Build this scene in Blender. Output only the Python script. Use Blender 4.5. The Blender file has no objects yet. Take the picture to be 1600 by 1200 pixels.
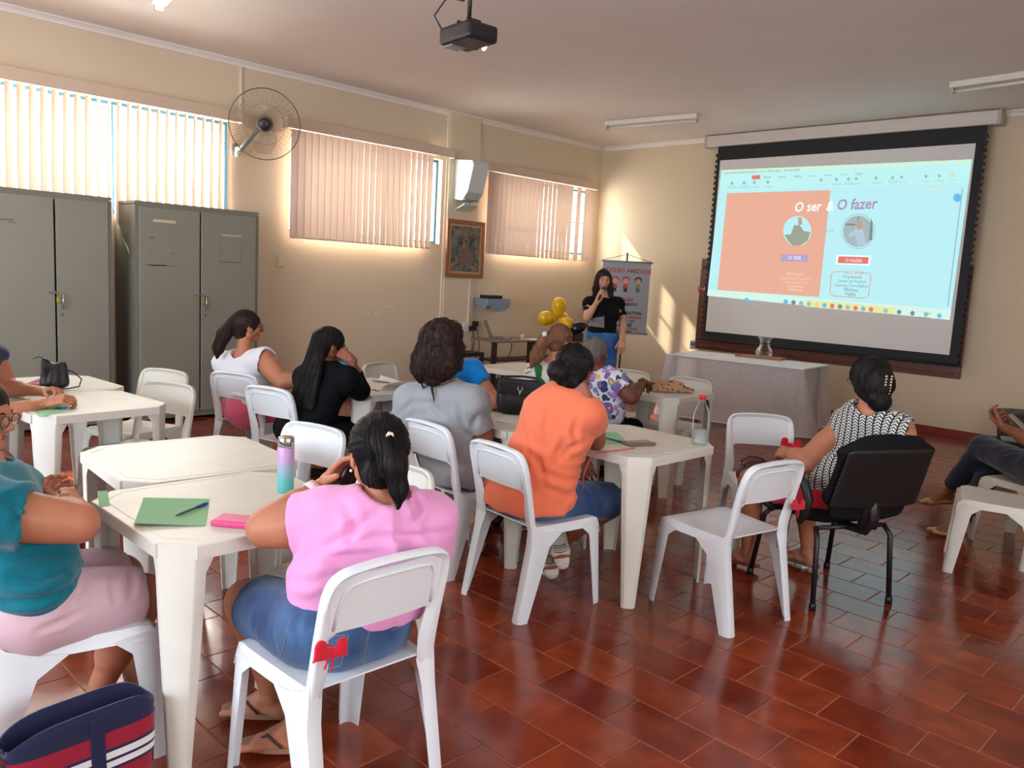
import bpy, bmesh, math, random
import numpy as np
from mathutils import Vector, Matrix, noise as mnoise
from mathutils.kdtree import KDTree
random.seed(7); np.random.seed(7)
SC = bpy.context.scene
COL = SC.collection
PI = math.pi
# ------------------------------------------------------------------ camera
YAW, PITCH, ROLL, FOC, CH = -.7772, -.1327, .0548, 1266.5, 1.5
def _axes():
    cy, sy = math.cos(YAW), math.sin(YAW)
    fw = np.array([sy*math.cos(PITCH), cy*math.cos(PITCH), math.sin(PITCH)])
    r = np.array([cy, -sy, 0.]); u = np.cross(r, fw)
    c, s = math.cos(ROLL), math.sin(ROLL)
    return np.array([c*r+s*u, -(-s*r+c*u), fw])
RM = _axes(); CO = np.array([0, 0, CH])
def ray(x, y): return RM.T @ np.array([(x-800)/FOC, (y-600)/FOC, 1])
def G(x, y, z=0.): d = ray(x, y); return CO+(z-CH)/d[2]*d          # point of the horizontal plane z
def PX(x, y, X): d = ray(x, y); return CO+X/d[0]*d                  # point of the plane x = X
def PY(x, y, Y): d = ray(x, y); return CO+Y/d[1]*d                  # point of the plane y = Y
def proj(P):
    c = RM @ (np.array(P, float)-CO); return (800+FOC*c[0]/c[2], 600+FOC*c[1]/c[2], c[2])
cam = bpy.data.cameras.new('camera'); camo = bpy.data.objects.new('camera', cam); COL.objects.link(camo)
M = Matrix([[RM[0][i], -RM[1][i], -RM[2][i], CO[i]] for i in range(3)]+[[0, 0, 0, 1]])
camo.matrix_world = M
cam.sensor_fit = 'HORIZONTAL'; cam.sensor_width = 36; cam.lens = 36*FOC/1600; cam.clip_start = .05
SC.camera = camo
# ------------------------------------------------------------------ world, sun, daylight, exposure
wd = bpy.data.worlds.new('world'); SC.world = wd; wd.use_nodes = True
nt = wd.node_tree; bg = nt.nodes['Background']
tc = nt.nodes.new('ShaderNodeTexCoord'); sx = nt.nodes.new('ShaderNodeSeparateXYZ'); rp = nt.nodes.new('ShaderNodeValToRGB')
nt.links.new(tc.outputs['Generated'], sx.inputs[0]); nt.links.new(sx.outputs['Z'], rp.inputs[0]); nt.links.new(rp.outputs[0], bg.inputs[0])
rp.color_ramp.elements[0].position = .0; rp.color_ramp.elements[0].color = (.80, .78, .70, 1)
rp.color_ramp.elements[1].position = .5; rp.color_ramp.elements[1].color = (.80, .90, 1., 1)
bg.inputs[1].default_value = 6.5
def light(name, kind, loc, direction, energy, color, **k):
    L = bpy.data.lights.new(name, kind); o = bpy.data.objects.new(name, L); COL.objects.link(o)
    o.location = loc; o.rotation_euler = Vector(direction).to_track_quat('-Z', 'Y').to_euler()
    L.energy = energy; L.color = color
    for a, b in k.items(): setattr(L, a, b)
    return o
SUND = (1., .43, -.95)
light('sun', 'SUN', (-12, 5, 8), SUND, 13., (1, .86, .68), angle=.025)
# daylight entering by the openings of the walls behind and beside the camera, and by the three windows on the left
light('daylight_back', 'AREA', (-3.2, -3.62, 1.75), (0, 1, .10), 215, (.56, .77, 1), shape='RECTANGLE', size=5.2, size_y=1.7)
light('daylight_right', 'AREA', (2.62, 1.2, 1.7), (-1, .0, -.1), 36, (.62, .80, 1), shape='RECTANGLE', size=3.4, size_y=1.5)
for nm, y0, y1, e in (('a', .6, 3.85, 330), ('b', 4.5, 6.6, 120), ('c', 7.45, 9.9, 105)):
    light('daylight_window_'+nm, 'AREA', (-8.3, (y0+y1)/2, 2.45), (1, 0, -.12), e, (1, .93, .82), shape='RECTANGLE', size=y1-y0, size_y=1.0)
SC.view_settings.view_transform = 'Standard'; SC.view_settings.look = 'None'
SC.view_settings.exposure = .22; SC.view_settings.gamma = 1.; SC.view_settings.use_curve_mapping = False
SC.cycles.max_bounces = 8; SC.cycles.diffuse_bounces = 4; SC.cycles.glossy_bounces = 4; SC.cycles.transmission_bounces = 8; SC.cycles.transparent_max_bounces = 12
SC.cycles.sample_clamp_indirect = 4.; SC.cycles.caustics_reflective = False; SC.cycles.caustics_refractive = False
# ------------------------------------------------------------------ materials
def lin(c):
    f = lambda v: v/12.92 if v <= .04045 else ((v+.055)/1.055)**2.4
    return tuple(f(v/255.) for v in c)+(1,)
def nodes(m): m.use_nodes = True; t = m.node_tree; return t, t.nodes['Principled BSDF']
MATS = {}
def mat(name, rgb, rough=.5, metal=0., bump=0., bscale=40., var=0., vscale=6., spec=.5, sub=0., emit=0., alpha=1., trans=0., coat=0., sheen=0., stretch=None):
    """procedural material: base colour with noise variation and a fine bump"""
    if name in MATS: return MATS[name]
    m = bpy.data.materials.new(name); t, b = nodes(m); N = t.nodes; L = t.links
    c = lin(rgb); b.inputs['Base Color'].default_value = c; b.inputs['Roughness'].default_value = rough
    b.inputs['Metallic'].default_value = metal; b.inputs['Specular IOR Level'].default_value = spec
    if coat: b.inputs['Coat Weight'].default_value = coat; b.inputs['Coat Roughness'].default_value = .12
    if sheen: b.inputs['Sheen Weight'].default_value = sheen; b.inputs['Sheen Roughness'].default_value = .5
    if trans: b.inputs['Transmission Weight'].default_value = trans; b.inputs['IOR'].default_value = 1.45
    if alpha < 1: b.inputs['Alpha'].default_value = alpha
    if sub: b.inputs['Subsurface Weight'].default_value = sub; b.inputs['Subsurface Radius'].default_value = (.02, .008, .004); b.inputs['Subsurface Scale'].default_value = .4
    if emit: b.inputs['Emission Color'].default_value = c; b.inputs['Emission Strength'].default_value = emit
    co = N.new('ShaderNodeTexCoord'); src = co.outputs['Object']
    if stretch:
        mp = N.new('ShaderNodeMapping'); mp.inputs['Scale'].default_value = stretch; L.new(src, mp.inputs[0]); src = mp.outputs[0]
    if var:
        n = N.new('ShaderNodeTexNoise'); n.inputs['Scale'].default_value = vscale; n.inputs['Detail'].default_value = 4; L.new(src, n.inputs['Vector'])
        h = N.new('ShaderNodeHueSaturation'); mr = N.new('ShaderNodeMapRange')
        mr.inputs['From Min'].default_value = .3; mr.inputs['From Max'].default_value = .7
        mr.inputs['To Min'].default_value = 1-var; mr.inputs['To Max'].default_value = 1+var
        L.new(n.outputs[0], mr.inputs[0]); L.new(mr.outputs[0], h.inputs['Value']); h.inputs['Color'].default_value = c; L.new(h.outputs[0], b.inputs['Base Color'])
    if bump:
        n = N.new('ShaderNodeTexNoise'); n.inputs['Scale'].default_value = bscale; n.inputs['Detail'].default_value = 5; L.new(src, n.inputs['Vector'])
        bp = N.new('ShaderNodeBump'); bp.inputs['Strength'].default_value = bump; bp.inputs['Distance'].default_value = .01
        L.new(n.outputs[0], bp.inputs['Height']); L.new(bp.outputs[0], b.inputs['Normal'])
    MATS[name] = m; return m
# ------------------------------------------------------------------ object helpers
def mesh_obj(name, verts, faces, m, parent=None, smooth=False):
    me = bpy.data.meshes.new(name)
    if isinstance(verts, np.ndarray):
        verts = np.asarray(verts, np.float32); faces = np.asarray(faces, np.int32); n = faces.shape[1]
        me.vertices.add(len(verts)); me.vertices.foreach_set('co', verts.ravel())
        me.loops.add(faces.size); me.loops.foreach_set('vertex_index', faces.ravel())
        me.polygons.add(len(faces)); me.polygons.foreach_set('loop_start', np.arange(len(faces), dtype=np.int32)*n)
        me.update(calc_edges=True)
    else:
        me.from_pydata([tuple(v) for v in verts], [], faces); me.update()
    if m: me.materials.append(m)
    if smooth: me.polygons.foreach_set('use_smooth', [True]*len(me.polygons))
    o = bpy.data.objects.new(name, me); COL.objects.link(o)
    if parent is not None: o.parent = parent
    return o
def tag(o, label=None, cat=None, group=None, kind=None):
    if label: o['label'] = label
    if cat: o['category'] = cat
    if group: o['group'] = group
    if kind: o['kind'] = kind
    return o
def thing(name, label, cat, loc=(0, 0, 0), rz=0., group=None):
    o = bpy.data.objects.new(name, None); COL.objects.link(o); o.location = loc; o.rotation_euler = (0, 0, rz)
    o.empty_display_size = .1
    return tag(o, label, cat, group)
def copy_tree(o, parent=None):
    c = o.copy(); COL.objects.link(c)
    if parent is not None: c.parent = parent
    for ch in o.children: copy_tree(ch, c)
    return c
class MB:
    """collects shapes and builds them as one mesh"""
    def __init__(s): s.v = []; s.f = []
    def add(s, vs, fs):
        n = len(s.v); s.v += [tuple(map(float, v)) for v in vs]; s.f += [[n+i for i in f] for f in fs]; return s
    def box(s, c, h, rot=None, bev=0.):
        """box with centre c and half sizes h; bev chamfers every edge"""
        hx, hy, hz = h; b = min(bev, hx*.9, hy*.9, hz*.9)
        if b <= 0:
            vs = [(x*hx, y*hy, z*hz) for x in (-1, 1) for y in (-1, 1) for z in (-1, 1)]
            fs = [(0, 1, 3, 2), (4, 6, 7, 5), (0, 4, 5, 1), (2, 3, 7, 6), (0, 2, 6, 4), (1, 5, 7, 3)]
        else:
            bm = bmesh.new(); bmesh.ops.create_cube(bm, size=2)
            for v in bm.verts: v.co = Vector((v.co.x*hx, v.co.y*hy, v.co.z*hz))
            bmesh.ops.bevel(bm, geom=list(bm.edges), offset=b, segments=2, affect='EDGES', profile=.5)
            bm.verts.ensure_lookup_table(); vs = [tuple(v.co) for v in bm.verts]; fs = [[v.index for v in f.verts] for f in bm.faces]; bm.free()
        R = rot if rot is not None else Matrix.Identity(3)
        c = Vector(c); return s.add([R @ Vector(v)+c for v in vs], fs)
    def prism(s, pts, z0, z1, axis='z'):
        """extrusion of the outline pts along an axis"""
        n = len(pts)
        def p(a, b, t): return {'z': (a, b, t), 'x': (t, a, b), 'y': (a, t, b)}[axis]
        vs = [p(a, b, z0) for a, b in pts]+[p(a, b, z1) for a, b in pts]
        fs = [[i, (i+1) % n, n+(i+1) % n, n+i] for i in range(n)]+[list(range(n))[::-1], [n+i for i in range(n)]]
        return s.add(vs, fs)
    def loft(s, rings, closed=True, cap=True):
        n = len(rings[0]); vs = [p for r in rings for p in r]; fs = []
        for i in range(len(rings)-1):
            for j in range(n if closed else n-1):
                k = (j+1) % n; fs.append([i*n+j, i*n+k, (i+1)*n+k, (i+1)*n+j])
        if cap and closed: fs += [list(range(n))[::-1], [(len(rings)-1)*n+j for j in range(n)]]
        return s.add(vs, fs)
    def lathe(s, prof, c=(0, 0, 0), n=24, rot=None):
        R = rot if rot is not None else Matrix.Identity(3); c = Vector(c)
        return s.loft([[R @ Vector((r*math.cos(2*PI*j/n), r*math.sin(2*PI*j/n), z))+c for j in range(n)] for r, z in prof])
    def tube(s, pts, r, n=8, closed=False):
        pts = [Vector(p) for p in pts]; rs = r if isinstance(r, (list, tuple)) else [r]*len(pts); rings = []
        up = None
        for i, p in enumerate(pts):
            a = pts[(i-1) % len(pts)] if (closed or i > 0) else p; b = pts[(i+1) % len(pts)] if (closed or i < len(pts)-1) else p
            d = (b-a).normalized()
            if up is None: up = Vector((0, 0, 1)) if abs(d.z) < .9 else Vector((1, 0, 0))
            x = d.cross(up).normalized(); y = x.cross(d).normalized(); up = y
            rings.append([p+x*rs[i]*math.cos(2*PI*j/n)+y*rs[i]*math.sin(2*PI*j/n) for j in range(n)])
        if closed: rings.append(rings[0])
        return s.loft(rings, cap=not closed)
    def sweep(s, frames):
        """frames: list of closed section point lists"""
        return s.loft(frames)
    def obj(s, name, m, parent=None, smooth=False): return mesh_obj(name, s.v, s.f, m, parent, smooth)
def rotz(a): return Matrix.Rotation(a, 3, 'Z')
def euler(x, y, z): return (Matrix.Rotation(z, 3, 'Z') @ Matrix.Rotation(y, 3, 'Y') @ Matrix.Rotation(x, 3, 'X'))
def auto_smooth(o, ang=.6):
    me = o.data; me.polygons.foreach_set('use_smooth', [True]*len(me.polygons))
    bm = bmesh.new(); bm.from_mesh(me)
    for e in bm.edges:
        if len(e.link_faces) == 2 and e.calc_face_angle(0) > ang: e.smooth = False
    bm.to_mesh(me); bm.free(); return o
def text_obj(txt, size, m, parent, mat4, name='lettering', ext=.0008, align='LEFT', bold=0., shear=0.):
    cu = bpy.data.curves.new(name, 'FONT'); cu.body = txt; cu.size = size; cu.extrude = ext; cu.align_x = align; cu.offset = bold; cu.shear = shear; cu.resolution_u = 2
    t = bpy.data.objects.new(name, cu); COL.objects.link(t); dg = bpy.context.evaluated_depsgraph_get()
    me = bpy.data.meshes.new_from_object(t.evaluated_get(dg)); bpy.data.objects.remove(t); bpy.data.curves.remove(cu)
    me.transform(mat4); me.materials.clear(); me.materials.append(m); o = bpy.data.objects.new(name, me); COL.objects.link(o)
    if parent is not None: o.parent = parent
    return o
# ------------------------------------------------------------------ the setting
XW, YF, ZC = -7.9, 9.69, 3.46      # left wall, front wall, ceiling
XR, YB = 2.5, -3.5
def wall_mat(name, rgb, rough=.75, warm=0.):
    m = mat(name, rgb, rough=rough, bump=.06, bscale=14, var=.025, vscale=1.3); return m
cream = wall_mat('cream_paint', (222, 204, 178)); ceilm = wall_mat('ceiling_paint', (242, 234, 228)); tanp = wall_mat('beige_paint', (216, 196, 168))
whitep = mat('white_enamel', (226, 220, 208), rough=.45)
# floor: grout slab with tiles laid in running bond
PXT, PYT, X0, Y0 = .3155, .2085, -1.254, 2.5475
grout = mat('grout', (172, 112, 82), rough=.8)
fl = MB().box(((XW+XR)/2, (YF+YB)/2, -.06), ((XR-XW)/2+.15, (YF-YB)/2+.15, .0575)).obj('floor', grout); tag(fl, kind='structure')
def tile_mat(name, island):
    m = bpy.data.materials.new(name); t, b = nodes(m); N = t.nodes; L = t.links
    if island: r = N.new('ShaderNodeNewGeometry').outputs['Random Per Island']
    else: r = N.new('ShaderNodeObjectInfo').outputs['Random']
    cr = N.new('ShaderNodeValToRGB'); e = cr.color_ramp.elements
    e[0].color = lin((114, 40, 23)); e[1].color = lin((148, 65, 36)); k = cr.color_ramp.elements.new(.5); k.color = lin((130, 50, 28)); L.new(r, cr.inputs[0])
    tc = N.new('ShaderNodeNewGeometry'); n = N.new('ShaderNodeTexNoise'); n.inputs['Scale'].default_value = 7; n.inputs['Detail'].default_value = 5; L.new(tc.outputs['Position'], n.inputs['Vector'])
    mx = N.new('ShaderNodeMix'); mx.data_type = 'RGBA'; mx.blend_type = 'MULTIPLY'; mx.inputs[0].default_value = .75
    c2 = N.new('ShaderNodeValToRGB'); c2.color_ramp.elements[0].position = .35; c2.color_ramp.elements[0].color = (.62, .5, .45, 1); c2.color_ramp.elements[1].position = .7; c2.color_ramp.elements[1].color = (1.25, 1.25, 1.1, 1)
    L.new(n.outputs[0], c2.inputs[0]); L.new(cr.outputs[0], mx.inputs[6]); L.new(c2.outputs[0], mx.inputs[7]); L.new(mx.outputs[2], b.inputs['Base Color'])
    b.inputs['Specular IOR Level'].default_value = .62
    n2 = N.new('ShaderNodeTexNoise'); n2.inputs['Scale'].default_value = 3; L.new(tc.outputs['Position'], n2.inputs['Vector'])
    mr = N.new('ShaderNodeMapRange'); mr.inputs['To Min'].default_value = .10; mr.inputs['To Max'].default_value = .24; L.new(n2.outputs[0], mr.inputs[0]); L.new(mr.outputs[0], b.inputs['Roughness'])
    n3 = N.new('ShaderNodeTexNoise'); n3.inputs['Scale'].default_value = 9; L.new(tc.outputs['Position'], n3.inputs['Vector'])
    bp = N.new('ShaderNodeBump'); bp.inputs['Strength'].default_value = .10; bp.inputs['Distance'].default_value = .01; L.new(n3.outputs[0], bp.inputs['Height']); L.new(bp.outputs[0], b.inputs['Normal'])
    return m
tmA, tmB = tile_mat('terracotta_tile', False), tile_mat('terracotta_tiles_far', True)
def tile_geo(cx, cy, w, d, z=0.):
    a, b_, c = w/2-.0022, d/2-.0022, .0018
    vs = [(cx+sx*a, cy+sy*b_, z-.004) for sx, sy in ((-1, -1), (1, -1), (1, 1), (-1, 1))]+[(cx+sx*a, cy+sy*b_, z-c) for sx, sy in ((-1, -1), (1, -1), (1, 1), (-1, 1))]+[(cx+sx*(a-c), cy+sy*(b_-c), z) for sx, sy in ((-1, -1), (1, -1), (1, 1), (-1, 1))]
    fs = [[i, (i+1) % 4, 4+(i+1) % 4, 4+i] for i in range(4)]+[[4+i, 4+(i+1) % 4, 8+(i+1) % 4, 8+i] for i in range(4)]+[[8, 9, 10, 11]]
    return vs, fs
tl = []
for j in range(int((YB-Y0)/PYT)-1, int((YF-Y0)/PYT)+2):
    for i in range(int((XW-X0)/PXT)-1, int((XR-X0)/PXT)+2):
        xa = X0+(i+(.5 if j % 2 else 0))*PXT; xb = xa+PXT; ya = Y0+j*PYT; yb = ya+PYT
        xa, xb, ya, yb = max(xa, XW), min(xb, XR), max(ya, YB), min(yb, YF)
        if xb-xa < .02 or yb-ya < .02: continue
        c = ((xa+xb)/2, (ya+yb)/2); u, v, d = proj((*c, 0)); vis = d > .3 and -60 < u < 1660 and v < 1260
        full = abs(xb-xa-PXT) < 1e-6 and abs(yb-ya-PYT) < 1e-6
        tl.append((0 if (vis and full) else 1, d, c, xb-xa, yb-ya))
tl.sort(key=lambda q: (q[0], q[1]))
me0 = None
vs, fs = tile_geo(0, 0, PXT, PYT)
for n, q in enumerate(tl[:300]):
    if me0 is None: o = mesh_obj('tile', vs, fs, tmA, fl); me0 = o.data
    else: o = bpy.data.objects.new('tile', me0); COL.objects.link(o); o.parent = fl
    o.location = (q[2][0], q[2][1], random.uniform(-.0004, .0003)); o.rotation_euler = (random.uniform(-.0018, .0018), random.uniform(-.0018, .0018), 0)
b = MB()
for q in tl[300:]: b.add(*tile_geo(q[2][0], q[2][1], q[3], q[4], random.uniform(-.0004, .0003)))
tag(b.obj('tiles', tmB, fl), kind='stuff')
# walls
def wall_with_holes(name, axis, pos, thick, u0, u1, holes, m, z1=ZC):
    """wall in the plane axis=pos, holes = (ua, ub, za, zb)"""
    b = MB(); us = sorted({u0, u1, *[h[0] for h in holes], *[h[1] for h in holes]}); zs = sorted({0, z1, *[h[2] for h in holes], *[h[3] for h in holes]})
    for i in range(len(us)-1):
        run = None
        for k in range(len(zs)-1):
            uc, zc = (us[i]+us[i+1])/2, (zs[k]+zs[k+1])/2
            if any(h[0] < uc < h[1] and h[2] < zc < h[3] for h in holes): continue
            c, h2 = (uc, zc), ((us[i+1]-us[i])/2, (zs[k+1]-zs[k])/2)
            if axis == 'x': b.box((pos+thick/2, uc, zc), (abs(thick)/2, h2[0], h2[1]))
            else: b.box((uc, pos+thick/2, zc), (h2[0], abs(thick)/2, h2[1]))
    return tag(b.obj(name, m), kind='structure')
WINS = [(.62, 3.86, 1.86, 2.86), (4.52, 6.60, 1.84, 2.86), (7.48, 9.48, 1.86, 2.80)]
wall_with_holes('wall_left', 'x', XW, -.15, YB, YF+.15, WINS, cream)
wall_with_holes('wall_front', 'y', YF, .15, XW, XR, [], tanp)
wall_with_holes('wall_right', 'x', XR, .15, YB, YF+.15, [(-.5, 2.9, .95, 2.45)], cream)
wall_with_holes('wall_back', 'y', YB, -.15, XW-.15, XR+.15, [(-5.8, -.6, .9, 2.6)], cream)
tag(MB().box(((XW+XR)/2, (YF+YB)/2, ZC+.05), ((XR-XW)/2+.15, (YF-YB)/2+.15, .05)).obj('ceiling', ceilm), kind='structure')
# the shallow pilaster and the coving
tag(MB().box((XW+.02, 6.93, ZC/2), (.02, .25, ZC/2-.002)).obj('trim_1', cream), kind='structure')
def cove(n, pts):
    return tag(MB().prism(pts[0], pts[1], pts[2], pts[3]).obj('trim_%d' % n, ceilm), kind='structure')
cv = [(0, 0), (.05, 0), (.05, -.012), (.03, -.022), (.012, -.04), (.012, -.055), (0, -.055)]
b = MB(); b.prism([(YF-a, ZC+c-.001) for a, c in cv], XW+.05, XR, 'x'); b.v = [(x, y, z) for x, y, z in b.v]
tag(b.obj('trim_2', ceilm), kind='structure')
b = MB(); b.prism([(XW+a, ZC+c-.001) for a, c in cv], YB, YF, 'y'); tag(b.obj('trim_3', ceilm), kind='structure')
redb = mat('baseboard_red', (128, 44, 30), rough=.35, var=.12, vscale=9)
base = tag(MB().box(((XW+XR)/2, YF-.006, -.0005), ((XR-XW)/2, .005, .0005)).obj('baseboard_front', grout), kind='structure')
n = 0; xx = XW+.002
while xx < XR-.05:
    w = min(.3155, XR-xx); MB().box((xx+w/2, YF-.0065, .045), (w/2-.0015, .006, .0445), bev=.002).obj('tile', redb, base); xx += w
base = tag(MB().box((XW+.006, (YB+YF)/2, -.0005), (.005, (YF-YB)/2-.02, .0005)).obj('baseboard_left', grout), kind='structure')
yy = YB+.002
while yy < YF-.06:
    w = min(.3155, YF-.02-yy); MB().box((XW+.0065, yy+w/2, .045), (.006, w/2-.0015, .0445), bev=.002).obj('tile', redb, base); yy += w
# windows: blue steel frames with panes
blue = mat('blue_steel', (40, 110, 150), rough=.4)
glass = bpy.data.materials.new('window_glass'); t, bb = nodes(glass); t.nodes.remove(bb)
tr = t.nodes.new('ShaderNodeBsdfTransparent'); gl = t.nodes.new('ShaderNodeBsdfGlossy'); gl.inputs['Roughness'].default_value = .02; mx = t.nodes.new('ShaderNodeMixShader'); fr = t.nodes.new('ShaderNodeLayerWeight'); fr.inputs[0].default_value = .08
tr.inputs[0].default_value = (.93, .96, .96, 1)
t.links.new(fr.outputs['Facing'], mx.inputs[0]); t.links.new(tr.outputs[0], mx.inputs[1]); t.links.new(gl.outputs[0], mx.inputs[2]); t.links.new(mx.outputs[0], t.nodes['Material Output'].inputs[0])
for k, (ya, yb, za, zb) in enumerate(WINS):
    w = tag(bpy.data.objects.new('window_%d' % (k+1), None), kind='structure'); COL.objects.link(w); w.location = (XW-.1, (ya+yb)/2, za)
    def loc(y, z): return (0, y-(ya+yb)/2, z-za)
    f = MB(); hw, hz = (yb-ya)/2, (zb-za)/2
    f.box((0, 0, .015), (.02, hw, .015)).box((0, 0, 2*hz-.015), (.02, hw, .015)).box((0, -hw+.015, hz), (.02, .015, hz-.03)).box((0, hw-.015, hz), (.02, .015, hz-.03))
    f.obj('window_frame', blue, w)
    npn = int(round((yb-ya)/1.02)); pw = (yb-ya-.06)/npn
    for i in range(npn):
        yc = -hw+.03+pw*(i+.5)
        if i: MB().box((0, yc-pw/2, hz), (.014, .010, hz-.03)).obj('mullion', blue, w)
        for q in range(1):
            z0 = .03; z1 = 2*hz-.03
            MB().box((0, yc, (z0+z1)/2), (.002, pw/2-.011, (z1-z0)/2-.008)).obj('pane', glass, w)
        if k == 2: MB().box((0, yc, hz), (.012, pw/2-.011, .008)).obj('rail', blue, w)
# vertical blinds
slatm = bpy.data.materials.new('blind_fabric'); t, bb = nodes(slatm); bb.inputs['Base Color'].default_value = lin((206, 180, 166)); bb.inputs['Roughness'].default_value = .8
tl_ = t.nodes.new('ShaderNodeBsdfTranslucent'); tl_.inputs[0].default_value = lin((222, 186, 168)); mx = t.nodes.new('ShaderNodeMixShader'); mx.inputs[0].default_value = .06
wv = t.nodes.new('ShaderNodeTexNoise'); wv.inputs['Scale'].default_value = 300; bp = t.nodes.new('ShaderNodeBump'); bp.inputs['Strength'].default_value = .1; t.links.new(wv.outputs[0], bp.inputs['Height']); t.links.new(bp.outputs[0], bb.inputs['Normal'])
t.links.new(bb.outputs[0], mx.inputs[1]); t.links.new(tl_.outputs[0], mx.inputs[2]); t.links.new(mx.outputs[0], t.nodes['Material Output'].inputs[0])
railm = mat('blind_rail', (214, 190, 170), rough=.5)
chainm = mat('chain_plastic', (238, 232, 222), rough=.4)
def slat_geo(h, w=.089, twist0=0., twist1=0.):
    vs, fs = [], []; n = 8
    for k in range(n+1):
        z = -h*k/n; a = twist0+(twist1-twist0)*(k/n); c, s = math.cos(a), math.sin(a)
        for j in range(4):
            u = (j/3-.5)*w; bow = .006*(1-(2*j/3-1)**2)
            vs.append((c*bow-s*u, s*bow+c*u, z))
    for k in range(n):
        for j in range(3): fs.append([k*4+j, k*4+j+1, (k+1)*4+j+1, (k+1)*4+j])
    return vs, fs
def blind(y0, y1, zt, zb, angs, label, n):
    r = thing('vertical_blind', label, 'blind', (XW+.12, (y0+y1)/2, zb)); H = zt-zb; hw = (y1-y0)/2
    MB().box((0, 0, H-.045), (.035, hw+.05, .04), bev=.006).obj('headrail', railm, r)
    ex_ = .22 if abs(y1-6.36) < .01 else 0; b = MB().box((.045, ex_/2, H-.035), (.004, hw+.07+ex_/2, .055), bev=.003); b.box((0, hw+.072+ex_, H-.035), (.045, .004, .055)).box((0, -hw-.072, H-.035), (.045, .004, .055)); b.obj('valance', railm, r)
    for s in (-1, 0, 1): MB().box((-.075, s*hw*.9, H-.03), (.045, .012, .012)).obj('wall_bracket', railm, r)
    MB().box((-.042, 0, H+.016), (.078, hw+.06, .004)).obj('top_board', railm, r)  # board added to block light leaking between headrail and wall
    pitch = 2*hw/n
    for i in range(n):
        if angs(i/(n-1)) is None: continue
        a0, a1 = angs(i/(n-1)); a0 += random.uniform(-.05, .05); a1 += random.uniform(-.07, .07)
        s = mesh_obj('slat', *slat_geo(H-.10, .089, a0, a1), slatm, r, True); s.location = (0, -hw+pitch*(i+.5), H-.09)
        wgt = MB().box((0, 0, 0), (.0025, .036, .010)).obj('bottom_weight', chainm, s); wgt.location = (0, 0, -(H-.10)+.005); wgt.rotation_euler = (0, 0, a1)
    c = MB(); c.tube([(.02+(.010 if i % 2 else 0), -hw+pitch*(i/2+.5), .012+(.006 if i % 2 else .0)) for i in range(2*n-1)], .0022, 5); c.obj('bead_chain', chainm, r)
    return r
blind(1.0, 3.83, 2.93, 1.76, lambda t: (.66, .14) if t < .55 else ((.95, .80) if t < .60 else (.78, .42)), 'pale vertical blind glowing bright above the two steel lockers', 33)
blind(4.46, 6.36, 2.97, 1.76, lambda t: (-.05, -.02) if t < .38 else ((.06, .14) if t < .62 else ((-.02, .06) if t < .8 else (.12, .24))), 'pinkish vertical blind between wall fan and wall air conditioner', 23)
blind(7.28, 9.38, 2.90, 1.76, lambda t: (-.08, .0) if t < .45 else ((.05, .16) if t < .62 else ((-.04, .04) if t < .80 else (None if (t < .86 or .89 < t < .94) else (-.05, -.05)))), 'pinkish vertical blind in the front corner behind the presenter', 24)
# ------------------------------------------------------------------ plastic chairs and tables
plast = mat('white_plastic', (222, 226, 230), rough=.34, bump=.03, bscale=60, var=.02, vscale=5, spec=.45)
plast2 = mat('aged_white_plastic', (216, 213, 202), rough=.42, bump=.03, bscale=60, var=.04, vscale=5, spec=.4)
def bez(p0, p1, p2, p3, n):
    o = []
    for i in range(n+1):
        t = i/n; o.append(tuple((1-t)**3*a+3*(1-t)**2*t*b+3*(1-t)*t*t*c+t**3*d for a, b, c, d in zip(p0, p1, p2, p3)))
    return o
def thick(points_rows, th, m, name, parent, flip=False):
    """surface given as rows of points, thickened inwards along its normals"""
    R = [[Vector(p) for p in r] for r in points_rows]; nr, nc = len(R), len(R[0]); N = []
    for i in range(nr):
        row = []
        for j in range(nc):
            a = R[min(i+1, nr-1)][j]-R[max(i-1, 0)][j]; b = R[i][min(j+1, nc-1)]-R[i][max(j-1, 0)]
            n = a.cross(b); n = n.normalized() if n.length > 1e-9 else Vector((0, 0, 1)); row.append(-n if flip else n)
        N.append(row)
    vs = [p for r in R for p in r]+[p-n*th for r, q in zip(R, N) for p, n in zip(r, q)]; k = nr*nc; fs = []
    for i in range(nr-1):
        for j in range(nc-1):
            q = [i*nc+j, i*nc+j+1, (i+1)*nc+j+1, (i+1)*nc+j]; fs.append(q if not flip else q[::-1]); q2 = [k+x for x in q]; fs.append(q2[::-1] if not flip else q2)
    for i in range(nr-1):
        fs.append([i*nc, (i+1)*nc, k+(i+1)*nc, k+i*nc]); fs.append([(i+1)*nc+nc-1, i*nc+nc-1, k+i*nc+nc-1, k+(i+1)*nc+nc-1])
    for j in range(nc-1):
        fs.append([j+1, j, k+j, k+j+1]); fs.append([(nr-1)*nc+j, (nr-1)*nc+j+1, k+(nr-1)*nc+j+1, k+(nr-1)*nc+j])
    o = mesh_obj(name, vs, fs, m, parent); bm = bmesh.new(); bm.from_mesh(o.data); bmesh.ops.recalc_face_normals(bm, faces=bm.faces); bm.to_mesh(o.data); bm.free()
    return auto_smooth(o, .7)
def leg_rows(top, bot, n=7, curve=None):
    rows = []
    for i in range(n+1):
        t = i/n; rows.append([tuple(a+(b-a)*t for a, b in zip(p, q)) for p, q in zip(top, bot)])
    return rows
SH = .415                                                     # seat height
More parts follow.
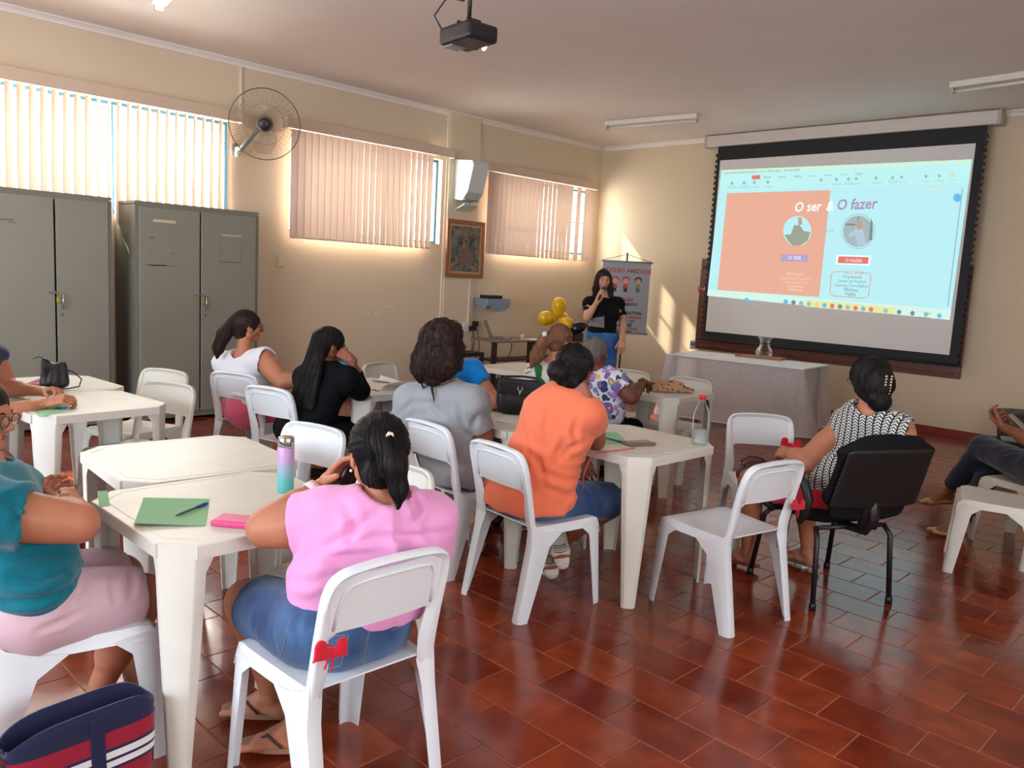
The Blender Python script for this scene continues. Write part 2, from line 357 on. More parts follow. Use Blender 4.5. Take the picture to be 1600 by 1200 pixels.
def make_chair(m, label, group=None):
    """moulded plastic chair facing +y, its origin on the floor under the seat centre"""
    r = thing('plastic_chair', label, 'chair', group=group)
    # seat: dished shell with rolled front and side skirts
    rows = []; ny, nx = 16, 16
    for j in range(ny+1):
        v = j/ny; y = -.195+.395*v; hw = .182+.024*v; row = []
        for i in range(nx+1):
            u = 2*i/nx-1; ax = abs(u)
            x = hw*max(-1, min(1, u*1.13)); drop = max(0, ax*1.13-1)/.13
            z = SH+.006-.016*(1-u*u)*math.sin(PI*min(1, v*1.05))-.008*(1-v)
            yy = y
            if v > .90: k = (v-.90)/.10; z -= .040*k**1.5; yy = .155+.045*math.sin(k*PI/2)
            z = z-.040*drop; x += .008*drop*(1 if u > 0 else -1)
            # round the front corners
            if v > .75: x *= 1-.055*((v-.75)/.25)**2
            row.append((x, yy, z))
        rows.append(row)
    thick(rows, .005, m, 'seat', r)
    # raised line round the seat
    b = MB(); pts = []
    for t in range(25):
        a = t/24; q = [(-.150, -.150), (-.165, .12), (-.13, .150), (.13, .150), (.165, .12), (.150, -.150)]
        s = a*5; i = min(4, int(s)); f = s-i; x = q[i][0]*(1-f)+q[i+1][0]*f; y = q[i][1]*(1-f)+q[i+1][1]*f
        u = x/.2; v = (y+.195)/.395; pts.append((x, y, SH+.0065-.016*(1-u*u)*math.sin(PI*min(1, v*1.05))-.008*(1-v)))
    b.tube(pts, .0035, 5); b.obj('seat_ridge', m, r, True)
    # front legs: channels open to the inside back
    for s in (-1, 1):
        top = [(s*.125, .198, SH-.022), (s*.160, .202, SH-.016), (s*.188, .196, SH-.012), (s*.204, .168, SH-.012), (s*.207, .115, SH-.018), (s*.206, .075, SH-.026)]
        mid = [(s*.155, .197, SH-.07), (s*.178, .204, SH-.07), (s*.196, .198, SH-.07), (s*.208, .176, SH-.07), (s*.211, .145, SH-.07), (s*.211, .128, SH-.07)]
        bot = [(s*.176, .222, 0), (s*.192, .227, 0), (s*.204, .224, 0), (s*.213, .212, 0), (s*.216, .196, 0), (s*.216, .182, 0)]
        rows = leg_rows(top, mid, 3)+leg_rows(mid, bot, 5)[1:]
        thick(rows, .005, m, 'leg', r, flip=(s < 0))
    # rear legs: broad blades that take over the posts of the back
    for s in (-1, 1):
        top = [(s*.155, -.190, SH-.015), (s*.180, -.205, SH+.02), (s*.197, -.208, SH+.03), (s*.203, -.185, SH+.005), (s*.200, -.110, SH-.026), (s*.200, -.030, SH-.034)]
        mid = [(s*.165, -.205, SH-.09), (s*.188, -.215, SH-.09), (s*.204, -.212, SH-.09), (s*.210, -.190, SH-.09), (s*.210, -.150, SH-.09), (s*.209, -.115, SH-.09)]
        bot = [(s*.172, -.268, 0), (s*.192, -.274, 0), (s*.206, -.270, 0), (s*.214, -.256, 0), (s*.216, -.240, 0), (s*.216, -.226, 0)]
        rows = leg_rows(top, mid, 4)+leg_rows(mid, bot, 5)[1:]
        thick(rows, .005, m, 'leg', r, flip=(s > 0))
    # back: two posts and an arched rail (frame) round a panel
    def yb(z): t = (z-SH)/.33; return -.200-.055*t-.02*t*t
    HB = .762
    path = [(-.203, SH-.10), (-.201, SH-.03), (-.199, SH+.06), (-.199, SH+.15), (-.199, SH+.23)]
    path += [(x, z) for x, z in bez((-.199, SH+.22), (-.201, HB-.035), (-.186, HB-.006), (-.120, HB-.001), 8)][1:]
    path += [(x, z) for x, z in bez((-.120, HB-.001), (-.04, HB+.006), (.04, HB+.006), (.120, HB-.001), 8)][1:]
    path += [(-x, z) for x, z in path[:12][::-1]][1:] if False else [(-x, z) for x, z in path[:12][::-1]]
    fr = []; n = len(path)
    for i, (x, z) in enumerate(path):
        a = path[max(0, i-1)]; c = path[min(n-1, i+1)]; dx, dz = c[0]-a[0], c[1]-a[1]; L = math.hypot(dx, dz); nx_, nz_ = -dz/L, dx/L   # inward normal for a path going up-left then right
        k = min(1, max(0, (z-SH-.05)/.22)); w = .056*(1-k)+.030*k
        w *= min(1, max(.25, 1-(SH-.01-z)/.10))
        if z > HB-.04: w = .024
        inx, inz = -nx_, -nz_
        P = Vector((x, yb(z), z)); I = Vector((inx, 0, inz)); D = Vector((0, -1, -.15)).normalized()
        e = .008; fr.append([P+I*e+D*.016, P+I*.001+D*.011, P+D*.000, P+I*.001-D*.012, P+I*e-D*.016, P+I*(w-e)-D*.010, P+I*w-D*.004, P+I*(w-e)+D*.007])
    b = MB(); b.loft(fr); o = b.obj('back_frame', m, r); bm = bmesh.new(); bm.from_mesh(o.data); bmesh.ops.recalc_face_normals(bm, faces=bm.faces); bm.to_mesh(o.data); bm.free(); auto_smooth(o, 1.0)
    rows = []; nx, nz = 20, 7
    for k in range(nz+1):
        row = []
        for i in range(nx+1):
            u = 2*i/nx-1; x = u*.180; zt = HB-.020-.034*(max(0, abs(u)-.55)/.45)**2; zl = SH+.165-.050*max(0, (abs(u)-.78)/.22)**1.6
            z = zl+(zt-zl)*k/nz; bow = -.016*(1-u*u); row.append((x, yb(z)-.002+bow*.9, z))
        rows.append(row)
    thick(rows, .005, m, 'backrest', r, flip=True)
    b = MB(); pts = []
    for u, k in [(-.86, 0.12), (-.84, .45), (-.80, .72), (-.70, .84), (-.4, .87), (0, .88), (.4, .87), (.70, .84), (.80, .72), (.84, .45), (.86, .12)]:
        x = u*.180; zt = HB-.020-.034*(max(0, abs(u)-.55)/.45)**2; zl = SH+.165-.050*max(0, (abs(u)-.78)/.22)**1.6; z = zl+(zt-zl)*k
        pts.append((x, yb(z)-.0035-.0144*(1-u*u), z))
    b.tube(pts, .0045, 6); b.obj('backrest_ridge', m, r, True)
    return r
def make_table(m, label, s=.675, h=.718, group=None):
    r = thing('plastic_table', label, 'table', group=group); a = s/2; c = .082; e = .009
    def octo(a, c, e):
        o = []
        for sx, sy in ((-1, -1), (1, -1), (1, 1), (-1, 1)):
            q = [(sx*a, sy*(a-c)), (sx*(a-e), sy*(a-c)), (sx*(a-c), sy*(a-e)), (sx*(a-c), sy*a)]
            if sx*sy < 0: q = q[::-1]
            o += q
        return o
    P = octo(a, c, e); Pi = octo(a-.004, c, e)
    b = MB(); b.loft([[(x, y, h-.042) for x, y in P], [(x, y, h-.005) for x, y in P], [(x*.996, y*.996, h-.001) for x, y in P], [(x*.985, y*.985, h) for x, y in P]], cap=False)
    n = len(P); b.add([(x*.985, y*.985, h) for x, y in P], [list(range(n))]); b.add([(x*.97, y*.97, h-.006) for x, y in P], [list(range(n))[::-1]])
    b.loft([[(x*.975, y*.975, h-.006) for x, y in P], [(x*.982, y*.982, h-.042) for x, y in P], [(x, y, h-.042) for x, y in P]], cap=False)
    b.obj('tabletop', m, r)
    f = MB(); q = .80*a; f.tube([(x*.9, y*.9, h-.0008) for x, y in P], .0022, 5, closed=True); f.obj('edge_ridge', m, r, True)
    for sx, sy in ((-1, -1), (1, -1), (1, 1), (-1, 1)):
        def pt(u, v, z):     # u along the chamfer, v outwards
            d = 1/math.sqrt(2); cx, cy = sx*(a-c/2-e/2), sy*(a-c/2-e/2)
            return (cx+sx*v*d+u*d*sx, cy+sy*v*d-u*d*sy, z)
        def flat(z, w, o, k):    # centre facet half width w, outward offset o, side facet depth k
            return [pt(-w-k*.70, o-k*.95, z), pt(-w-.002, o-.002, z), pt(-w+.004, o, z), pt(0, o+.001, z), pt(w-.004, o, z), pt(w+.002, o-.002, z), pt(w+k*.70, o-k*.95, z)]
        rows = [flat(h-.002, .054, .002, .055), flat(h-.05, .052, .003, .048), flat(h-.09, .050, .003, .030), flat(h-.2, .046, .003, .028), flat(h-.4, .036, .003, .024), flat(0, .022, .002, .016)]
        thick(rows, .005, m, 'leg', r, flip=(sx*sy > 0))
    return r
def ribbon_bow(loc, rz, label, parentless=True, s=1.):
    pass
chair_p = {'a': make_chair(plast, 'x'), 'b': make_chair(plast2, 'x')}
table_p = make_table(plast2, 'x')
GC, GT = 'white plastic chairs of the room', 'white plastic tables of the room'
used = set()
def chair(x, y, deg, label, kind='a'):
    src = chair_p[kind]
    o = src if kind not in used else copy_tree(src); used.add(kind)
    o.location = (x, y, 0); o.rotation_euler = (0, 0, math.radians(deg)); tag(o, label, 'chair', GC); return o
def table(x, y, deg, label):
    o = table_p if 't' not in used else copy_tree(table_p); used.add('t')
    o.location = (x, y, 0); o.rotation_euler = (0, 0, math.radians(deg)); tag(o, label, 'table', GT); return o
TA = table(-2.44, 1.195, 0, 'white plastic table in the foreground with the green sheet, blue pen and pink phone')
TB = table(-3.12, 1.365, -3.4, 'bare white plastic table directly behind the foreground table, nothing on it')
TF = table(-2.385, 3.275, -.8, 'white plastic table with clear water bottle and dark phone by the orange shirt')
TF2 = table(-3.075, 3.20, -1.5, 'white plastic table carrying the black handbag and notebook in front of the grey shirt')
TC = table(-4.57, 1.41, 6, 'white plastic table at left where clasped hands rest on a green sheet')
TD = table(-5.26, 1.44, 4, 'white plastic table at far left carrying the small black handbag')
TE = table(-4.44, 3.17, 2, 'white plastic table the woman in black leans her elbow on')
TG = table(-3.43, 5.03, 3, 'white plastic table with the patterned cloth bag near the covered front table')
TH = table(-4.80, 5.06, 4, 'white plastic table in front of the thin desk with the laptop')
chair(-2.47, 2.735, -6, 'white plastic chair the person in the orange t-shirt sits on')
chair(-1.855, 3.33, 79, 'empty white plastic chair by the water bottle table, red bow on its post')
chair(-1.896, 1.25, 89, 'white plastic chair the woman in the pink top sits on, nearest the camera')
chair(-2.56, .76, -10, 'white plastic chair under the person in teal top and pale pink trousers')
chair(-3.06, 2.80, -2, 'white plastic chair the curly haired woman in grey t-shirt sits on')
chair(-5.19, 2.76, 25, 'white plastic chair under the woman in the white sleeveless top')
chair(-4.47, 2.66, 15, 'white plastic chair the long haired woman in black sits on')
chair(-4.97, 3.87, -77, 'empty white plastic chair against the wall beyond the table of the woman in black', 'b')
chair(-5.25, 1.93, 205, 'small looking white plastic chair before the lockers, farther of two at left', 'b')
chair(-4.66, 1.72, 207, 'empty white plastic chair with shiny back tucked at the left table before the lockers', 'b')
chair(-3.19, 1.75, 194, 'empty white plastic chair facing us behind the bare table, beside the tall tumbler')
chair(-2.38, 1.61, 197, 'white plastic chair mostly hidden behind the head of the woman in pink', 'b')
chair(-4.05, 5.31, 189, 'empty white plastic chair near the banner, left of two behind the patterned bag', 'b')
chair(-3.50, 5.37, 186, 'empty white plastic chair right behind the patterned cloth bag', 'b')
chair(-2.115, 4.26, 221, 'white plastic chair carrying the brown handbag beside the woman in red skirt')
chair(-3.56, 4.42, -15, 'white plastic chair under the woman in purple flowered blouse')
chair(-4.07, 4.55, -7, 'white plastic chair under the woman in white blouse with green leaves')
chair(-3.97, 3.29, -90, 'white plastic chair of the person in bright blue behind the grey t-shirt', 'b')
chair(-4.64, .64, 0, 'white plastic chair of the bare armed person at the far left table')
chair(-.80, 5.43, 90, 'white plastic chair under the person with crossed legs at the right edge', 'b')
chair(-1.145, 5.09, 106, 'empty white plastic chair at the right edge of the picture, nearer one', 'b')
chair(-1.135, 5.78, 72, 'white plastic chair at the right edge beside the legs in dark jeans', 'b')
# ------------------------------------------------------------------ implicit surfaces for bodies, hair and clothes
def V3(*a): return np.array(a, float)
def nrm(v): v = np.asarray(v, float); return v/(np.linalg.norm(v)+1e-12)
def W(u, v, d): return CO+d*ray(u, v)          # point seen at pixel (u, v), d metres along the view axis
def vnoise(P, seed=0):
    i = np.floor(P).astype(np.int64); f = P-i; f = f*f*(3-2*f); o = 0
    for dx in (0, 1):
        for dy in (0, 1):
            for dz in (0, 1):
                h = ((i[:, 0]+dx)*73856093) ^ ((i[:, 1]+dy)*19349663) ^ ((i[:, 2]+dz)*83492791) ^ (seed*2654435761)
                h = (h ^ (h >> 13))*1274126177; h = (h ^ (h >> 16)) & 0xffff
                o = o+(h/65535.-.5)*2*(f[:, 0] if dx else 1-f[:, 0])*(f[:, 1] if dy else 1-f[:, 1])*(f[:, 2] if dz else 1-f[:, 2])
    return o
def cap(a, b, ra, rb=None, lat=None, k=None, s=1, cuts=()):
    """tapered capsule a-b; radii are numbers or (lateral, other) pairs, lat the lateral direction"""
    rb = ra if rb is None else rb
    ra = tuple(ra) if isinstance(ra, (tuple, list)) else (ra, ra); rb = tuple(rb) if isinstance(rb, (tuple, list)) else (rb, rb)
    a, b = np.asarray(a, float), np.asarray(b, float); m = max(ra+rb)
    return dict(t='c', a=a, b=b, ra=ra, rb=rb, lat=lat, k=k, s=s, cuts=cuts, lo=np.minimum(a, b)-m, hi=np.maximum(a, b)+m)
def ell(c, r, ax=None, k=None, s=1, cuts=()):
    c = np.asarray(c, float); ax = np.eye(3) if ax is None else np.asarray(ax, float); m = max(r)
    return dict(t='e', c=c, r=np.asarray(r, float), ax=ax, k=k, s=s, cuts=cuts, lo=c-m, hi=c+m)
def grow(prims, g, **kw):
    o = []
    for p in prims:
        q = dict(p)
        if q['t'] == 'c': q['ra'] = tuple(r+g for r in q['ra']); q['rb'] = tuple(r+g for r in q['rb'])
        else: q['r'] = q['r']+g
        q['lo'] = q['lo']-g; q['hi'] = q['hi']+g; q.update(kw); o.append(q)
    return o
def ev(p, P):
    if p['t'] == 'c':
        ax = p['b']-p['a']; l2 = ax@ax+1e-12; q = P-p['a']; t = np.clip(q@ax/l2, 0, 1)
        o = q-t[..., None]*ax
        if p['lat'] is None and p['ra'][0] == p['ra'][1] and p['rb'][0] == p['rb'][1]:
            d = np.sqrt((o*o).sum(-1))-(p['ra'][0]+(p['rb'][0]-p['ra'][0])*t)
        else:
            an = ax/math.sqrt(l2); L = nrm(p['lat']-an*(p['lat']@an)) if abs(nrm(p['lat'])@an) < .98 else nrm(np.cross(an, [0, 0, 1])); Dv = np.cross(an, L)
            x, y, z = o@L, o@Dv, o@an; rx = p['ra'][0]+(p['rb'][0]-p['ra'][0])*t; ry = p['ra'][1]+(p['rb'][1]-p['ra'][1])*t; rz = np.minimum(rx, ry)
            k0 = np.sqrt((x/rx)**2+(y/ry)**2+(z/rz)**2); k1 = np.sqrt((x/rx**2)**2+(y/ry**2)**2+(z/rz**2)**2)+1e-9
            d = np.where(k0 < 1e-4, -np.minimum(rx, ry), k0*(k0-1)/k1)
    else:
        q = (P-p['c'])@p['ax'].T; k0 = np.sqrt(((q/p['r'])**2).sum(-1)); k1 = np.sqrt(((q/p['r']**2)**2).sum(-1))+1e-9
        d = np.where(k0 < 1e-4, -p['r'].min(), k0*(k0-1)/k1)
    for pt, n in p['cuts']: d = np.maximum(d, (P-np.asarray(pt))@nrm(n))
    return d
def field(prims, h, k, lo=None, hi=None):
    pos = [p for p in prims if p['s'] > 0]
    L = np.min([p['lo'] for p in pos], 0)-3*h-k; Hh = np.max([p['hi'] for p in pos], 0)+3*h+k
    if lo is not None: L = np.maximum(L, lo); Hh = np.minimum(Hh, hi)
    n = np.ceil((Hh-L)/h).astype(int)+1; D = np.full(n, .06)
    xs = [L[i]+h*np.arange(n[i]) for i in range(3)]
    for p in pos+[p for p in prims if p['s'] <= 0]:
        kk = k if p['k'] is None else p['k']; m = kk+2.5*h
        i0 = np.maximum(0, np.floor((p['lo']-m-L)/h).astype(int)); i1 = np.minimum(n, np.ceil((p['hi']+m-L)/h).astype(int)+1)
        if (i1 <= i0).any(): continue
        P = np.stack(np.meshgrid(*[xs[i][i0[i]:i1[i]] for i in range(3)], indexing='ij'), -1)
        d = ev(p, P); S = D[i0[0]:i1[0], i0[1]:i1[1], i0[2]:i1[2]]
        if p['s'] > 0:
            if kk > 0: hh = np.clip(.5+.5*(S-d)/kk, 0, 1); S[...] = S+(d-S)*hh-kk*hh*(1-hh)
            else: S[...] = np.minimum(S, d)
        else:
            kk = max(kk, 1e-6); a, b = -S, d; hh = np.clip(.5+.5*(a-b)/kk, 0, 1); S[...] = -(a+(b-a)*hh-kk*hh*(1-hh))
    return D, L
CORN = np.array([(i, j, k) for i in (0, 1) for j in (0, 1) for k in (0, 1)])
EDG = [(a, b) for a in range(8) for b in range(a+1, 8) if np.abs(CORN[a]-CORN[b]).sum() == 1]
def nets(D, L, h):
    """surface nets: vertices and quads of the zero level"""
    B = D < 0; n = np.array(D.shape)
    c = [B[i:n[0]-1+i, j:n[1]-1+j, k:n[2]-1+k] for i, j, k in CORN]; s = sum(x.astype(np.int8) for x in c); act = (s > 0) & (s < 8)
    idx = np.argwhere(act); vid = np.full(act.shape, -1, np.int64); vid[act] = np.arange(len(idx))
    d = np.stack([D[idx[:, 0]+i, idx[:, 1]+j, idx[:, 2]+k] for i, j, k in CORN], 1)
    acc = np.zeros((len(idx), 3)); cnt = np.zeros(len(idx))
    for a, b in EDG:
        m = (d[:, a] < 0) != (d[:, b] < 0); t = np.where(m, d[:, a]/(d[:, a]-d[:, b]+1e-12), 0)
        acc += m[:, None]*(CORN[a]+t[:, None]*(CORN[b]-CORN[a])); cnt += m
    V = L+h*(idx+acc/cnt[:, None]); F = []
    for ax in range(3):
        u, v = (ax+1) % 3, (ax+2) % 3
        sl0 = [slice(1, n[i]-1) for i in range(3)]; sl1 = [slice(1, n[i]-1) for i in range(3)]; sl0[ax] = slice(0, n[ax]-1); sl1[ax] = slice(1, n[ax])
        A, Bx = B[tuple(sl0)], B[tuple(sl1)]; ch = np.argwhere(A != Bx)
        if not len(ch): continue
        off = np.ones(3, int); off[ax] = 0; p = ch+off; inside = A[tuple(ch.T)]
        def g(du, dv):
            q = p.copy(); q[:, u] += du; q[:, v] += dv; return vid[q[:, 0], q[:, 1], q[:, 2]]
        q = np.stack([g(-1, -1), g(0, -1), g(0, 0), g(-1, 0)], 1); q = np.where(inside[:, None], q, q[:, ::-1])
        F.append(q)
    F = np.concatenate(F); F = F[(F >= 0).all(1)]; return V, F
def vnormals(V, F):
    N = np.zeros_like(V); fn = np.cross(V[F[:, 2]]-V[F[:, 0]], V[F[:, 3]]-V[F[:, 1]])
    for j in range(4): np.add.at(N, F[:, j], fn)
    return N/(np.linalg.norm(N, axis=1)[:, None]+1e-12)
def relax(V, F, it=1, f=.5):
    for _ in range(it):
        A = np.zeros_like(V); c = np.zeros(len(V))
        for j in range(4):
            a, b = F[:, j], F[:, (j+1) % 4]; np.add.at(A, a, V[b]); np.add.at(A, b, V[a]); np.add.at(c, a, 1); np.add.at(c, b, 1)
        V = V+(A/np.maximum(c, 1)[:, None]-V)*f
    return V
def blob(prims, h, k=.02, disp=None, it=1, lo=None, hi=None):
    D, L = field(prims, h, k, lo, hi); V, F = nets(D, L, h); V = relax(V, F, it)
    if disp is not None: V = V+vnormals(V, F)*disp(V)[:, None]
    return V, F
def folds(amp=.004, sc=(5, 5, 14), seed=1, fine=.3):
    def f(P):
        w = vnoise(P*4+seed*7, seed)*.35
        a = vnoise(P*np.array(sc)+w[:, None]*4, seed+1); r = 1-np.abs(a)*2.2; b = vnoise(P*np.array(sc)*2.3+5, seed+2)
        return amp*(r-.4)+amp*fine*b
    return f
def join(parts):
    Vs, Fs, n = [], [], 0
    for V, F in parts: Vs.append(V); Fs.append(F+n); n += len(V)
    return np.concatenate(Vs), np.concatenate(Fs)
# ------------------------------------------------------------------ anatomy
def hand_prims(w, d, n, side, curls=(.4, .45, .5, .55), sc=1., thumb=(.5, .5), spread=.09):
    """palm, five fingers; w wrist, d along the palm, n the way the palm faces, side +1 right -1 left"""
    d = nrm(d); n = nrm(n-d*(np.asarray(n)@d)); x = np.cross(d, n)*side        # x to the thumb side
    P = []; w = np.asarray(w, float); s = sc
    P.append(cap(w-d*.02*s, w+d*.03*s, (.026*s, .019*s), (.034*s, .016*s), lat=x))
    for i, off in enumerate((.027, .009, -.009, -.026)):
        b = w+d*(.085-.004*abs(i-1))*s+x*off*s; P.append(cap(w+d*.018*s+x*off*.55*s, b, .014*s, .0115*s, k=.010*s))
        L = (.040, .044, .041, .032)[i]*s; c = curls[i]; a = 0.; fd = nrm(d+x*spread*(1.5-i)); p = b
        for j, (fr, ln) in enumerate(((.9, 1.), (1.15, .62), (.7, .5))):
            a += c*fr; v = fd*math.cos(a)+n*math.sin(a); q = p+v*L*ln
            P.append(cap(p, q, (.0092-.0008*j-(.0008 if i == 3 else 0))*s, (.0086-.0009*j-(.0008 if i == 3 else 0))*s, k=.0025*s)); p = q
    t, tb = thumb; b = w+d*.022*s+x*.022*s+n*.006*s; v = nrm(d*.72+x*(.75-.5*tb)+n*(.25+.5*tb)); q = b+v*.042*s
    P.append(cap(b, q, .0145*s, .0115*s, k=.010*s)); v2 = nrm(v*math.cos(t)+nrm(d+n*.3*tb)*math.sin(t)+n*.25*tb); r = q+v2*.031*s; P.append(cap(q, r, .0112*s, .0098*s, k=.003*s))
    P.append(cap(r, r+nrm(v2+d*.3*t)*.022*s, .0098*s, .0082*s, k=.003*s)); return P
def foot_prims(a, d, up=(0, 0, 1), toes=True, sc=1.):
    d = nrm(d); up = nrm(np.asarray(up, float)-d*(np.asarray(up)@d)); x = np.cross(d, up); a = np.asarray(a, float); P = []
    he = a-d*.030*sc-up*.048*sc; ball = a+d*.115*sc-up*.060*sc
    P += [cap(a, he, .032*sc, .030*sc, k=.02), cap(a+d*.01, a+d*.06*sc-up*.035*sc, .030*sc, .026*sc, k=.02), cap(he, ball, (.028*sc, .024*sc), (.040*sc, .017*sc), lat=x, k=.02), cap(a+d*.05*sc-up*.03*sc, ball, .026*sc, (.036*sc, .018*sc), lat=x, k=.02)]
    if toes:
        for i, o in enumerate((-.026, -.010, .004, .017, .028)):
            L = (.040, .042, .037, .031, .025)[i]*sc; r = (.0125, .009, .0085, .008, .0075)[i]*sc
            P.append(cap(ball+x*o*sc, ball+x*o*1.1*sc+d*L-up*.006*sc, r, r*.9, k=.003))
    else: P.append(cap(ball, ball+d*.035*sc, (.040*sc, .016*sc), (.030*sc, .012*sc), lat=x, k=.02))
    return P
def head_prims(c, R, sc=1., face=True):
    """R rows: right, forward, up; c centre of the head"""
    c = np.asarray(c, float)
    def l(x, y, z): return c+(R.T@np.array([x, y, z]))*sc
    X = R[0]; P = [ell(l(0, -.012, .030), (.071*sc, .088*sc, .078*sc), R), cap(l(0, .028, .01), l(0, .050, -.070), (.058*sc, .056*sc), (.030*sc, .030*sc), lat=X, k=.03), cap(l(-.035, .0, -.045), l(.035, .0, -.045), .035*sc, k=.03)]
    if face:
        P += [ell(l(0, .080, .020), (.040*sc, .016*sc, .022*sc), R, k=.015), cap(l(0, .086, .006), l(0, .104, -.020), .0075*sc, .0115*sc, k=.008), ell(l(-.011, .094, -.025), (.008*sc,)*3, k=.006), ell(l(.011, .094, -.025), (.008*sc,)*3, k=.006),
              cap(l(-.016, .080, -.045), l(.016, .080, -.045), .0075*sc, k=.006), cap(l(-.013, .079, -.054), l(.013, .079, -.054), .008*sc, k=.006), ell(l(0, .074, -.078), (.018*sc, .016*sc, .014*sc), R, k=.015),
              ell(l(-.037, .058, -.018), (.018*sc, .016*sc, .018*sc), R, k=.02), ell(l(.037, .058, -.018), (.018*sc, .016*sc, .018*sc), R, k=.02),
              ell(l(-.031, .088, .004), (.017*sc, .012*sc, .011*sc), R, k=.010, s=-1), ell(l(.031, .088, .004), (.017*sc, .012*sc, .011*sc), R, k=.010, s=-1)]
    for s in (-1, 1):
        P += [ell(l(s*.074, -.006, -.004), (.010*sc, .019*sc, .031*sc), R, k=.008), ell(l(s*.083, -.002, .002), (.006*sc, .009*sc, .016*sc), R, k=.006, s=-1)]
    return P
def frame(fwd, up=(0, 0, 1)):
    f = nrm(fwd); r = nrm(np.cross(f, up)); u = np.cross(r, f); return np.array([r, f, u])
def on_surface(o, pts, off=.002, maxd=.6):
    """project points along a direction onto the mesh of o; pts (origin, direction)"""
    me = o.data; from_ = []
    from mathutils.bvhtree import BVHTree
    bv = BVHTree.FromPolygons([v.co for v in me.vertices], [p.vertices for p in me.polygons])
    for p, d in pts:
        h = bv.ray_cast(Vector(p), Vector(d), maxd); from_.append((h[0]+h[1]*off) if h[0] is not None else None)
    return from_
def crease(o, person, pix, depth=.009, w=.013):
    """press a fold into cloth along a line laid over it"""
    P = []
    for i in range(len(pix)-1):
        for k in range(16): P.append((pix[i][0]+(pix[i+1][0]-pix[i][0])*k/16, pix[i][1]+(pix[i+1][1]-pix[i][1])*k/16))
    P.append(pix[-1]); hits = [h for h in on_surface(o, [(CO-person.base, nrm(ray(u, v))) for u, v in P], 0, 14) if h is not None]
    if len(hits) < 2: return
    H = np.array([tuple(h) for h in hits]); me = o.data; n = len(me.vertices); V = np.empty(n*3, np.float32); me.vertices.foreach_get('co', V); V = V.reshape(-1, 3).astype(float)
    N = np.empty(n*3, np.float32); me.vertices.foreach_get('normal', N); N = N.reshape(-1, 3); d = np.full(n, 9.); t = np.zeros(n)
    for i, h in enumerate(H):
        q = np.linalg.norm(V-h, axis=1); m = q < d; d[m] = q[m]; t[m] = i/(len(H)-1)
    a = np.sin(PI*np.clip(t, .06, .94))**.6*depth; V = V-N*(a*(np.exp(-(d/w)**2)-.55*np.exp(-((d-2*w)/w)**2)))[:, None]
    me.vertices.foreach_set('co', V.astype(np.float32).ravel()); me.update()
SKINS = {}
def skin(name, rgb): return mat(name, rgb, rough=.52, bump=.05, bscale=180, var=.06, vscale=14, sub=.12, spec=.35)
def cloth(name, rgb, **k):
    a = dict(rough=.85, bump=.12, bscale=420, var=.05, vscale=5, spec=.2, sheen=.25); a.update(k); return mat(name, rgb, **a)
def hairmat(name, rgb, **k):
    a = dict(rough=.55, bump=.45, bscale=60, var=.25, vscale=22, spec=.22, stretch=(3, 3, .35)); a.update(k); return mat(name, rgb, **a)
def strands(V, F, base, flow, n, L, r, seed, wave=.0, lift=.0013):
    """fine locks of hair laid over the surface along a flow"""
    rnd = random.Random(seed); N = vnormals(V, F); kd = KDTree(len(V))
    for i, v in enumerate(V): kd.insert(v, i)
    kd.balance(); b = MB()
    for _ in range(n):
        i = rnd.randrange(len(V)); p = V[i]+N[i]*lift*rnd.random(); pts = [p]; ph = rnd.random()*6
        for s in range(7):
            d = flow(p); c, j, dist = kd.find(p); nn = N[j]; d = nrm(d-nn*(d@nn)*.9); q = p+d*L/7
            c, j, dist = kd.find(q); q = np.array(c)+N[j]*lift*(1+s*.25)
            if wave: q = q+N[j]*wave*math.sin(ph+s*1.6)+np.cross(d, nn)*wave*math.cos(ph+s*1.3)
            if (q-p)@d < 0: q = p+d*L/7+N[j]*lift
            pts.append(q); p = q
        b.tube([x-base for x in pts], [r*.7, r, r, r, r*.9, r*.8, r*.6, r*.3], 4)
    return b
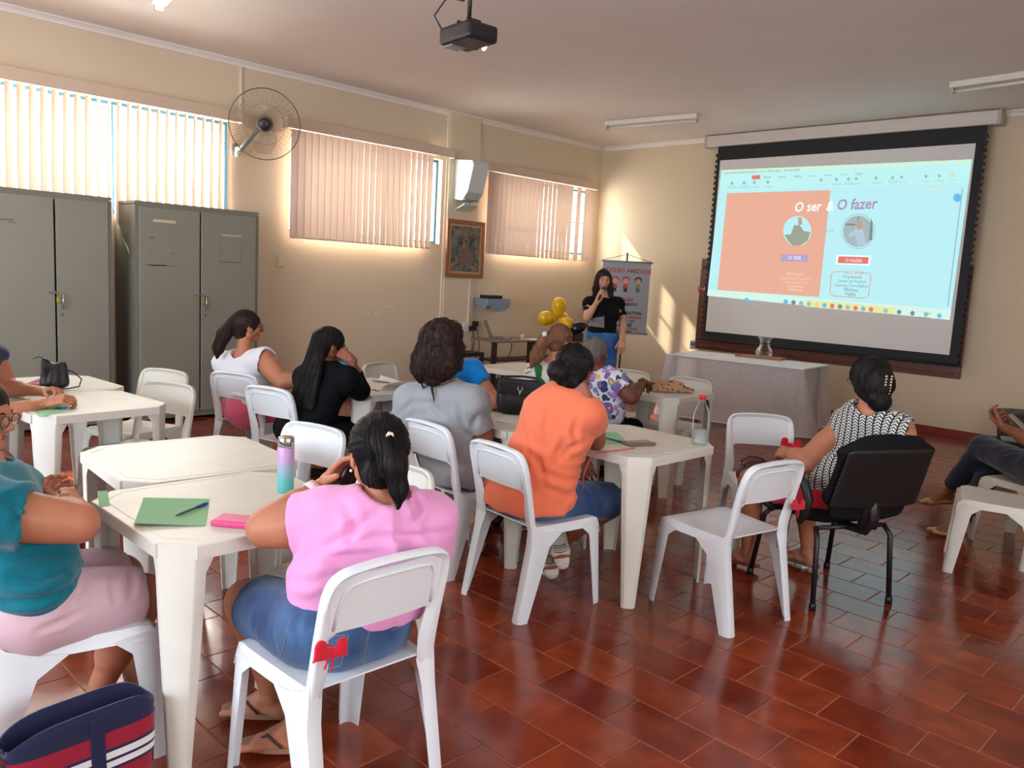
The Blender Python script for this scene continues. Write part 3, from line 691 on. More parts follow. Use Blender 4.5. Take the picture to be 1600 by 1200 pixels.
class Person:
    def __init__(s, label, J, skinm, base=None, h=.010, hh=.006, hd=.005, **o):
        """J: dict of joints in world coordinates"""
        s.J = {k: np.asarray(v, float) for k, v in J.items()}; s.o = o; s.h = h; s.hh = hh; s.hd = hd; J = s.J
        s.base = np.array([J['hip'][0], J['hip'][1], 0.]) if base is None else np.asarray(base, float)
        s.root = thing('person', label, 'person', tuple(s.base)); s.skin = skinm
        g = o.get
        s.lat = nrm(J['hr']-J['hl']) if 'hl' in J else nrm(g('lat')); 
        if 'hl' not in J: J['hl'] = J['hip']-s.lat*.085+V3(0, 0, -.02); J['hr'] = J['hip']+s.lat*.085+V3(0, 0, -.02)
        s.slat = nrm(J['sr']-J['sl']); s.fw = np.cross([0, 0, 1], s.lat)
        s.W = g('W', (.155, .135, .15, .12)); s.Dp = g('D', (.125, .105, .105, .075))      # half widths / depths at hip, waist, chest, shoulders
        s.build()
    def torso(s, g=0.):
        J, W_, D = s.J, s.W, s.Dp; hip, ch, nk = J['hip'], J['chest'], J['neck']; wa = J.get('waist', hip*.52+ch*.48)
        top = nk-(nk-ch)*.28
        P = [cap(hip, wa, (W_[0], D[0]), (W_[1], D[1]), lat=s.lat, k=.04), cap(wa, ch, (W_[1], D[1]), (W_[2], D[2]), lat=s.slat, k=.04), cap(ch, top, (W_[2], D[2]), (W_[3], D[3]), lat=s.slat, k=.04)]
        for q in (J['sl'], J['sr']): P.append(cap(top, q, .058, .060*s.o.get('arm', 1), k=.03)); P.append(cap(ch*.7+top*.3, q, .06, .056*s.o.get('arm', 1), k=.03))
        f = np.cross([0, 0, 1], s.slat)
        if s.o.get('bust', 1):
            b = s.o.get('bust', 1)
            for sg in (-1, 1): P.append(ell(ch*.75+nk*.25+f*(D[2]*.75)+s.slat*sg*.07-V3(0, 0, .05), (.062*b, .060*b, .062*b), k=.04))
        for e in s.o.get('extra', []): P.append(e)
        return grow(P, g) if g else P
    def arm(s, side, g=0.):
        J, a = s.J, s.o.get('arm', 1); S, E, Wr = J['s'+side], J['e'+side], J['w'+side]; n = nrm(Wr-E)
        P = [cap(S, E, .056*a, .043*a, k=.03), cap(S*.55+E*.45, E*.75+S*.25, .050*a, .044*a, k=.03), cap(E, Wr-n*.01, .042*a, .026, k=.015), cap(E+n*.03, E+n*.11, .044*a, .038*a, k=.02)]
        return grow(P, g) if g else P
    def leg(s, side, g=0., knee=True):
        J, a = s.J, s.o.get('legr', 1); Hh, K, A = J['h'+side], J['k'+side], J['a'+side]
        P = [cap(Hh, K, .088*a, .060*a, k=.03), cap(Hh*.6+K*.4, K, .078*a, .056*a, k=.03)]
        if knee: P += [cap(K, A, .056*a, .033, k=.02), cap(K*.85+A*.15, K*.5+A*.5-nrm(J.get('t'+side, s.fw))*.012, .056*a, .047*a, k=.03)]
        return grow(P, g) if g else P
    def legs_ok(s, side): return 'k'+side in s.J
    def build(s):
        J, o = s.J, s.o; R = frame(o['face'], o.get('hup', (0, 0, 1))); s.R = R; hs = o.get('hs', .96); s.hs = hs
        P = s.torso(-s.o.get('slim', .014))
        nk, hc = J['neck'], J['head']; P.append(cap(nk-(hc-nk)*.12, hc-R[2]*.045-R[1]*.012, .052, .046, k=.03)); s.neckp = P[-1]
        for sd in 'lr':
            if 'e'+sd in J: P += s.arm(sd)
            if s.legs_ok(sd): P += s.leg(sd)
        bt = J['hip']-s.fw*.04; P += [ell(bt+s.lat*sg*.07-V3(0, 0, .01), (.095, .10, .09), k=.04) for sg in (-1, 1)]
        parts = [blob(P, s.h, .02)]
        hp = head_prims(hc, R, hs, o.get('showface', True)); hp.append(cap(hc-R[2]*.035-R[1]*.012, hc-R[2]*.085-R[1]*.012-(hc-nk)*0, .047, .044, k=.015)); parts.append(blob(hp, s.hd, .012))
        for sd in 'lr':
            if 'hand'+sd in o:
                q = o['hand'+sd]; parts.append(blob(hand_prims(J['w'+sd], q[0], q[1], 1 if sd == 'r' else -1, **(q[2] if len(q) > 2 else {}))+[cap(J['w'+sd]-nrm(J['w'+sd]-J['e'+sd])*.03, J['w'+sd], .0275, .026)], s.hh, .006, it=0))
            if s.legs_ok(sd) and 't'+sd in J: parts.append(blob(foot_prims(J['a'+sd], J['t'+sd], o.get('fup'+sd, (0, 0, 1)), o.get('toes', True))+[cap(J['a'+sd], J['a'+sd]+nrm(J['k'+sd]-J['a'+sd])*.04, .0335, .034)], s.hh, .012, it=0))
        V, F = join(parts); s.body = s.put('body', (V, F), s.skin)
        # eyes, brows and lips
        if o.get('showface', True):
            def l(x, y, z): return hc+(R.T@np.array([x, y, z]))*hs
            em = mat('eye_white', (176, 164, 156), rough=.25); im = mat('iris_brown', (40, 24, 16), rough=.2); lm = mat('lips_'+s.skin.name, o.get('lips', (150, 72, 66)), rough=.45); bm_ = mat('eyebrow_dark', (34, 24, 22), rough=.8)
            for sg in (-1, 1):
                e = s.sph('eye', l(sg*.031, .0735, .004), .0115*hs, em); s.sph('iris', l(sg*.031, .0785, .004), .0076*hs, im, e)
                b = MB(); b.tube([l(sg*a, y, z)-s.base for a, y, z in ((.015, .094, .021), (.028, .092, .027), (.042, .083, .025), (.050, .073, .018))], [.0022, .003, .0026, .001], 5); b.obj('eyebrow', bm_, s.root, True)
            b = MB(); b.tube([l(x, y, z)-s.base for x, y, z in ((-.024, .077, -.049), (-.012, .087, -.046), (0, .089, -.0475), (.012, .087, -.046), (.024, .077, -.049))], [.001, .0035, .0030, .0035, .001], 6)
            b.tube([l(x, y, z)-s.base for x, y, z in ((-.022, .077, -.050), (-.01, .086, -.055), (.01, .086, -.055), (.022, .077, -.050))], [.001, .0042, .0042, .001], 6); b.obj('lips', lm, s.root, True)
    def put(s, name, VF, m, parent=None, label=None):
        V, F = VF; o = mesh_obj(name, V-s.base, F, m, s.root if parent is None else parent, True)
        if label: o['label'] = label
        return o
    def sph(s, name, c, r, m, parent=None, n=12):
        b = MB(); b.lathe([(r*math.sin(PI*i/8)+1e-5, -r*math.cos(PI*i/8)) for i in range(9)], tuple(np.asarray(c)-s.base), n)
        return b.obj(name, m, s.root if parent is None else parent, True)
    def l(s, x, y, z): return s.J['head']+(s.R.T@np.array([x, y, z]))*s.hs
    def shirt(s, m, g=.014, hem=None, sleeve=.55, sg=.016, neck=.062, neckoff=(0, 0, 0), disp=None, name='shirt', label=None, nostrap=None, armhole=None, h=None, loose=(), over=False):
        J = s.J; P = s.torso(g); cuts = []
        if over: P += [ell(J['hip']-s.fw*.045+s.lat*sg_*.065-V3(0, 0, .01), (.125+g, .118+g, .115+g), k=.04) for sg_ in (-1, 1)]
        hp = (J['hip']+(V3(0, 0, -.03) if hem is None else V3(*hem[0])), (0, 0, -1) if hem is None else hem[1])
        P = [dict(p, cuts=(hp,)) for p in P]+[dict(p, cuts=(hp,)) for p in loose]
        if sleeve:
            for sd in 'lr':
                if 'e'+sd not in J: continue
                S, E, Wr = J['s'+sd], J['e'+sd], J['w'+sd]; a = s.o.get('arm', 1)
                if sleeve <= 1:
                    end = S+(E-S)*sleeve; n = nrm(E-S); r1 = .056*a+(.043*a-.056*a)*sleeve+sg
                    P.append(cap(S, end+n*.05, .058*a+g, r1+.002, k=.02, cuts=((end, n),)))
                    P.append(cap(end-n*.035, end+n*.08, r1-sg+.005, r1-sg+.005, k=.004, s=-1))
                else:
                    f = sleeve-1; P.append(cap(S, E, .058*a+g, .045*a+sg, k=.02)); end = E+(Wr-E)*f; n = nrm(Wr-E)
                    P.append(cap(E, end+n*.04, .045*a+sg, .03+sg*.9, k=.015, cuts=((end, n),))); P.append(cap(end-n*.02, end+n*.06, .034, .034, k=.004, s=-1))
        nk, hc = J['neck'], J['head']; up = nrm(hc-nk); c = nk+V3(*neckoff); P.append(cap(c-up*.01, c+up*.2, neck, neck*1.25, k=.012, s=-1))
        if armhole:
            for sd in 'lr':
                if 'e'+sd in J:
                    S = J['s'+sd]; out = nrm(J['e'+sd]-S)*.4+s.slat*(1 if sd == 'r' else -1); out = nrm(out)
                    P.append(ell(S+out*armhole[0]-V3(0, 0, armhole[2]), (armhole[1], armhole[1], armhole[1]*1.3), k=.012, s=-1))
        return s.put(name, blob(P, h or s.h*.8, .02, disp or folds(.006, (4, 4, 10), len(name)+3)), m, label=label)
    def trousers(s, m, hem=.55, g=.014, name='trousers', disp=None, label=None, skirt=False, top=.03, h=None):
        """hem: <=1 part of the thigh covered, 1..2 down to the ankle"""
        J = s.J; hip = J['hip']; P = [cap(hip, hip*.75+J['chest']*.25, (s.W[0]+g, s.Dp[0]+g), (s.W[1]+g, s.Dp[1]+g), lat=s.lat, k=.04, cuts=((hip+V3(0, 0, .06+top), (0, 0, 1)),))]
        bt = hip-s.fw*.04; P += [ell(bt+s.lat*sg*.07-V3(0, 0, .01), (.095+g, .10+g, .09+g), k=.04, cuts=((hip+V3(0, 0, .06+top), (0, 0, 1)),)) for sg in (-1, 1)]
        a = s.o.get('legr', 1)
        for sd in 'lr':
            if not s.legs_ok(sd): continue
            Hh, K, A = J['h'+sd], J['k'+sd], J['a'+sd]
            if hem <= 1:
                end = Hh+(K-Hh)*hem; n = nrm(K-Hh); r1 = .088*a+(.060-.088)*a*hem+g+.008; P.append(cap(Hh, end+n*.06, .088*a+g+.004, r1, k=.03, cuts=((end, n),))); P.append(cap(end-n*.015, end+n*.08, r1-.010, r1-.010, k=.004, s=-1))
            else:
                f = hem-1; end = K+(A-K)*f; n = nrm(A-K); P.append(cap(Hh, K, .088*a+g, .062*a+g, k=.03)); r1 = .058*a+(.036-.058)*f+g+.004
                P.append(cap(K, end+n*.05, .060*a+g, r1, k=.03, cuts=((end, n),))); P.append(cap(end-n*.02, end+n*.08, r1-.008, r1-.008, k=.004, s=-1))
        if skirt: kl, kr = J['hl']+(J['kl']-J['hl'])*hem*.9, J['hr']+(J['kr']-J['hr'])*hem*.9; P.insert(0, cap((J['hl']+J['hr'])/2, (kl+kr)/2, (.12, .08), (.12, .06), lat=s.lat, k=.05))
        return s.put(name, blob(P, h or s.h, .02, disp or folds(.004, (9, 9, 7), len(name)+9)), m, label=label)
    def hair(s, prims, m, flow=None, n=160, L=.09, r=.0016, wave=0., disp=None, k=.02, h=None, seed=3, name='hair', label=None):
        VF = blob(prims, h or s.hd*1.15, k, disp); o = s.put(name, VF, m, label=label)
        if flow is not None and n:
            b = strands(VF[0], VF[1], s.base, flow, n, L, r, seed, wave); b.obj('loose_strands', m, o, True)
        return o
    def cap_hair(s, low=-.03, front=.055, g=.012):
        """scalp hair in head coordinates: back and top of the skull, cut clear of the face"""
        R = s.R; hs = s.hs; f = R[1]; c = s.l(0, -.014, .032)
        cutf = (s.l(0, front, .02), nrm(f*1.-R[2]*.75)); 
        return [ell(c, ((.071+g)*hs, (.088+g)*hs, (.078+g)*hs), R, cuts=(cutf,)), ell(s.l(0, -.045, low), (.064*hs, .050*hs, .055*hs), R, cuts=((s.l(0, .01, 0), f),))]
    def glasses(s, m, w=.030):
        b = MB()
        for sg in (-1, 1):
            b.tube([s.l(sg*.032+.026*math.cos(t)*(1 if abs(math.cos(t)) < .9 else .97), .101, .001+.019*math.sin(t))-s.base for t in [2*PI*i/16 for i in range(16)]], .0014, 5, closed=True)
            b.tube([s.l(sg*.058, .100, .006)-s.base, s.l(sg*.074, .085, .007)-s.base, s.l(sg*.081, .0, .010)-s.base, s.l(sg*.082, -.012, -.004)-s.base], .0016, 5)
        b.tube([s.l(-.007, .103, .004)-s.base, s.l(0, .106, .007)-s.base, s.l(.007, .103, .004)-s.base], .0014, 5)
        o = b.obj('glasses', m, s.root, True); lens = MB()
        for sg in (-1, 1):
            c = s.l(sg*.032, .101, .001); lens.add([c-s.base]+[s.l(sg*.032+.0245*math.cos(t), .101, .001+.018*math.sin(t))-s.base for t in [2*PI*i/16 for i in range(16)]], [[0, 1+i, 1+(i+1) % 16] for i in range(16)])
        lens.obj('lens', glass, o); return o
# ------------------------------------------------------------------ the people
sk_tan = skin('skin_tan', (178, 116, 88)); sk_brown = skin('skin_brown', (140, 84, 62)); sk_dark = skin('skin_dark_brown', (112, 64, 48)); sk_light = skin('skin_light', (205, 150, 122))
hb = hairmat('hair_black', (24, 19, 20)); hdb = hairmat('hair_dark_brown', (48, 31, 28)); hlb = hairmat('hair_light_brown', (134, 92, 68)); hgr = hairmat('hair_grey', (104, 98, 92))
DOWN = V3(0, 0, -1)
def toward(pt, away=0.): 
    pt = np.asarray(pt, float); return lambda p: nrm(pt-p)
def down(c=None): return lambda p: DOWN
# 1 -- woman in the pink top, nearest the camera
J = dict(hip=(-1.87, 1.27, .50), chest=W(588, 862, 2.31), neck=W(600, 784, 2.28), head=W(592, 712, 2.30),
         sl=W(514, 814, 2.28), sr=W(666, 812, 2.38), el=G(414, 826, .757), wl=W(508, 757, 2.40), er=W(664, 905, 2.48), wr=W(560, 800, 2.60),
         kl=(-2.24, 1.16, .455), kr=(-2.21, 1.42, .455), al=G(425, 1085, .09), ar=G(462, 1135, .085), tl=(-.75, -.65, 0), tr=(-.7, -.7, 0))
J['hl'] = np.array(J['hip'])+V3(-.02, -.095, -.01); J['hr'] = np.array(J['hip'])+V3(-.02, .095, -.01)
hd = W(558, 704, 2.35)-J['wl']
p1 = Person('woman in pink top and denim shorts holding her face, seen from behind', J, sk_tan, face=(-.90, .42, -.32), h=.008, hh=.0036, hd=.0042, showface=True, hs=1.0,
            W=(.190, .190, .185, .125), Dp=(.135, .125, .112, .080), arm=1.18, legr=1.05, bust=1.1, handl=(hd, J['head']-W(545, 725, 2.36), dict(curls=(.25, .3, .35, .4))), handr=(W(545, 745, 2.46)-J['wr'], J['head']-J['wr'], dict(curls=(.5, .5, .6, .6))))
pinkc = cloth('pink_jersey', (226, 152, 200))
sp1 = p1.shirt(pinkc, g=.016, sleeve=.52, sg=.022, neck=.066, neckoff=(0, .0, .030), hem=((0, 0, .025), (-.1, 0, -1)), h=.007, disp=folds(.011, (3, 3, 8), 5), name='blouse')
def denim(name, a, b):
    m = cloth(name, a, var=0, bump=.25); t, bb = nodes(m); N = t.nodes; n = N.new('ShaderNodeTexNoise'); n.inputs['Scale'].default_value = 6; n.inputs['Detail'].default_value = 6
    c = N.new('ShaderNodeValToRGB'); c.color_ramp.elements[0].position = .38; c.color_ramp.elements[0].color = lin(a); c.color_ramp.elements[1].position = .72; c.color_ramp.elements[1].color = lin(b)
    tc = N.new('ShaderNodeTexCoord'); t.links.new(tc.outputs['Object'], n.inputs[0]); t.links.new(n.outputs[0], c.inputs[0]); t.links.new(c.outputs[0], bb.inputs['Base Color']); return m
jean = denim('denim_blue', (34, 58, 98), (76, 110, 152))
sh1 = p1.trousers(jean, hem=.80, g=.016, name='denim_shorts', h=.007, disp=folds(.004, (7, 7, 7), 4))
# stitched back pockets and waistband
stitch = mat('stitching', (150, 130, 108), rough=.8)
def seam(o, person, pix, D, m, r=.0012, name='seam', closed=False, off=.001, sub=6):
    """a line laid over the surface of o through points given as seen by the camera"""
    P = []; n = len(pix)
    for i in range(n if closed else n-1):
        a, b = pix[i], pix[(i+1) % n]
        for k in range(sub): P.append((a[0]+(b[0]-a[0])*k/sub, a[1]+(b[1]-a[1])*k/sub))
    if not closed: P.append(pix[-1])
    org = CO-person.base; hits = on_surface(o, [(org, nrm(ray(u, v))) for u, v in P], off, D+2); hits = [h for h in hits if h is not None]
    if len(hits) < 3: return None
    b = MB(); b.tube([tuple(h) for h in hits], r, 4, closed); return b.obj(name, m, o, True)
seam(sh1, p1, [(500, 995), (545, 992), (532, 1040), (503, 1046)], 2.3, stitch)
seam(sh1, p1, [(612, 985), (645, 968), (640, 1010), (612, 1018)], 2.3, stitch)
seam(sh1, p1, [(578, 978), (572, 1010), (562, 1045)], 2.3, stitch)
seam(sh1, p1, [(455, 960), (448, 995), (440, 1025)], 2.3, stitch)
c1 = p1.l
h1 = [*p1.cap_hair(low=-.045, front=.060, g=.013)]
tie = c1(-.010, -.098, .030)
h1 += [cap(c1(0, -.075, .035), tie, .040, .026, k=.02), cap(tie, c1(.018, -.122, -.035), .030, .034, k=.02), cap(c1(.018, -.122, -.035), c1(.030, -.115, -.105), .034, .020, k=.02), cap(c1(.03, -.115, -.10), c1(.028, -.105, -.150), .020, .005, k=.02)]
hr1 = p1.hair(h1, hb, flow=lambda p: nrm(tie-p) if (p-p1.J['head'])@p1.R[1] > -.085 else nrm(c1(.03, -.115, -.20)-p), n=420, L=.10, r=.0011, disp=lambda P: .0022*vnoise(P*np.array((70, 70, 12)), 3), h=.0045)
b = MB(); b.tube([tuple(W(u, v, 2.188)-p1.base) for u, v in ((603, 688), (604, 681), (608, 677), (613, 678), (615, 682))], [.002, .0045, .006, .0045, .002], 6)
o = b.obj('hair_clip', mat('cream_clip', (240, 214, 200), rough=.3), hr1, True); o.location = tuple((p1.J['head']-W(608, 700, 2.2))*0)
p1.sph('earring', c1(-.080, -.004, -.040), .0045, mat('pearl', (240, 232, 224), rough=.15))
wt = MB(); wv_ = nrm(J['wl']-p1.J['el']); wc = p1.J['wl']-wv_*.040
xx_ = nrm(np.cross(wv_, [0, 0, 1])); yy_ = np.cross(wv_, xx_)
wt.loft([[tuple(wc+wv_*t+(xx_*math.cos(a)+yy_*math.sin(a))*r-p1.base) for a in [2*PI*i/24 for i in range(24)]] for t, r in ((-.014, .0345), (-.014, .0375), (.014, .0355), (.014, .0325), (-.014, .0345))], cap=False)
wo = wt.obj('watch_strap', mat('pale_pink_strap', (236, 196, 200), rough=.4), p1.root, True)
MB().box(tuple(wc+xx_*.0-nrm(ray(490, 745)-wv_*(ray(490, 745)@wv_))*-.034-p1.base), (.013, .011, .005), rot=Matrix([[wv_[i], xx_[i], yy_[i]] for i in range(3)]), bev=.002).obj('watch_case', mat('dark_case', (40, 40, 44), rough=.2, metal=.5), wo)
gm = mat('gold_frame', (180, 130, 80), rough=.25, metal=.8); p1.glasses(gm)
sand = mat('tan_sandal', (150, 112, 88), rough=.6)
def flipflop(person, a, d, m, strap, sc=1., tilt=0):
    d = nrm(d); x = np.cross(d, [0, 0, 1]); c = np.asarray(a)+d*.045*sc; z = c[2]-.072*sc; pts = []
    for i in range(20):
        t = 2*PI*i/20; L = .125*sc*math.cos(t); w = (.038+.010*math.cos(t))*sc*math.sin(t); pts.append(c+d*L+x*w)
    b = MB(); b.loft([[(p[0]-person.base[0], p[1]-person.base[1], max(.001, z)-.0) for p in pts], [(p[0]-person.base[0], p[1]-person.base[1], max(.001, z)+.018*sc) for p in pts]])
    o = b.obj('sandal', m, person.root); auto_smooth(o)
    b = MB(); tp = c+d*.075*sc; 
    for s in (-1, 1): b.tube([tuple(np.array((tp[0], tp[1], z+.020*sc))-person.base), tuple(np.array([*(c+d*.035*sc+x*s*.030*sc)[:2], z+.058*sc])-person.base), tuple(np.array([*(c-d*.015*sc+x*s*.040*sc)[:2], z+.022*sc])-person.base)], .0045*sc, 6)
    b.obj('strap', strap, o, True); return o
flipflop(p1, J['al'], J['tl'], sand, mat('dark_strap', (70, 50, 46), rough=.5)); flipflop(p1, J['ar'], J['tr'], sand, mat('dark_strap', (70, 50, 46)))
# 2 -- person in the orange t-shirt
J = dict(hip=(-2.52, 2.70, .50), waist=W(845, 735, 3.72), chest=W(868, 668, 3.68), neck=W(888, 612, 3.66), head=W(898, 578, 3.66),
         sl=W(848, 636, 3.70), sr=W(919, 648, 3.60), el=W(862, 715, 3.88), wl=W(908, 708, 3.95), er=G(932, 690, .757), wr=W(919, 628, 3.58),
         kr=(-2.31, 3.12, .44), kl=(-2.60, 3.10, .46), ar=W(874, 848, 3.98), al=W(858, 852, 4.06), tr=W(884, 905, 3.86)-W(876, 850, 3.98), tl=W(866, 915, 4.0)-W(860, 855, 4.06), hl=(-2.60, 2.71, .49), hr=(-2.43, 2.69, .49))
p2 = Person('person in plain orange t-shirt and knee length denim shorts, head propped on hand', J, sk_brown, face=(-.35, .92, -.12), h=.009, hh=.004, hd=.0046,
            W=(.145, .145, .160, .110), Dp=(.112, .105, .105, .075), arm=.92, legr=.98, bust=0, handr=(W(903, 600, 3.60)-J['wr'], J['head']-J['wr'], dict(curls=(.7, .8, .9, 1.))), handl=(W(922, 750, 3.93)-J['wl'], (-.3, .6, -.5), dict(curls=(.25, .35, .45, .3))), toes=False, fupr=nrm(-ray(880, 880))*-1., fupl=nrm(-ray(880, 880))*-1.)
sp2 = p2.shirt(cloth('orange_jersey', (232, 118, 84)), g=.018, sleeve=.46, sg=.020, neck=.060, hem=((0, 0, -.035), (0, .12, -1)), h=.008, disp=folds(.009, (4, 4, 7), 12), name='t_shirt', over=True, loose=[cap(W(838, 790, 3.72), W(850, 700, 3.72), (.188, .135), (.160, .115), lat=nrm(J['sr']-J['sl']), k=.04)])
p2.trousers(jean, hem=.92, g=.018, name='denim_shorts', h=.008)
c2 = p2.l
h2 = p2.cap_hair(low=-.04, front=.062, g=.016)+[ell(c2(-.045, -.105, -.012), (.050, .046, .046), k=.012)]
bun = c2(-.03, -.09, .0)
hr2 = p2.hair(h2, hb, flow=toward(bun), n=260, L=.07, r=.0011, disp=lambda P: .004*vnoise(P*45, 3), h=.005)
b = MB(); b.tube([tuple(c2(-.02+.03*math.cos(t), -.088-.004*math.sin(t), .018+.022*math.sin(t))-p2.base) for t in [i*PI/8-.3 for i in range(8)]], .0035, 6); b.obj('hair_tie', mat('pink_tie', (196, 110, 130), rough=.6), hr2, True)
# sneakers, their soles turned to the camera
def sneaker(person, a, d, up, cu, cs, cp, sc=1.):
    d = nrm(d); up = nrm(np.asarray(up, float)-d*(np.asarray(up)@d)); x = np.cross(d, up); a = np.asarray(a, float)
    sole0 = a-d*.038*sc-up*.066*sc; tip = a+d*.150*sc-up*.074*sc; ball = a+d*.085*sc-up*.072*sc
    b_ = blob([cap(a-d*.004, a-d*.01-up*.030, .040*sc, .042*sc, cuts=((a+up*.012, up),)), cap(sole0+up*.02*sc, ball+up*.022*sc, (.034*sc, .030*sc), (.042*sc, .026*sc), lat=x), cap(ball+up*.020*sc, tip+up*.018*sc, (.042*sc, .026*sc), (.030*sc, .020*sc), lat=x), cap(a+d*.02*sc-up*.01, a+d*.09*sc-up*.045*sc, .034*sc, .028*sc)], .005, .02)
    o = person.put('sneaker', b_, cu)
    s_ = blob([cap(sole0, ball, (.036*sc, .016*sc), (.046*sc, .014*sc), lat=x), cap(ball, tip+up*.006*sc, (.046*sc, .014*sc), (.034*sc, .012*sc), lat=x)], .0045, .015); person.put('sole', s_, cs, o)
    t_ = blob([cap(sole0-up*.012*sc+d*.0, sole0-up*.012*sc+d*.045*sc, (.028*sc, .007*sc), (.026*sc, .007*sc), lat=x)], .004, .01); person.put('heel_pad', t_, cp, o)
    b = MB()
    for i in range(5):
        q = a+d*(.035+.014*i)*sc+up*(.012-.011*i)*sc; b.tube([tuple(q-x*.020*sc-up*.006*sc-person.base), tuple(q+up*.006*sc-person.base), tuple(q+x*.020*sc-up*.006*sc-person.base)], .0022*sc, 5)
    for i in range(4): q = ball+d*(.012*i-.03)*sc-up*.013*sc; b.tube([tuple(q-x*.030*sc-person.base), tuple(q+d*.01*sc-up*.003*sc-person.base), tuple(q+x*.030*sc-person.base)], .003*sc, 5)
    b.obj('laces', mat('grey_laces', (90, 88, 96), rough=.7), o, True)
wh = cloth('shoe_white', (196, 200, 214)); so = mat('sole_cream', (206, 192, 176), rough=.7, bump=.3, bscale=90); gp = mat('mint_rubber', (120, 178, 148), rough=.6)
sneaker(p2, J['ar'], J['tr'], p2.o['fupr'], wh, so, gp); sneaker(p2, J['al'], J['tl'], p2.o['fupl'], wh, so, gp)

for q in ([(700, 832), (655, 838), (600, 842), (545, 846)], [(486, 862), (520, 850), (560, 822), (590, 800)], [(484, 868), (520, 872), (570, 868), (610, 858)], [(448, 905), (478, 912), (505, 905)], [(640, 770), (650, 795), (648, 820)], [(540, 790), (552, 815), (548, 840)]): crease(sp1, p1, q, .010, .013)
for q in ([(905, 650), (897, 672), (900, 700)], [(912, 692), (890, 700), (872, 720)], [(898, 752), (870, 748), (845, 735)], [(900, 778), (878, 772), (852, 762)], [(820, 700), (842, 722), (850, 750)], [(860, 640), (850, 670), (852, 700)], [(885, 690), (868, 712), (862, 740)]): crease(sp2, p2, q, .010, .014)
for q in ([(470, 955), (462, 985), (470, 1010)], [(430, 960), (425, 990), (432, 1015)], [(400, 955), (396, 985), (402, 1005)]): crease(sh1, p1, q, .004, .010)
def default_legs(J, lat, fw, spread=.09, knee=.42, kz=.46, ank=(.05, .09)):
    h = np.asarray(J['hip'], float); lat = nrm(lat); fw = nrm(fw)
    for s, k in ((-1, 'l'), (1, 'r')):
        J['h'+k] = h+lat*s*.085+V3(0, 0, -.015)
        if 'k'+k not in J: J['k'+k] = h+lat*s*spread+fw*knee+V3(0, 0, kz-h[2])
        if 'a'+k not in J: K = np.asarray(J['k'+k]); J['a'+k] = V3(*(K+fw*ank[0])[:2], ank[1])
        if 't'+k not in J: J['t'+k] = fw
    return J
black_shoe = cloth('shoe_black', (30, 28, 30), rough=.5)
def simple_shoe(person, side, m, sole, low=True):
    J = person.J; a, d = J['a'+side], nrm(J['t'+side]*V3(1, 1, 0)); x = np.cross(d, [0, 0, 1])
    o = person.put('shoe', blob([cap(a-d*.03-V3(0, 0, .045), a+d*.11-V3(0, 0, .055), (.036, .034), (.044, .026), lat=x, cuts=((a+V3(0, 0, -.005 if low else .03), (0, 0, 1)),)), cap(a+d*.10-V3(0, 0, .058), a+d*.15-V3(0, 0, .062), (.042, .024), (.030, .016), lat=x)], .006, .02), m)
    person.put('sole', blob([cap(a-d*.03-V3(0, 0, .078), a+d*.14-V3(0, 0, .080), (.038, .010), (.036, .008), lat=x)], .005, .01), sole, o)
dk = mat('sole_dark', (40, 34, 32), rough=.8)
# 3 -- curly haired woman in grey
J = dict(hip=(-3.07, 2.79, .50), waist=W(708, 705, 4.24), chest=W(696, 655, 4.19), neck=W(690, 603, 4.13), head=W(693, 539, 4.08),
         sl=W(643, 628, 4.18), sr=W(737, 632, 4.10), er=W(757, 700, 4.15), wr=W(776, 728, 4.30), el=W(628, 692, 4.25), wl=W(660, 700, 4.42))
J = default_legs(J, (1, -.03, 0), (0.05, 1, 0), knee=.40); J['ar'] = V3(-3.17, 3.00, .10); J['tr'] = V3(.55, -.45, 0); J['al'] = V3(-3.22, 3.32, .09)
p3 = Person('woman with shoulder length dark curly hair in plain grey t-shirt, seen from behind', J, sk_tan, face=(-.35, .94, 0), h=.010, hh=.005, hd=.0055, W=(.190, .185, .180, .125), Dp=(.13, .13, .120, .080), arm=1.12, legr=1.0, bust=1.1,
            handr=((.2, 1, -.1), (-1, 0, -.2)), handl=((.3, 1, -.1), (1, 0, -.2)), toes=False)
sp3 = p3.shirt(cloth('grey_jersey', (152, 154, 160)), g=.026, sleeve=.62, sg=.030, neck=.064, hem=((0, 0, -.065), (0, 0, -1)), disp=folds(.010, (4, 4, 8), 21), name='t_shirt', over=True)
p3.trousers(cloth('maroon_cloth', (66, 34, 46)), hem=1.8, g=.014)
simple_shoe(p3, 'r', cloth('shoe_grey', (96, 104, 112)), so); simple_shoe(p3, 'l', cloth('shoe_grey', (96, 104, 112)), so)
c3 = p3.l
h3 = p3.cap_hair(low=-.05, front=.050, g=.030)+[cap(c3(-.03, -.05, .03), c3(-.055, -.075, -.10), .072, .078), cap(c3(.03, -.05, .03), c3(.045, -.075, -.10), .070, .066), cap(c3(-.045, -.065, -.08), c3(-.075, -.075, -.145), .066, .045), cap(c3(0, -.08, -.08), c3(-.01, -.085, -.165), .066, .040), ell(c3(0, -.02, .065), (.085, .092, .058), p3.R), cap(c3(-.085, .0, .0), c3(-.095, -.02, -.11), .038, .036), cap(c3(.082, .0, .0), c3(.085, -.02, -.10), .034, .030)]
p3.hair(h3, hdb, flow=down(), n=700, L=.11, r=.0016, wave=.006, disp=lambda P: .009*vnoise(P*38, 5)+.004*vnoise(P*85, 6), h=.0065)
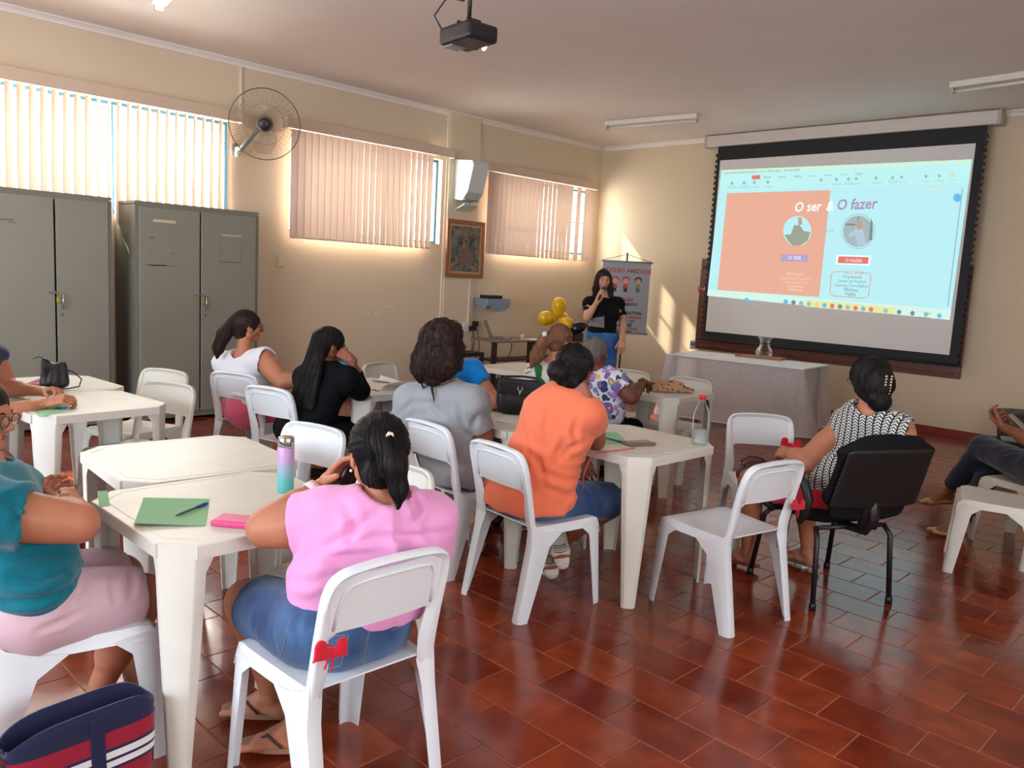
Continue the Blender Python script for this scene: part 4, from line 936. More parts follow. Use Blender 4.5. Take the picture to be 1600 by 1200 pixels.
# 4 -- woman in black with long hair
J = dict(hip=(-4.37, 2.60, .50), waist=W(490, 635, 5.02), chest=W(500, 605, 4.98), neck=W(510, 568, 4.95), head=W(515, 540, 4.95),
         sl=W(478, 590, 5.08), sr=W(543, 594, 4.86), er=W(563, 610, 4.98), wr=W(549, 562, 4.92), el=W(500, 612, 5.25), wl=W(530, 600, 5.35))
J = default_legs(J, (.93, -.3, 0), (.33, .94, 0), knee=.38)
p4 = Person('woman in black with very long black hair and glasses leaning her cheek on her fist', J, sk_brown, face=(.12, .98, -.28), h=.011, hh=.0045, hd=.005, W=(.180, .175, .165, .12), Dp=(.145, .145, .120, .08), arm=1.08, legr=1.0,
            handr=(W(536, 553, 4.92)-J['wr'], (-.8, .1, .1), dict(curls=(1.1, 1.1, 1.15, 1.2), thumb=(.8, .9))), toes=False)
blk = cloth('black_knit', (17, 16, 20), sheen=0, spec=.1); p4.shirt(blk, g=.014, sleeve=1.60, sg=.015, neck=.058, hem=((0, 0, -.05), (0, 0, -1)), name='knit_top', disp=folds(.003, (4, 4, 9), 8))
p4.trousers(cloth('black_cotton', (15, 14, 18), sheen=0, spec=.1), hem=1.85, g=.012); simple_shoe(p4, 'r', black_shoe, dk); simple_shoe(p4, 'l', black_shoe, dk)
c4 = p4.l
h4 = p4.cap_hair(low=-.045, front=.060, g=.012)+[cap(c4(0, -.07, .03), W(486, 580, 4.86), (.055, .05), (.085, .035), lat=p4.slat), cap(W(486, 580, 4.86), W(474, 632, 4.88), (.088, .032), (.095, .026), lat=p4.slat), cap(W(474, 632, 4.88), W(472, 668, 4.92), (.090, .022), (.05, .008), lat=p4.slat)]
p4.hair(h4, hb, flow=lambda p: nrm(W(472, 700, 4.95)-p), n=500, L=.16, r=.0014, disp=lambda P: .0025*vnoise(P*np.array((60, 60, 8)), 3), h=.006)
dg = mat('dark_frame', (40, 26, 28), rough=.3); p4.glasses(dg)
b = MB(); b.tube([tuple(c4(x, -.062, .098-abs(x)*.35)-p4.base) for x in (-.03, -.015, 0, .015, .03)], .0035, 6); b.obj('hair_clip', mat('silver_clip', (150, 148, 144), rough=.25, metal=.8), p4.root, True)
# 5 -- woman in the white sleeveless top
J = dict(hip=(-5.18, 2.66, .50), waist=W(383, 610, 5.58), chest=W(382, 590, 5.54), neck=W(381, 552, 5.50), head=W(387, 511, 5.52),
         sl=W(352, 568, 5.62), sr=W(413, 563, 5.40), er=W(441, 596, 5.30), wr=W(478, 594, 5.30), el=W(380, 592, 5.82), wl=W(440, 588, 5.66))
J = default_legs(J, (.97, -.22, 0), (.24, .97, 0), knee=.38)
p5 = Person('woman in white sleeveless top and pink shorts with a black ponytail and glasses', J, sk_tan, face=(.18, .98, -.05), h=.011, hh=.005, hd=.005, W=(.175, .165, .165, .12), Dp=(.14, .135, .120, .08), arm=1.20, legr=1.0, handr=((.8, .6, 0), (0, 0, -1)), handl=((.8, .4, 0), (0, 0, -1)), toes=False)
sp5 = p5.shirt(cloth('white_jersey', (222, 220, 226)), g=.014, sleeve=0, neck=.080, neckoff=(0, .0, .01), hem=((0, 0, .01), (0, 0, -1)), armhole=(.045, .074, .012), name='sleeveless_top', disp=folds(.004, (4, 4, 14), 8))
p5.trousers(cloth('pink_shorts_cloth', (214, 96, 128)), hem=.7, g=.016, name='shorts'); simple_shoe(p5, 'r', black_shoe, dk); simple_shoe(p5, 'l', black_shoe, dk)
c5 = p5.l
h5 = p5.cap_hair(low=-.04, front=.058, g=.013)+[cap(c5(0, -.06, .05), c5(-.01, -.10, .03), .045, .032), cap(c5(-.01, -.10, .03), c5(-.02, -.155, -.06), .032, .046), cap(c5(-.02, -.155, -.06), c5(-.03, -.185, -.16), .046, .036), cap(c5(-.03, -.185, -.16), c5(-.03, -.19, -.23), .036, .008)]
p5.hair(h5, hdb, flow=lambda p: nrm(c5(-.01, -.11, .035)-p) if (p-p5.J['head'])@p5.R[1] > -.09 else nrm(c5(-.03, -.20, -.26)-p), n=360, L=.10, r=.0013, disp=lambda P: .003*vnoise(P*np.array((50, 50, 12)), 3), h=.0055)
p5.sph('hair_tie', c5(.012, -.104, .045), .014, mat('hot_pink', (236, 70, 120), rough=.4)); p5.glasses(dg)
# 6 -- person in teal, at the left edge
J = dict(hip=(-2.53, .64, .50), waist=(-2.52, .63, .60), chest=W(26, 852, 2.32), neck=W(-22, 728, 2.28), head=W(-40, 652, 2.33),
         sl=W(15, 770, 2.50), sr=W(-22, 800, 2.12), er=W(122, 818, 2.22), wr=W(92, 782, 2.47), el=W(62, 800, 2.66), wl=W(108, 775, 2.44),
         kr=W(222, 932, 2.50), kl=W(188, 900, 2.68), ar=W(142, 1105, 2.66), al=W(220, 1078, 2.82), tr=(-.3, .9, -.2), tl=(.2, .9, 0), hr=(-2.45, .64, .49), hl=(-2.61, .66, .49))
p6 = Person('person in teal t-shirt and pale pink trousers with folded arms at left edge', J, sk_tan, face=(.62, .78, -.08), h=.008, hh=.0038, hd=.0042, W=(.168, .190, .185, .13), Dp=(.135, .165, .145, .09), arm=1.22, legr=1.08, bust=1.1,
            handl=(W(150, 812, 2.32)-J['wl'], W(100, 830, 2.3)-W(110, 780, 2.35), dict(curls=(.35, .4, .45, .5), thumb=(.3, .6))), handr=(W(52, 752, 2.60)-J['wr'], (-.6, .2, .3), dict(curls=(.9, .9, 1, 1))))
sp6 = p6.shirt(cloth('teal_jersey', (0, 104, 122)), g=.018, sleeve=.42, sg=.028, neck=.066, hem=((0, 0, -.02), (.0, .0, -1)), h=.0075, disp=folds(.010, (3, 3, 9), 33), name='t_shirt')
tp6 = p6.trousers(cloth('pale_pink_cotton', (208, 176, 186)), hem=.94, g=.018, name='cropped_trousers', h=.008, disp=folds(.004, (12, 6, 6), 3))
p6.hair(p6.cap_hair(low=-.04, front=.06, g=.014)+[cap(p6.l(0, -.06, 0), p6.l(0, -.10, -.06), .05, .045)], hb, flow=down(), n=120); p6.glasses(dg)
# 7 -- person behind the left table, clasped hands on the green sheet
J = dict(hip=(-4.64, .60, .50), chest=(-4.62, .72, .76), neck=(-4.60, .80, .96), head=(-4.58, .86, 1.10), sl=W(-12, 556, 4.32), sr=W(-50, 600, 3.86), el=W(12, 606, 4.32), wl=W(72, 612, 4.18), er=W(4, 648, 3.90), wr=W(72, 630, 4.02))
J = default_legs(J, (1, 0, 0), (.1, 1, 0), knee=.42, kz=.45, ank=(.25, .09))
p7 = Person('person at far left with bare arms, navy shorts and hands clasped on the table', J, sk_tan, face=(.3, .95, 0), h=.011, hh=.0042, hd=.006, W=(.165, .155, .155, .115), arm=1.0, bust=.9,
            handl=(W(106, 606, 4.12)-J['wl'], (.2, -.3, -1), dict(curls=(.8, .8, .9, .9))), handr=(W(104, 622, 4.04)-J['wr'], (-.2, .3, -.6), dict(curls=(.7, .8, .8, .9))), toes=False)
p7.shirt(cloth('navy_vest_cloth', (46, 54, 84)), g=.014, sleeve=0, neck=.075, armhole=(.045, .07, .01), name='vest'); p7.trousers(cloth('navy_cotton', (34, 36, 54)), hem=.92, g=.016, name='shorts')
p7.hair(p7.cap_hair(), hb, flow=down(), n=60); simple_shoe(p7, 'r', black_shoe, dk); simple_shoe(p7, 'l', black_shoe, dk)
# 8 -- person in bright blue, mostly behind the grey t-shirt
J = dict(hip=(-3.88, 3.30, .50), chest=(-3.83, 3.29, .74), neck=(-3.79, 3.27, .93), head=(-3.78, 3.16, 1.03), sl=(-3.76, 3.45, .89), sr=(-3.76, 3.12, .88), er=(-3.60, 3.05, .745), wr=(-3.33, 3.20, .75), el=(-3.62, 3.50, .74), wl=(-3.40, 3.33, .75))
J = default_legs(J, (0, -1, 0), (1, 0, 0), knee=.40)
p8 = Person('person in bright blue t-shirt almost hidden behind the curly haired woman in grey', J, sk_tan, face=(.9, .3, -.3), h=.012, hh=.005, hd=.006, W=(.165, .155, .155, .115), bust=.9, arm=1., handr=((.6, .8, 0), (0, 0, -1)), handl=((.7, -.5, 0), (0, 0, -1)), toes=False)
p8.shirt(cloth('azure_jersey', (0, 120, 200)), g=.016, sleeve=.55, sg=.024, neck=.062, name='t_shirt'); p8.trousers(cloth('dark_grey_cotton', (60, 60, 66)), hem=1.8); p8.hair(p8.cap_hair(g=.008), hb, flow=down(), n=40); simple_shoe(p8, 'r', black_shoe, dk); simple_shoe(p8, 'l', black_shoe, dk)
# 9 -- woman in the leaf print blouse
J = dict(hip=(-4.07, 4.49, .50), waist=W(853, 618, 6.12), chest=W(855, 596, 6.08), neck=W(866, 563, 6.05), head=W(876, 532, 6.03),
         sl=W(837, 582, 6.15), sr=W(893, 585, 5.95), er=W(912, 600, 5.85), wr=W(903, 566, 5.92), el=W(850, 612, 6.4), wl=W(880, 606, 6.5))
J = default_legs(J, (.97, -.15, 0), (.15, .98, 0))
p9 = Person('woman in white blouse with big green leaves and light brown ponytail', J, sk_light, face=(.10, .96, -.15), h=.012, hh=.005, hd=.0052, W=(.175, .165, .165, .12), Dp=(.14, .135, .120, .08), arm=1.05,
            handr=(W(898, 545, 5.95)-J['wr'], (-.8, .1, 0), dict(curls=(.6, .7, .8, .9))), toes=False)
wb = cloth('white_blouse_cloth', (226, 222, 220)); bl = p9.shirt(wb, g=.018, sleeve=.55, sg=.024, neck=.085, neckoff=(0, 0, .01), name='leaf_print_blouse')
def decal(o, person, poly, m, name, off=.0015, label=None):
    """a printed shape: the outline poly (as seen) filled with small facets that lie on the cloth"""
    us = [p[0] for p in poly]; vs = [p[1] for p in poly]; n = 14; u0, u1, v0, v1 = min(us), max(us), min(vs), max(vs); org = CO-person.base
    def ins(x, y):
        c = False
        for i in range(len(poly)):
            (a, b_), (c_, d) = poly[i-1], poly[i]
            if (b_ > y) != (d > y) and x < (c_-a)*(y-b_)/(d-b_+1e-12)+a: c = not c
        return c
    pts = {}; cells = []
    nn = max(6, min(30, int(max(u1-u0, v1-v0)/1.2)))
    for i in range(nn):
        for j in range(nn):
            if ins(u0+(i+.5)*(u1-u0)/nn, v0+(j+.5)*(v1-v0)/nn):
                q = [(i, j), (i, j+1), (i+1, j+1), (i+1, j)]; cells.append(q)
                for k in q: pts[k] = None
    keys = list(pts); hits = on_surface(o, [(org, nrm(ray(u0+i*(u1-u0)/nn, v0+j*(v1-v0)/nn))) for i, j in keys], off, 14)
    ok = {}; V = []
    for k, h in zip(keys, hits):
        if h is not None: ok[k] = len(V); V.append(tuple(h))
    F = [[ok[k] for k in q] for q in cells if all(k in ok for k in q)]
    if F: r = mesh_obj(name, V, F, m, o, True); (label and tag(r, label)); return r
lg = cloth('leaf_green', (22, 110, 52)); lp = cloth('flower_pink', (222, 128, 140)); 
for q in ([(836, 562), (848, 572), (846, 590), (858, 604), (862, 618), (850, 606), (838, 592), (835, 576)], [(858, 588), (866, 598), (874, 612), (866, 616), (858, 604)], [(838, 556), (852, 552), (858, 545), (857, 556), (846, 562), (836, 564)]): decal(bl, p9, q, lg, 'leaf_print')
decal(bl, p9, [(852, 562), (860, 559), (866, 566), (868, 580), (862, 578), (856, 570)], lp, 'flower_print')
for k in range(5): decal(bl, p9, [(826-k*2, 566+k*8), (836-k*2, 563+k*8), (830-k*2, 567+k*8), (825-k*2, 569+k*8)], lg, 'leaf_print')
p9.trousers(cloth('dark_grey_cotton', (60, 60, 66)), hem=1.8); simple_shoe(p9, 'r', black_shoe, dk); simple_shoe(p9, 'l', black_shoe, dk)
c9 = p9.l; tie9 = W(853, 524, 6.0)
h9 = p9.cap_hair(low=-.04, front=.058, g=.016)+[cap(c9(0, -.08, .0), W(850, 532, 5.98), .052, .044), cap(W(850, 532, 5.98), W(839, 556, 5.93), .044, .050), cap(W(839, 556, 5.93), W(830, 573, 5.93), .048, .014)]
hr9 = p9.hair(h9, hlb, flow=lambda p: nrm(W(850, 526, 5.95)-p) if (p-p9.J['head'])@p9.R[1] > -.09 else nrm(W(826, 580, 5.96)-p), n=300, L=.10, r=.0014, disp=lambda P: .003*vnoise(P*np.array((50, 50, 12)), 3), h=.006)
p9.sph('hair_scrunchie', W(851, 522, 5.93), .020, mat('white_fabric_tie', (222, 216, 210), rough=.8))
# 10 -- woman in the flowered blouse
J = dict(hip=(-3.58, 4.36, .50), waist=W(942, 638, 5.66), chest=W(944, 606, 5.62), neck=W(936, 582, 5.60), head=W(930, 553, 5.58),
         sl=W(915, 596, 5.72), sr=W(965, 597, 5.50), er=W(987, 622, 5.45), wr=W(1004, 596, 5.62), el=W(935, 615, 5.9), wl=W(965, 604, 6.0))
J = default_legs(J, (.92, -.3, 0), (.35, .93, 0), knee=.36)
p10 = Person('grey haired woman in purple and white flowered blouse and black trousers', J, sk_dark, face=(.25, .95, -.1), h=.011, hh=.005, hd=.0052, W=(.170, .165, .155, .11), Dp=(.14, .135, .115, .08), arm=1.05, handr=(W(1016, 600, 5.75)-J['wr'], (0, 0, -1), dict(curls=(.5, .5, .6, .6))), toes=False)
fm = cloth('flowered_cloth', (214, 210, 222), var=0); t, bb = nodes(fm); N = t.nodes; L_ = t.links; tc = N.new('ShaderNodeTexCoord')
nz = N.new('ShaderNodeTexNoise'); nz.inputs['Scale'].default_value = 14; mx0 = N.new('ShaderNodeMix'); mx0.data_type = 'RGBA'; mx0.inputs[0].default_value = .06; L_.new(tc.outputs['Object'], nz.inputs[0]); L_.new(tc.outputs['Object'], mx0.inputs[6]); L_.new(nz.outputs['Color'], mx0.inputs[7])
last = None
for sc_, col, th, seed in ((13, (116, 96, 150), .44, 0), (15, (52, 62, 92), .36, 3.3), (19, (120, 130, 160), .36, 6.1), (11, (176, 120, 186), .30, 9.4), (14, (210, 172, 80), .20, 12.7)):
    mp = N.new('ShaderNodeMapping'); mp.inputs['Location'].default_value = (seed, seed*.7, seed*1.3); L_.new(mx0.outputs[2], mp.inputs[0]); vo = N.new('ShaderNodeTexVoronoi'); vo.inputs['Scale'].default_value = sc_; L_.new(mp.outputs[0], vo.inputs['Vector'])
    lt = N.new('ShaderNodeMath'); lt.operation = 'LESS_THAN'; lt.inputs[1].default_value = th; L_.new(vo.outputs['Distance'], lt.inputs[0]); m_ = N.new('ShaderNodeMix'); m_.data_type = 'RGBA'; L_.new(lt.outputs[0], m_.inputs[0]); m_.inputs[7].default_value = lin(col)
    if last is None: m_.inputs[6].default_value = lin((214, 210, 222))
    else: L_.new(last, m_.inputs[6])
    last = m_.outputs[2]
L_.new(last, bb.inputs['Base Color'])
p10.shirt(fm, g=.018, sleeve=.50, sg=.026, neck=.064, hem=((0, 0, -.06), (0, 0, -1)), name='flowered_blouse'); p10.trousers(cloth('black_cotton', (20, 18, 24)), hem=1.85, g=.014); simple_shoe(p10, 'r', black_shoe, dk); simple_shoe(p10, 'l', black_shoe, dk)
p10.hair(p10.cap_hair(low=-.035, front=.055, g=.012), hgr, flow=down(), n=160, L=.05)
# 11 -- woman on the black office chair
J = dict(hip=(-1.66, 3.98, .53), waist=W(1334, 735, 3.97), chest=W(1352, 690, 3.94), neck=W(1360, 640, 3.86), head=W(1358, 597, 3.88),
         sl=W(1322, 668, 4.02), sr=W(1404, 678, 3.80), el=W(1262, 722, 3.98), wl=W(1232, 708, 4.16), er=W(1396, 735, 4.02), wr=W(1330, 750, 4.25),
         kl=(-2.00, 3.86, .50), kr=(-1.86, 4.16, .50), al=G(1168, 862, .095), ar=G(1262, 862, .095), tl=(-.95, .0, 0), tr=(-.95, .1, 0), hl=(-1.69, 3.90, .51), hr=(-1.62, 4.06, .51))
p11 = Person('woman in black and white chevron sleeveless top and red skirt on a black chair', J, sk_tan, face=(-.80, .60, -.05), h=.009, hh=.0045, hd=.0046, W=(.190, .180, .180, .125), Dp=(.135, .130, .120, .085), arm=1.28, legr=1.05, bust=1.1,
             handl=((-.8, .5, -.1), (.3, .6, -.6)), handr=((-.9, .3, 0), (0, 0, -1)))
hm = cloth('chevron_knit', (30, 30, 34), var=0); t, bb = nodes(hm); N = t.nodes; L_ = t.links; tc = N.new('ShaderNodeTexCoord')
def vm(op, a, b_=None, v=None):
    n = N.new('ShaderNodeMath'); n.operation = op; L_.new(a, n.inputs[0])
    if b_ is not None: L_.new(b_, n.inputs[1])
    elif v is not None: n.inputs[1].default_value = v
    return n.outputs[0]
rot = N.new('ShaderNodeMapping'); rot.inputs['Rotation'].default_value = (0, 0, -math.atan2(p11.slat[1], p11.slat[0])); L_.new(tc.outputs['Object'], rot.inputs[0]); sp = N.new('ShaderNodeSeparateXYZ'); L_.new(rot.outputs[0], sp.inputs[0])
u = vm('MULTIPLY', sp.outputs[0], v=30.); fu = vm('FRACT', u); tri = vm('ABSOLUTE', vm('SUBTRACT', fu, v=.5)); zz = vm('MULTIPLY', sp.outputs[2], v=72.); st_ = vm('FRACT', vm('ADD', zz, vm('MULTIPLY', tri, v=1.9))); w_ = vm('GREATER_THAN', st_, v=.42); ed = vm('LESS_THAN', tri, v=.40); ww = vm('MULTIPLY', w_, ed)
m_ = N.new('ShaderNodeMix'); m_.data_type = 'RGBA'; L_.new(ww, m_.inputs[0]); m_.inputs[6].default_value = lin((34, 33, 38)); m_.inputs[7].default_value = lin((206, 204, 200)); L_.new(m_.outputs[2], bb.inputs['Base Color'])
p11.shirt(hm, g=.016, sleeve=0, neck=.066, hem=((0, 0, .02), (0, 0, -1)), armhole=(.050, .082, .018), name='chevron_top', disp=folds(.004, (4, 4, 9), 8), h=.008)
p11.trousers(cloth('red_cotton', (192, 28, 44)), hem=.86, g=.016, name='red_skirt', skirt=True)
flipflop(p11, J['al'], J['tl'], mat('brown_sandal', (112, 66, 54), rough=.5), mat('brown_strap', (150, 110, 96), rough=.4)); flipflop(p11, J['ar'], J['tr'], mat('brown_sandal', (112, 66, 54), rough=.5), mat('brown_strap', (150, 110, 96), rough=.4))
c11 = p11.l
h11 = p11.cap_hair(low=-.045, front=.050, g=.022)+[ell(c11(.0, -.085, .0), (.070, .055, .085), p11.R), ell(c11(.010, -.095, -.095), (.048, .040, .040), p11.R), cap(c11(-.05, -.04, -.03), c11(.0, -.09, -.08), .04, .04)]
p11.hair(h11, hb, flow=down(), n=260, L=.08, r=.0013, wave=.002, disp=lambda P: .005*vnoise(P*40, 3), h=.006); p11.glasses(dg)
hc_ = MB(); cl = mat('clip_pearl', (214, 196, 160), rough=.2, metal=.4)
for k in range(7):
    for s in (-1, 1): hc_.lathe([(.0001, -.006), (.005, -.003), (.006, 0), (.005, .003), (.0001, .006)], tuple(c11(.012+s*.014, -.142+.0012*k*k*.3, .040-.014*k)-p11.base), 8)
hc_.obj('hair_clip', cl, p11.root, True)
# 12 -- person at the right edge, legs crossed
J = dict(hip=(-.86, 5.42, .51), chest=(-.76, 5.42, .77), neck=(-.76, 5.42, .99), head=(-.79, 5.42, 1.13), sl=(-.78, 5.24, .94), sr=(-.78, 5.60, .94), el=(-1.02, 5.20, .74), wl=(-1.22, 5.33, .78), er=(-1.02, 5.62, .72), wr=(-1.20, 5.52, .74),
         kl=W(1538, 700, 5.35), kr=W(1565, 712, 5.45), al=W(1480, 770, 5.62), ar=G(1496, 822, .09), tl=W(1425, 772, 5.66)-W(1482, 772, 5.62), tr=(-.95, .0, 0), hl=(-.88, 5.35, .50), hr=(-.88, 5.50, .50))
p12 = Person('person at right edge in dark jeans and gold flats with crossed legs, holding a phone', J, sk_brown, face=(-1, .1, -.3), h=.010, hh=.0045, hd=.006, W=(.165, .155, .155, .115), bust=.9,
             handl=((-.75, .25, .45), (.2, .3, 1.), dict(curls=(.7, .7, .8, .8))), handr=((-.8, -.3, .4), (.2, -.2, 1), dict(curls=(.7, .7, .8, .8))))
p12.shirt(cloth('green_grey_cloth', (90, 110, 104)), name='t_shirt'); p12.trousers(cloth('dark_denim', (28, 36, 56)), hem=1.86, g=.020); p12.hair(p12.cap_hair(), hdb, flow=down(), n=60)
gold = mat('gold_leather', (176, 146, 96), rough=.3, metal=.35)
for sd in 'lr':
    a, d = p12.J['a'+sd], nrm(p12.J['t'+sd]); up = nrm(V3(0, 0, 1)-d*d[2]); x = np.cross(d, up)
    p12.put('flat_shoe', blob([cap(a-d*.035-up*.055, a+d*.12-up*.062, (.034, .026), (.044, .022), lat=x), cap(a+d*.11-up*.060, a+d*.165-up*.062, (.042, .020), (.022, .012), lat=x), ell(a+d*.045-up*.012, (.062, .034, .040), np.array([d, x, up]), s=-1, k=.006)], .005, .015), gold)
# 13 -- the presenter
hipP = W(941, 524, 8.72)
J = dict(hip=hipP, waist=W(941, 508, 8.70), chest=W(943, 490, 8.68), neck=W(944, 464, 8.70), head=W(943, 438, 8.66), sr=W(921, 474, 8.66), sl=W(966, 475, 8.76), er=W(917, 497, 8.52), wr=W(934, 470, 8.42), el=W(974, 503, 8.74), wl=W(972, 530, 8.60))
fwp = nrm(V3(.70, -.72, 0)); latp = nrm(np.cross(fwp, [0, 0, 1]))
for s_, k in ((1, 'r'), (-1, 'l')): J['h'+k] = hipP+latp*s_*.08; g0 = V3(hipP[0], hipP[1], 0)+latp*s_*.09; J['k'+k] = g0+V3(0, 0, .45)+fwp*.03; J['a'+k] = g0+V3(0, 0, .095); J['t'+k] = nrm(fwp+latp*s_*.2)
p13 = Person('presenter with long dark hair in black blouse and blue jeans speaking into a microphone', J, sk_light, face=(.78, -.62, -.04), h=.012, hh=.005, hd=.0048, W=(.150, .128, .132, .100), Dp=(.120, .108, .098, .075), arm=.86, legr=.95,
             handr=(W(942, 457, 8.36)-J['wr'], (-.4, .7, -.1), dict(curls=(1., 1.05, 1.1, 1.1), thumb=(.6, .8))), handl=((.1, -.05, -1), (-.3, .3, 0), dict(curls=(.35, .4, .45, .5))), toes=False, lips=(190, 60, 70))
kb = cloth('black_blouse_cloth', (20, 17, 19), sheen=0, spec=.15); bl = p13.shirt(kb, g=.020, sleeve=.0, neck=.092, neckoff=(0, 0, .012), hem=((0, 0, .02), (.1, -.1, -1)), name='blouse', disp=folds(.006, (4, 4, 9), 17))
for sd in 'lr':
    S, E_ = p13.J['s'+sd], p13.J['e'+sd]; n_ = nrm(E_-S); s0 = S+n_*.05; e0 = S+n_*.14
    p13.put('ruffled_sleeve', blob([cap(s0, e0+n_*.04, .050, .060, cuts=((e0, n_), (s0-n_*.01, -n_))), cap(e0-n_*.05, e0+n_*.06, .040, .050, s=-1, k=.004)], .007, .01, disp=lambda P: .009*vnoise(P*30, 4)), kb, bl)
gp2 = cloth('grey_panel_cloth', (132, 126, 126)); decal(bl, p13, [(927, 497), (944, 494), (944, 512), (918, 509), (922, 500)], gp2, 'grey_panel', off=.003)
wl_ = mat('white_print', (230, 226, 222), rough=.7)
decal(bl, p13, [(945, 457.5), (952, 457), (952, 458.6), (945, 459)], wl_, 'print'); decal(bl, p13, [(943, 460.5), (961, 460), (961, 463), (943, 463)], wl_, 'print')
p13.trousers(denim('bright_denim', (38, 78, 140), (70, 118, 180)), hem=1.9, g=.014, name='jeans'); simple_shoe(p13, 'r', black_shoe, dk); simple_shoe(p13, 'l', black_shoe, dk)
c13 = p13.l
h13 = p13.cap_hair(low=-.04, front=.055, g=.014)+[cap(c13(s*.066, -.005, .02), c13(s*.082, .010, -.10), .026, .032) for s in (-1, 1)]+[cap(c13(s*.082, .010, -.10), c13(s*.100, .045, -.215), .032, .018) for s in (-1, 1)]+[cap(c13(0, -.08, .0), c13(0, -.09, -.2), (.08, .04), (.09, .02), lat=p13.R[0])]
p13.hair(h13, hdb, flow=down(), n=420, L=.15, r=.0016, wave=.003, disp=lambda P: .005*vnoise(P*np.array((40, 40, 14)), 3), h=.006)

for q in ([(626, 645), (645, 628), (672, 630), (690, 650)], [(716, 625), (720, 655), (732, 680)], [(700, 648), (716, 668), (734, 680)], [(745, 650), (738, 668), (742, 690)], [(640, 690), (672, 700), (705, 698)], [(735, 700), (742, 716), (738, 730)]): crease(sp3, p3, q, .010, .014)
for q in ([(85, 898), (118, 882), (140, 876)], [(10, 940), (60, 938), (105, 922)], [(20, 900), (62, 905), (100, 895)], [(15, 780), (32, 800), (28, 830)], [(0, 870), (50, 868), (92, 858)]): crease(sp6, p6, q, .010, .012)
for q in ([(130, 905), (122, 930), (108, 950)], [(178, 895), (176, 918), (180, 940)], [(60, 985), (95, 972), (125, 955)], [(205, 892), (207, 912), (203, 930)]): crease(tp6, p6, q, .008, .010)
for q in ([(355, 620), (385, 626), (412, 622)], [(352, 632), (380, 638), (410, 634)], [(358, 608), (390, 614), (415, 608)]): crease(sp5, p5, q, .008, .012)
# ------------------------------------------------------------------ lockers
steel = mat('grey_steel', (146, 145, 134), rough=.38, metal=.25, bump=.05, bscale=5, var=.05, vscale=1.6, spec=.5)
steel_d = mat('grey_steel_edge', (120, 119, 110), rough=.5); chrome = mat('chrome', (190, 188, 182), rough=.2, metal=.9); tape = mat('old_tape', (206, 196, 160), rough=.6); tape2 = mat('tape_residue', (120, 112, 100), rough=.7); brass = mat('brass', (196, 170, 80), rough=.35, metal=.7)
def locker(y0, y1, label, rz, marks):
    D = .47; w = y1-y0; h = 1.97; r = thing('steel_locker', label, 'cabinet', (XW+.04, (y0+y1)/2, 0), rz)
    b = MB(); hw = w/2
    b.box((D/2, 0, .035+.01), (D/2, hw, .015)).box((D/2, 0, h-.012), (D/2, hw, .012)).box((D/2, -hw+.012, h/2), (D/2, .012, h/2-.03)).box((D/2, hw-.012, h/2), (D/2, .012, h/2-.03)).box((.006, 0, h/2), (.006, hw-.02, h/2-.03))
    for s in (-1, 1):
        for x in (.04, D-.04): b.box((x, s*(hw-.04), .015), (.02, .02, .015))
    b.box((D-.005, 0, h-.04), (.008, hw-.02, .02)); b.box((D-.005, 0, .075), (.008, hw-.02, .02)); b.box((D-.005, -hw+.02, h/2), (.008, .014, h/2-.06)); b.box((D-.005, hw-.02, h/2), (.008, .014, h/2-.06))
    b.obj('body', steel_d, r)
    for s, wd_ in ((-1, 1), (1, 1)):
        d = MB().box((D+.006, s*(hw/2-.013), h/2+.015), (.009, hw/2-.020, h/2-.065), bev=.004).obj('door', steel, r)
        if s == 1:
            g = MB(); g.tube([(D+.016, .045, 1.03), (D+.042, .045, 1.035), (D+.046, .045, 1.09), (D+.042, .045, 1.145), (D+.016, .045, 1.15)], .006, 8); g.obj('door_handle', chrome, d, True)
            MB().lathe([(.0001, 0), (.011, 0), (.011, .004), (.0001, .005)], (D+.015, .045, .98), 12, rot=Matrix.Rotation(PI/2, 3, 'Y')).obj('keyhole', steel_d, d, True)
        for z in (.35, 1.0, 1.65): MB().lathe([(.007, -.03), (.007, .03)], (D+.004, s*(hw-.024), z), 8).obj('hinge', steel_d, d)
    g = MB(); g.box((D+.020, -.02, 1.16), (.004, .035, .008)); g.obj('hasp', chrome, r)
    g = MB(); g.box((D+.032, .012, 1.10), (.007, .014, .020), bev=.003); g.tube([(D+.032, .004, 1.12), (D+.032, .004, 1.145), (D+.032, .012, 1.152), (D+.032, .020, 1.145), (D+.032, .020, 1.12)], .0025, 6); g.obj('padlock', brass, r)
    for y, z, hy, hz, m in marks: MB().box((D+.0158, y, z), (.0004, hy, hz)).obj('tape_mark', m, r)
    return r
locker(1.66, 2.55, 'grey steel two door locker at far left, cut by the picture edge', 0, [(-.35, 1.72, .06, .008, tape2), (-.30, 1.70, .03, .004, tape2)])
locker(2.74, 3.90, 'grey steel two door locker with tape marks, right beside the wall switch', 0, [(-.33, 1.81, .10, .012, tape), (-.44, 1.66, .02, .006, tape2), (-.40, 1.42, .09, .005, tape2), (-.34, 1.42, .12, .004, tape2), (-.46, 1.55, .012, .005, tape2), (-.26, 1.53, .018, .005, tape2), (.30, 1.73, .10, .006, tape), (.19, 1.60, .002, .12, tape2), (.40, 1.60, .002, .12, tape2), (.295, 1.48, .105, .005, tape2)])
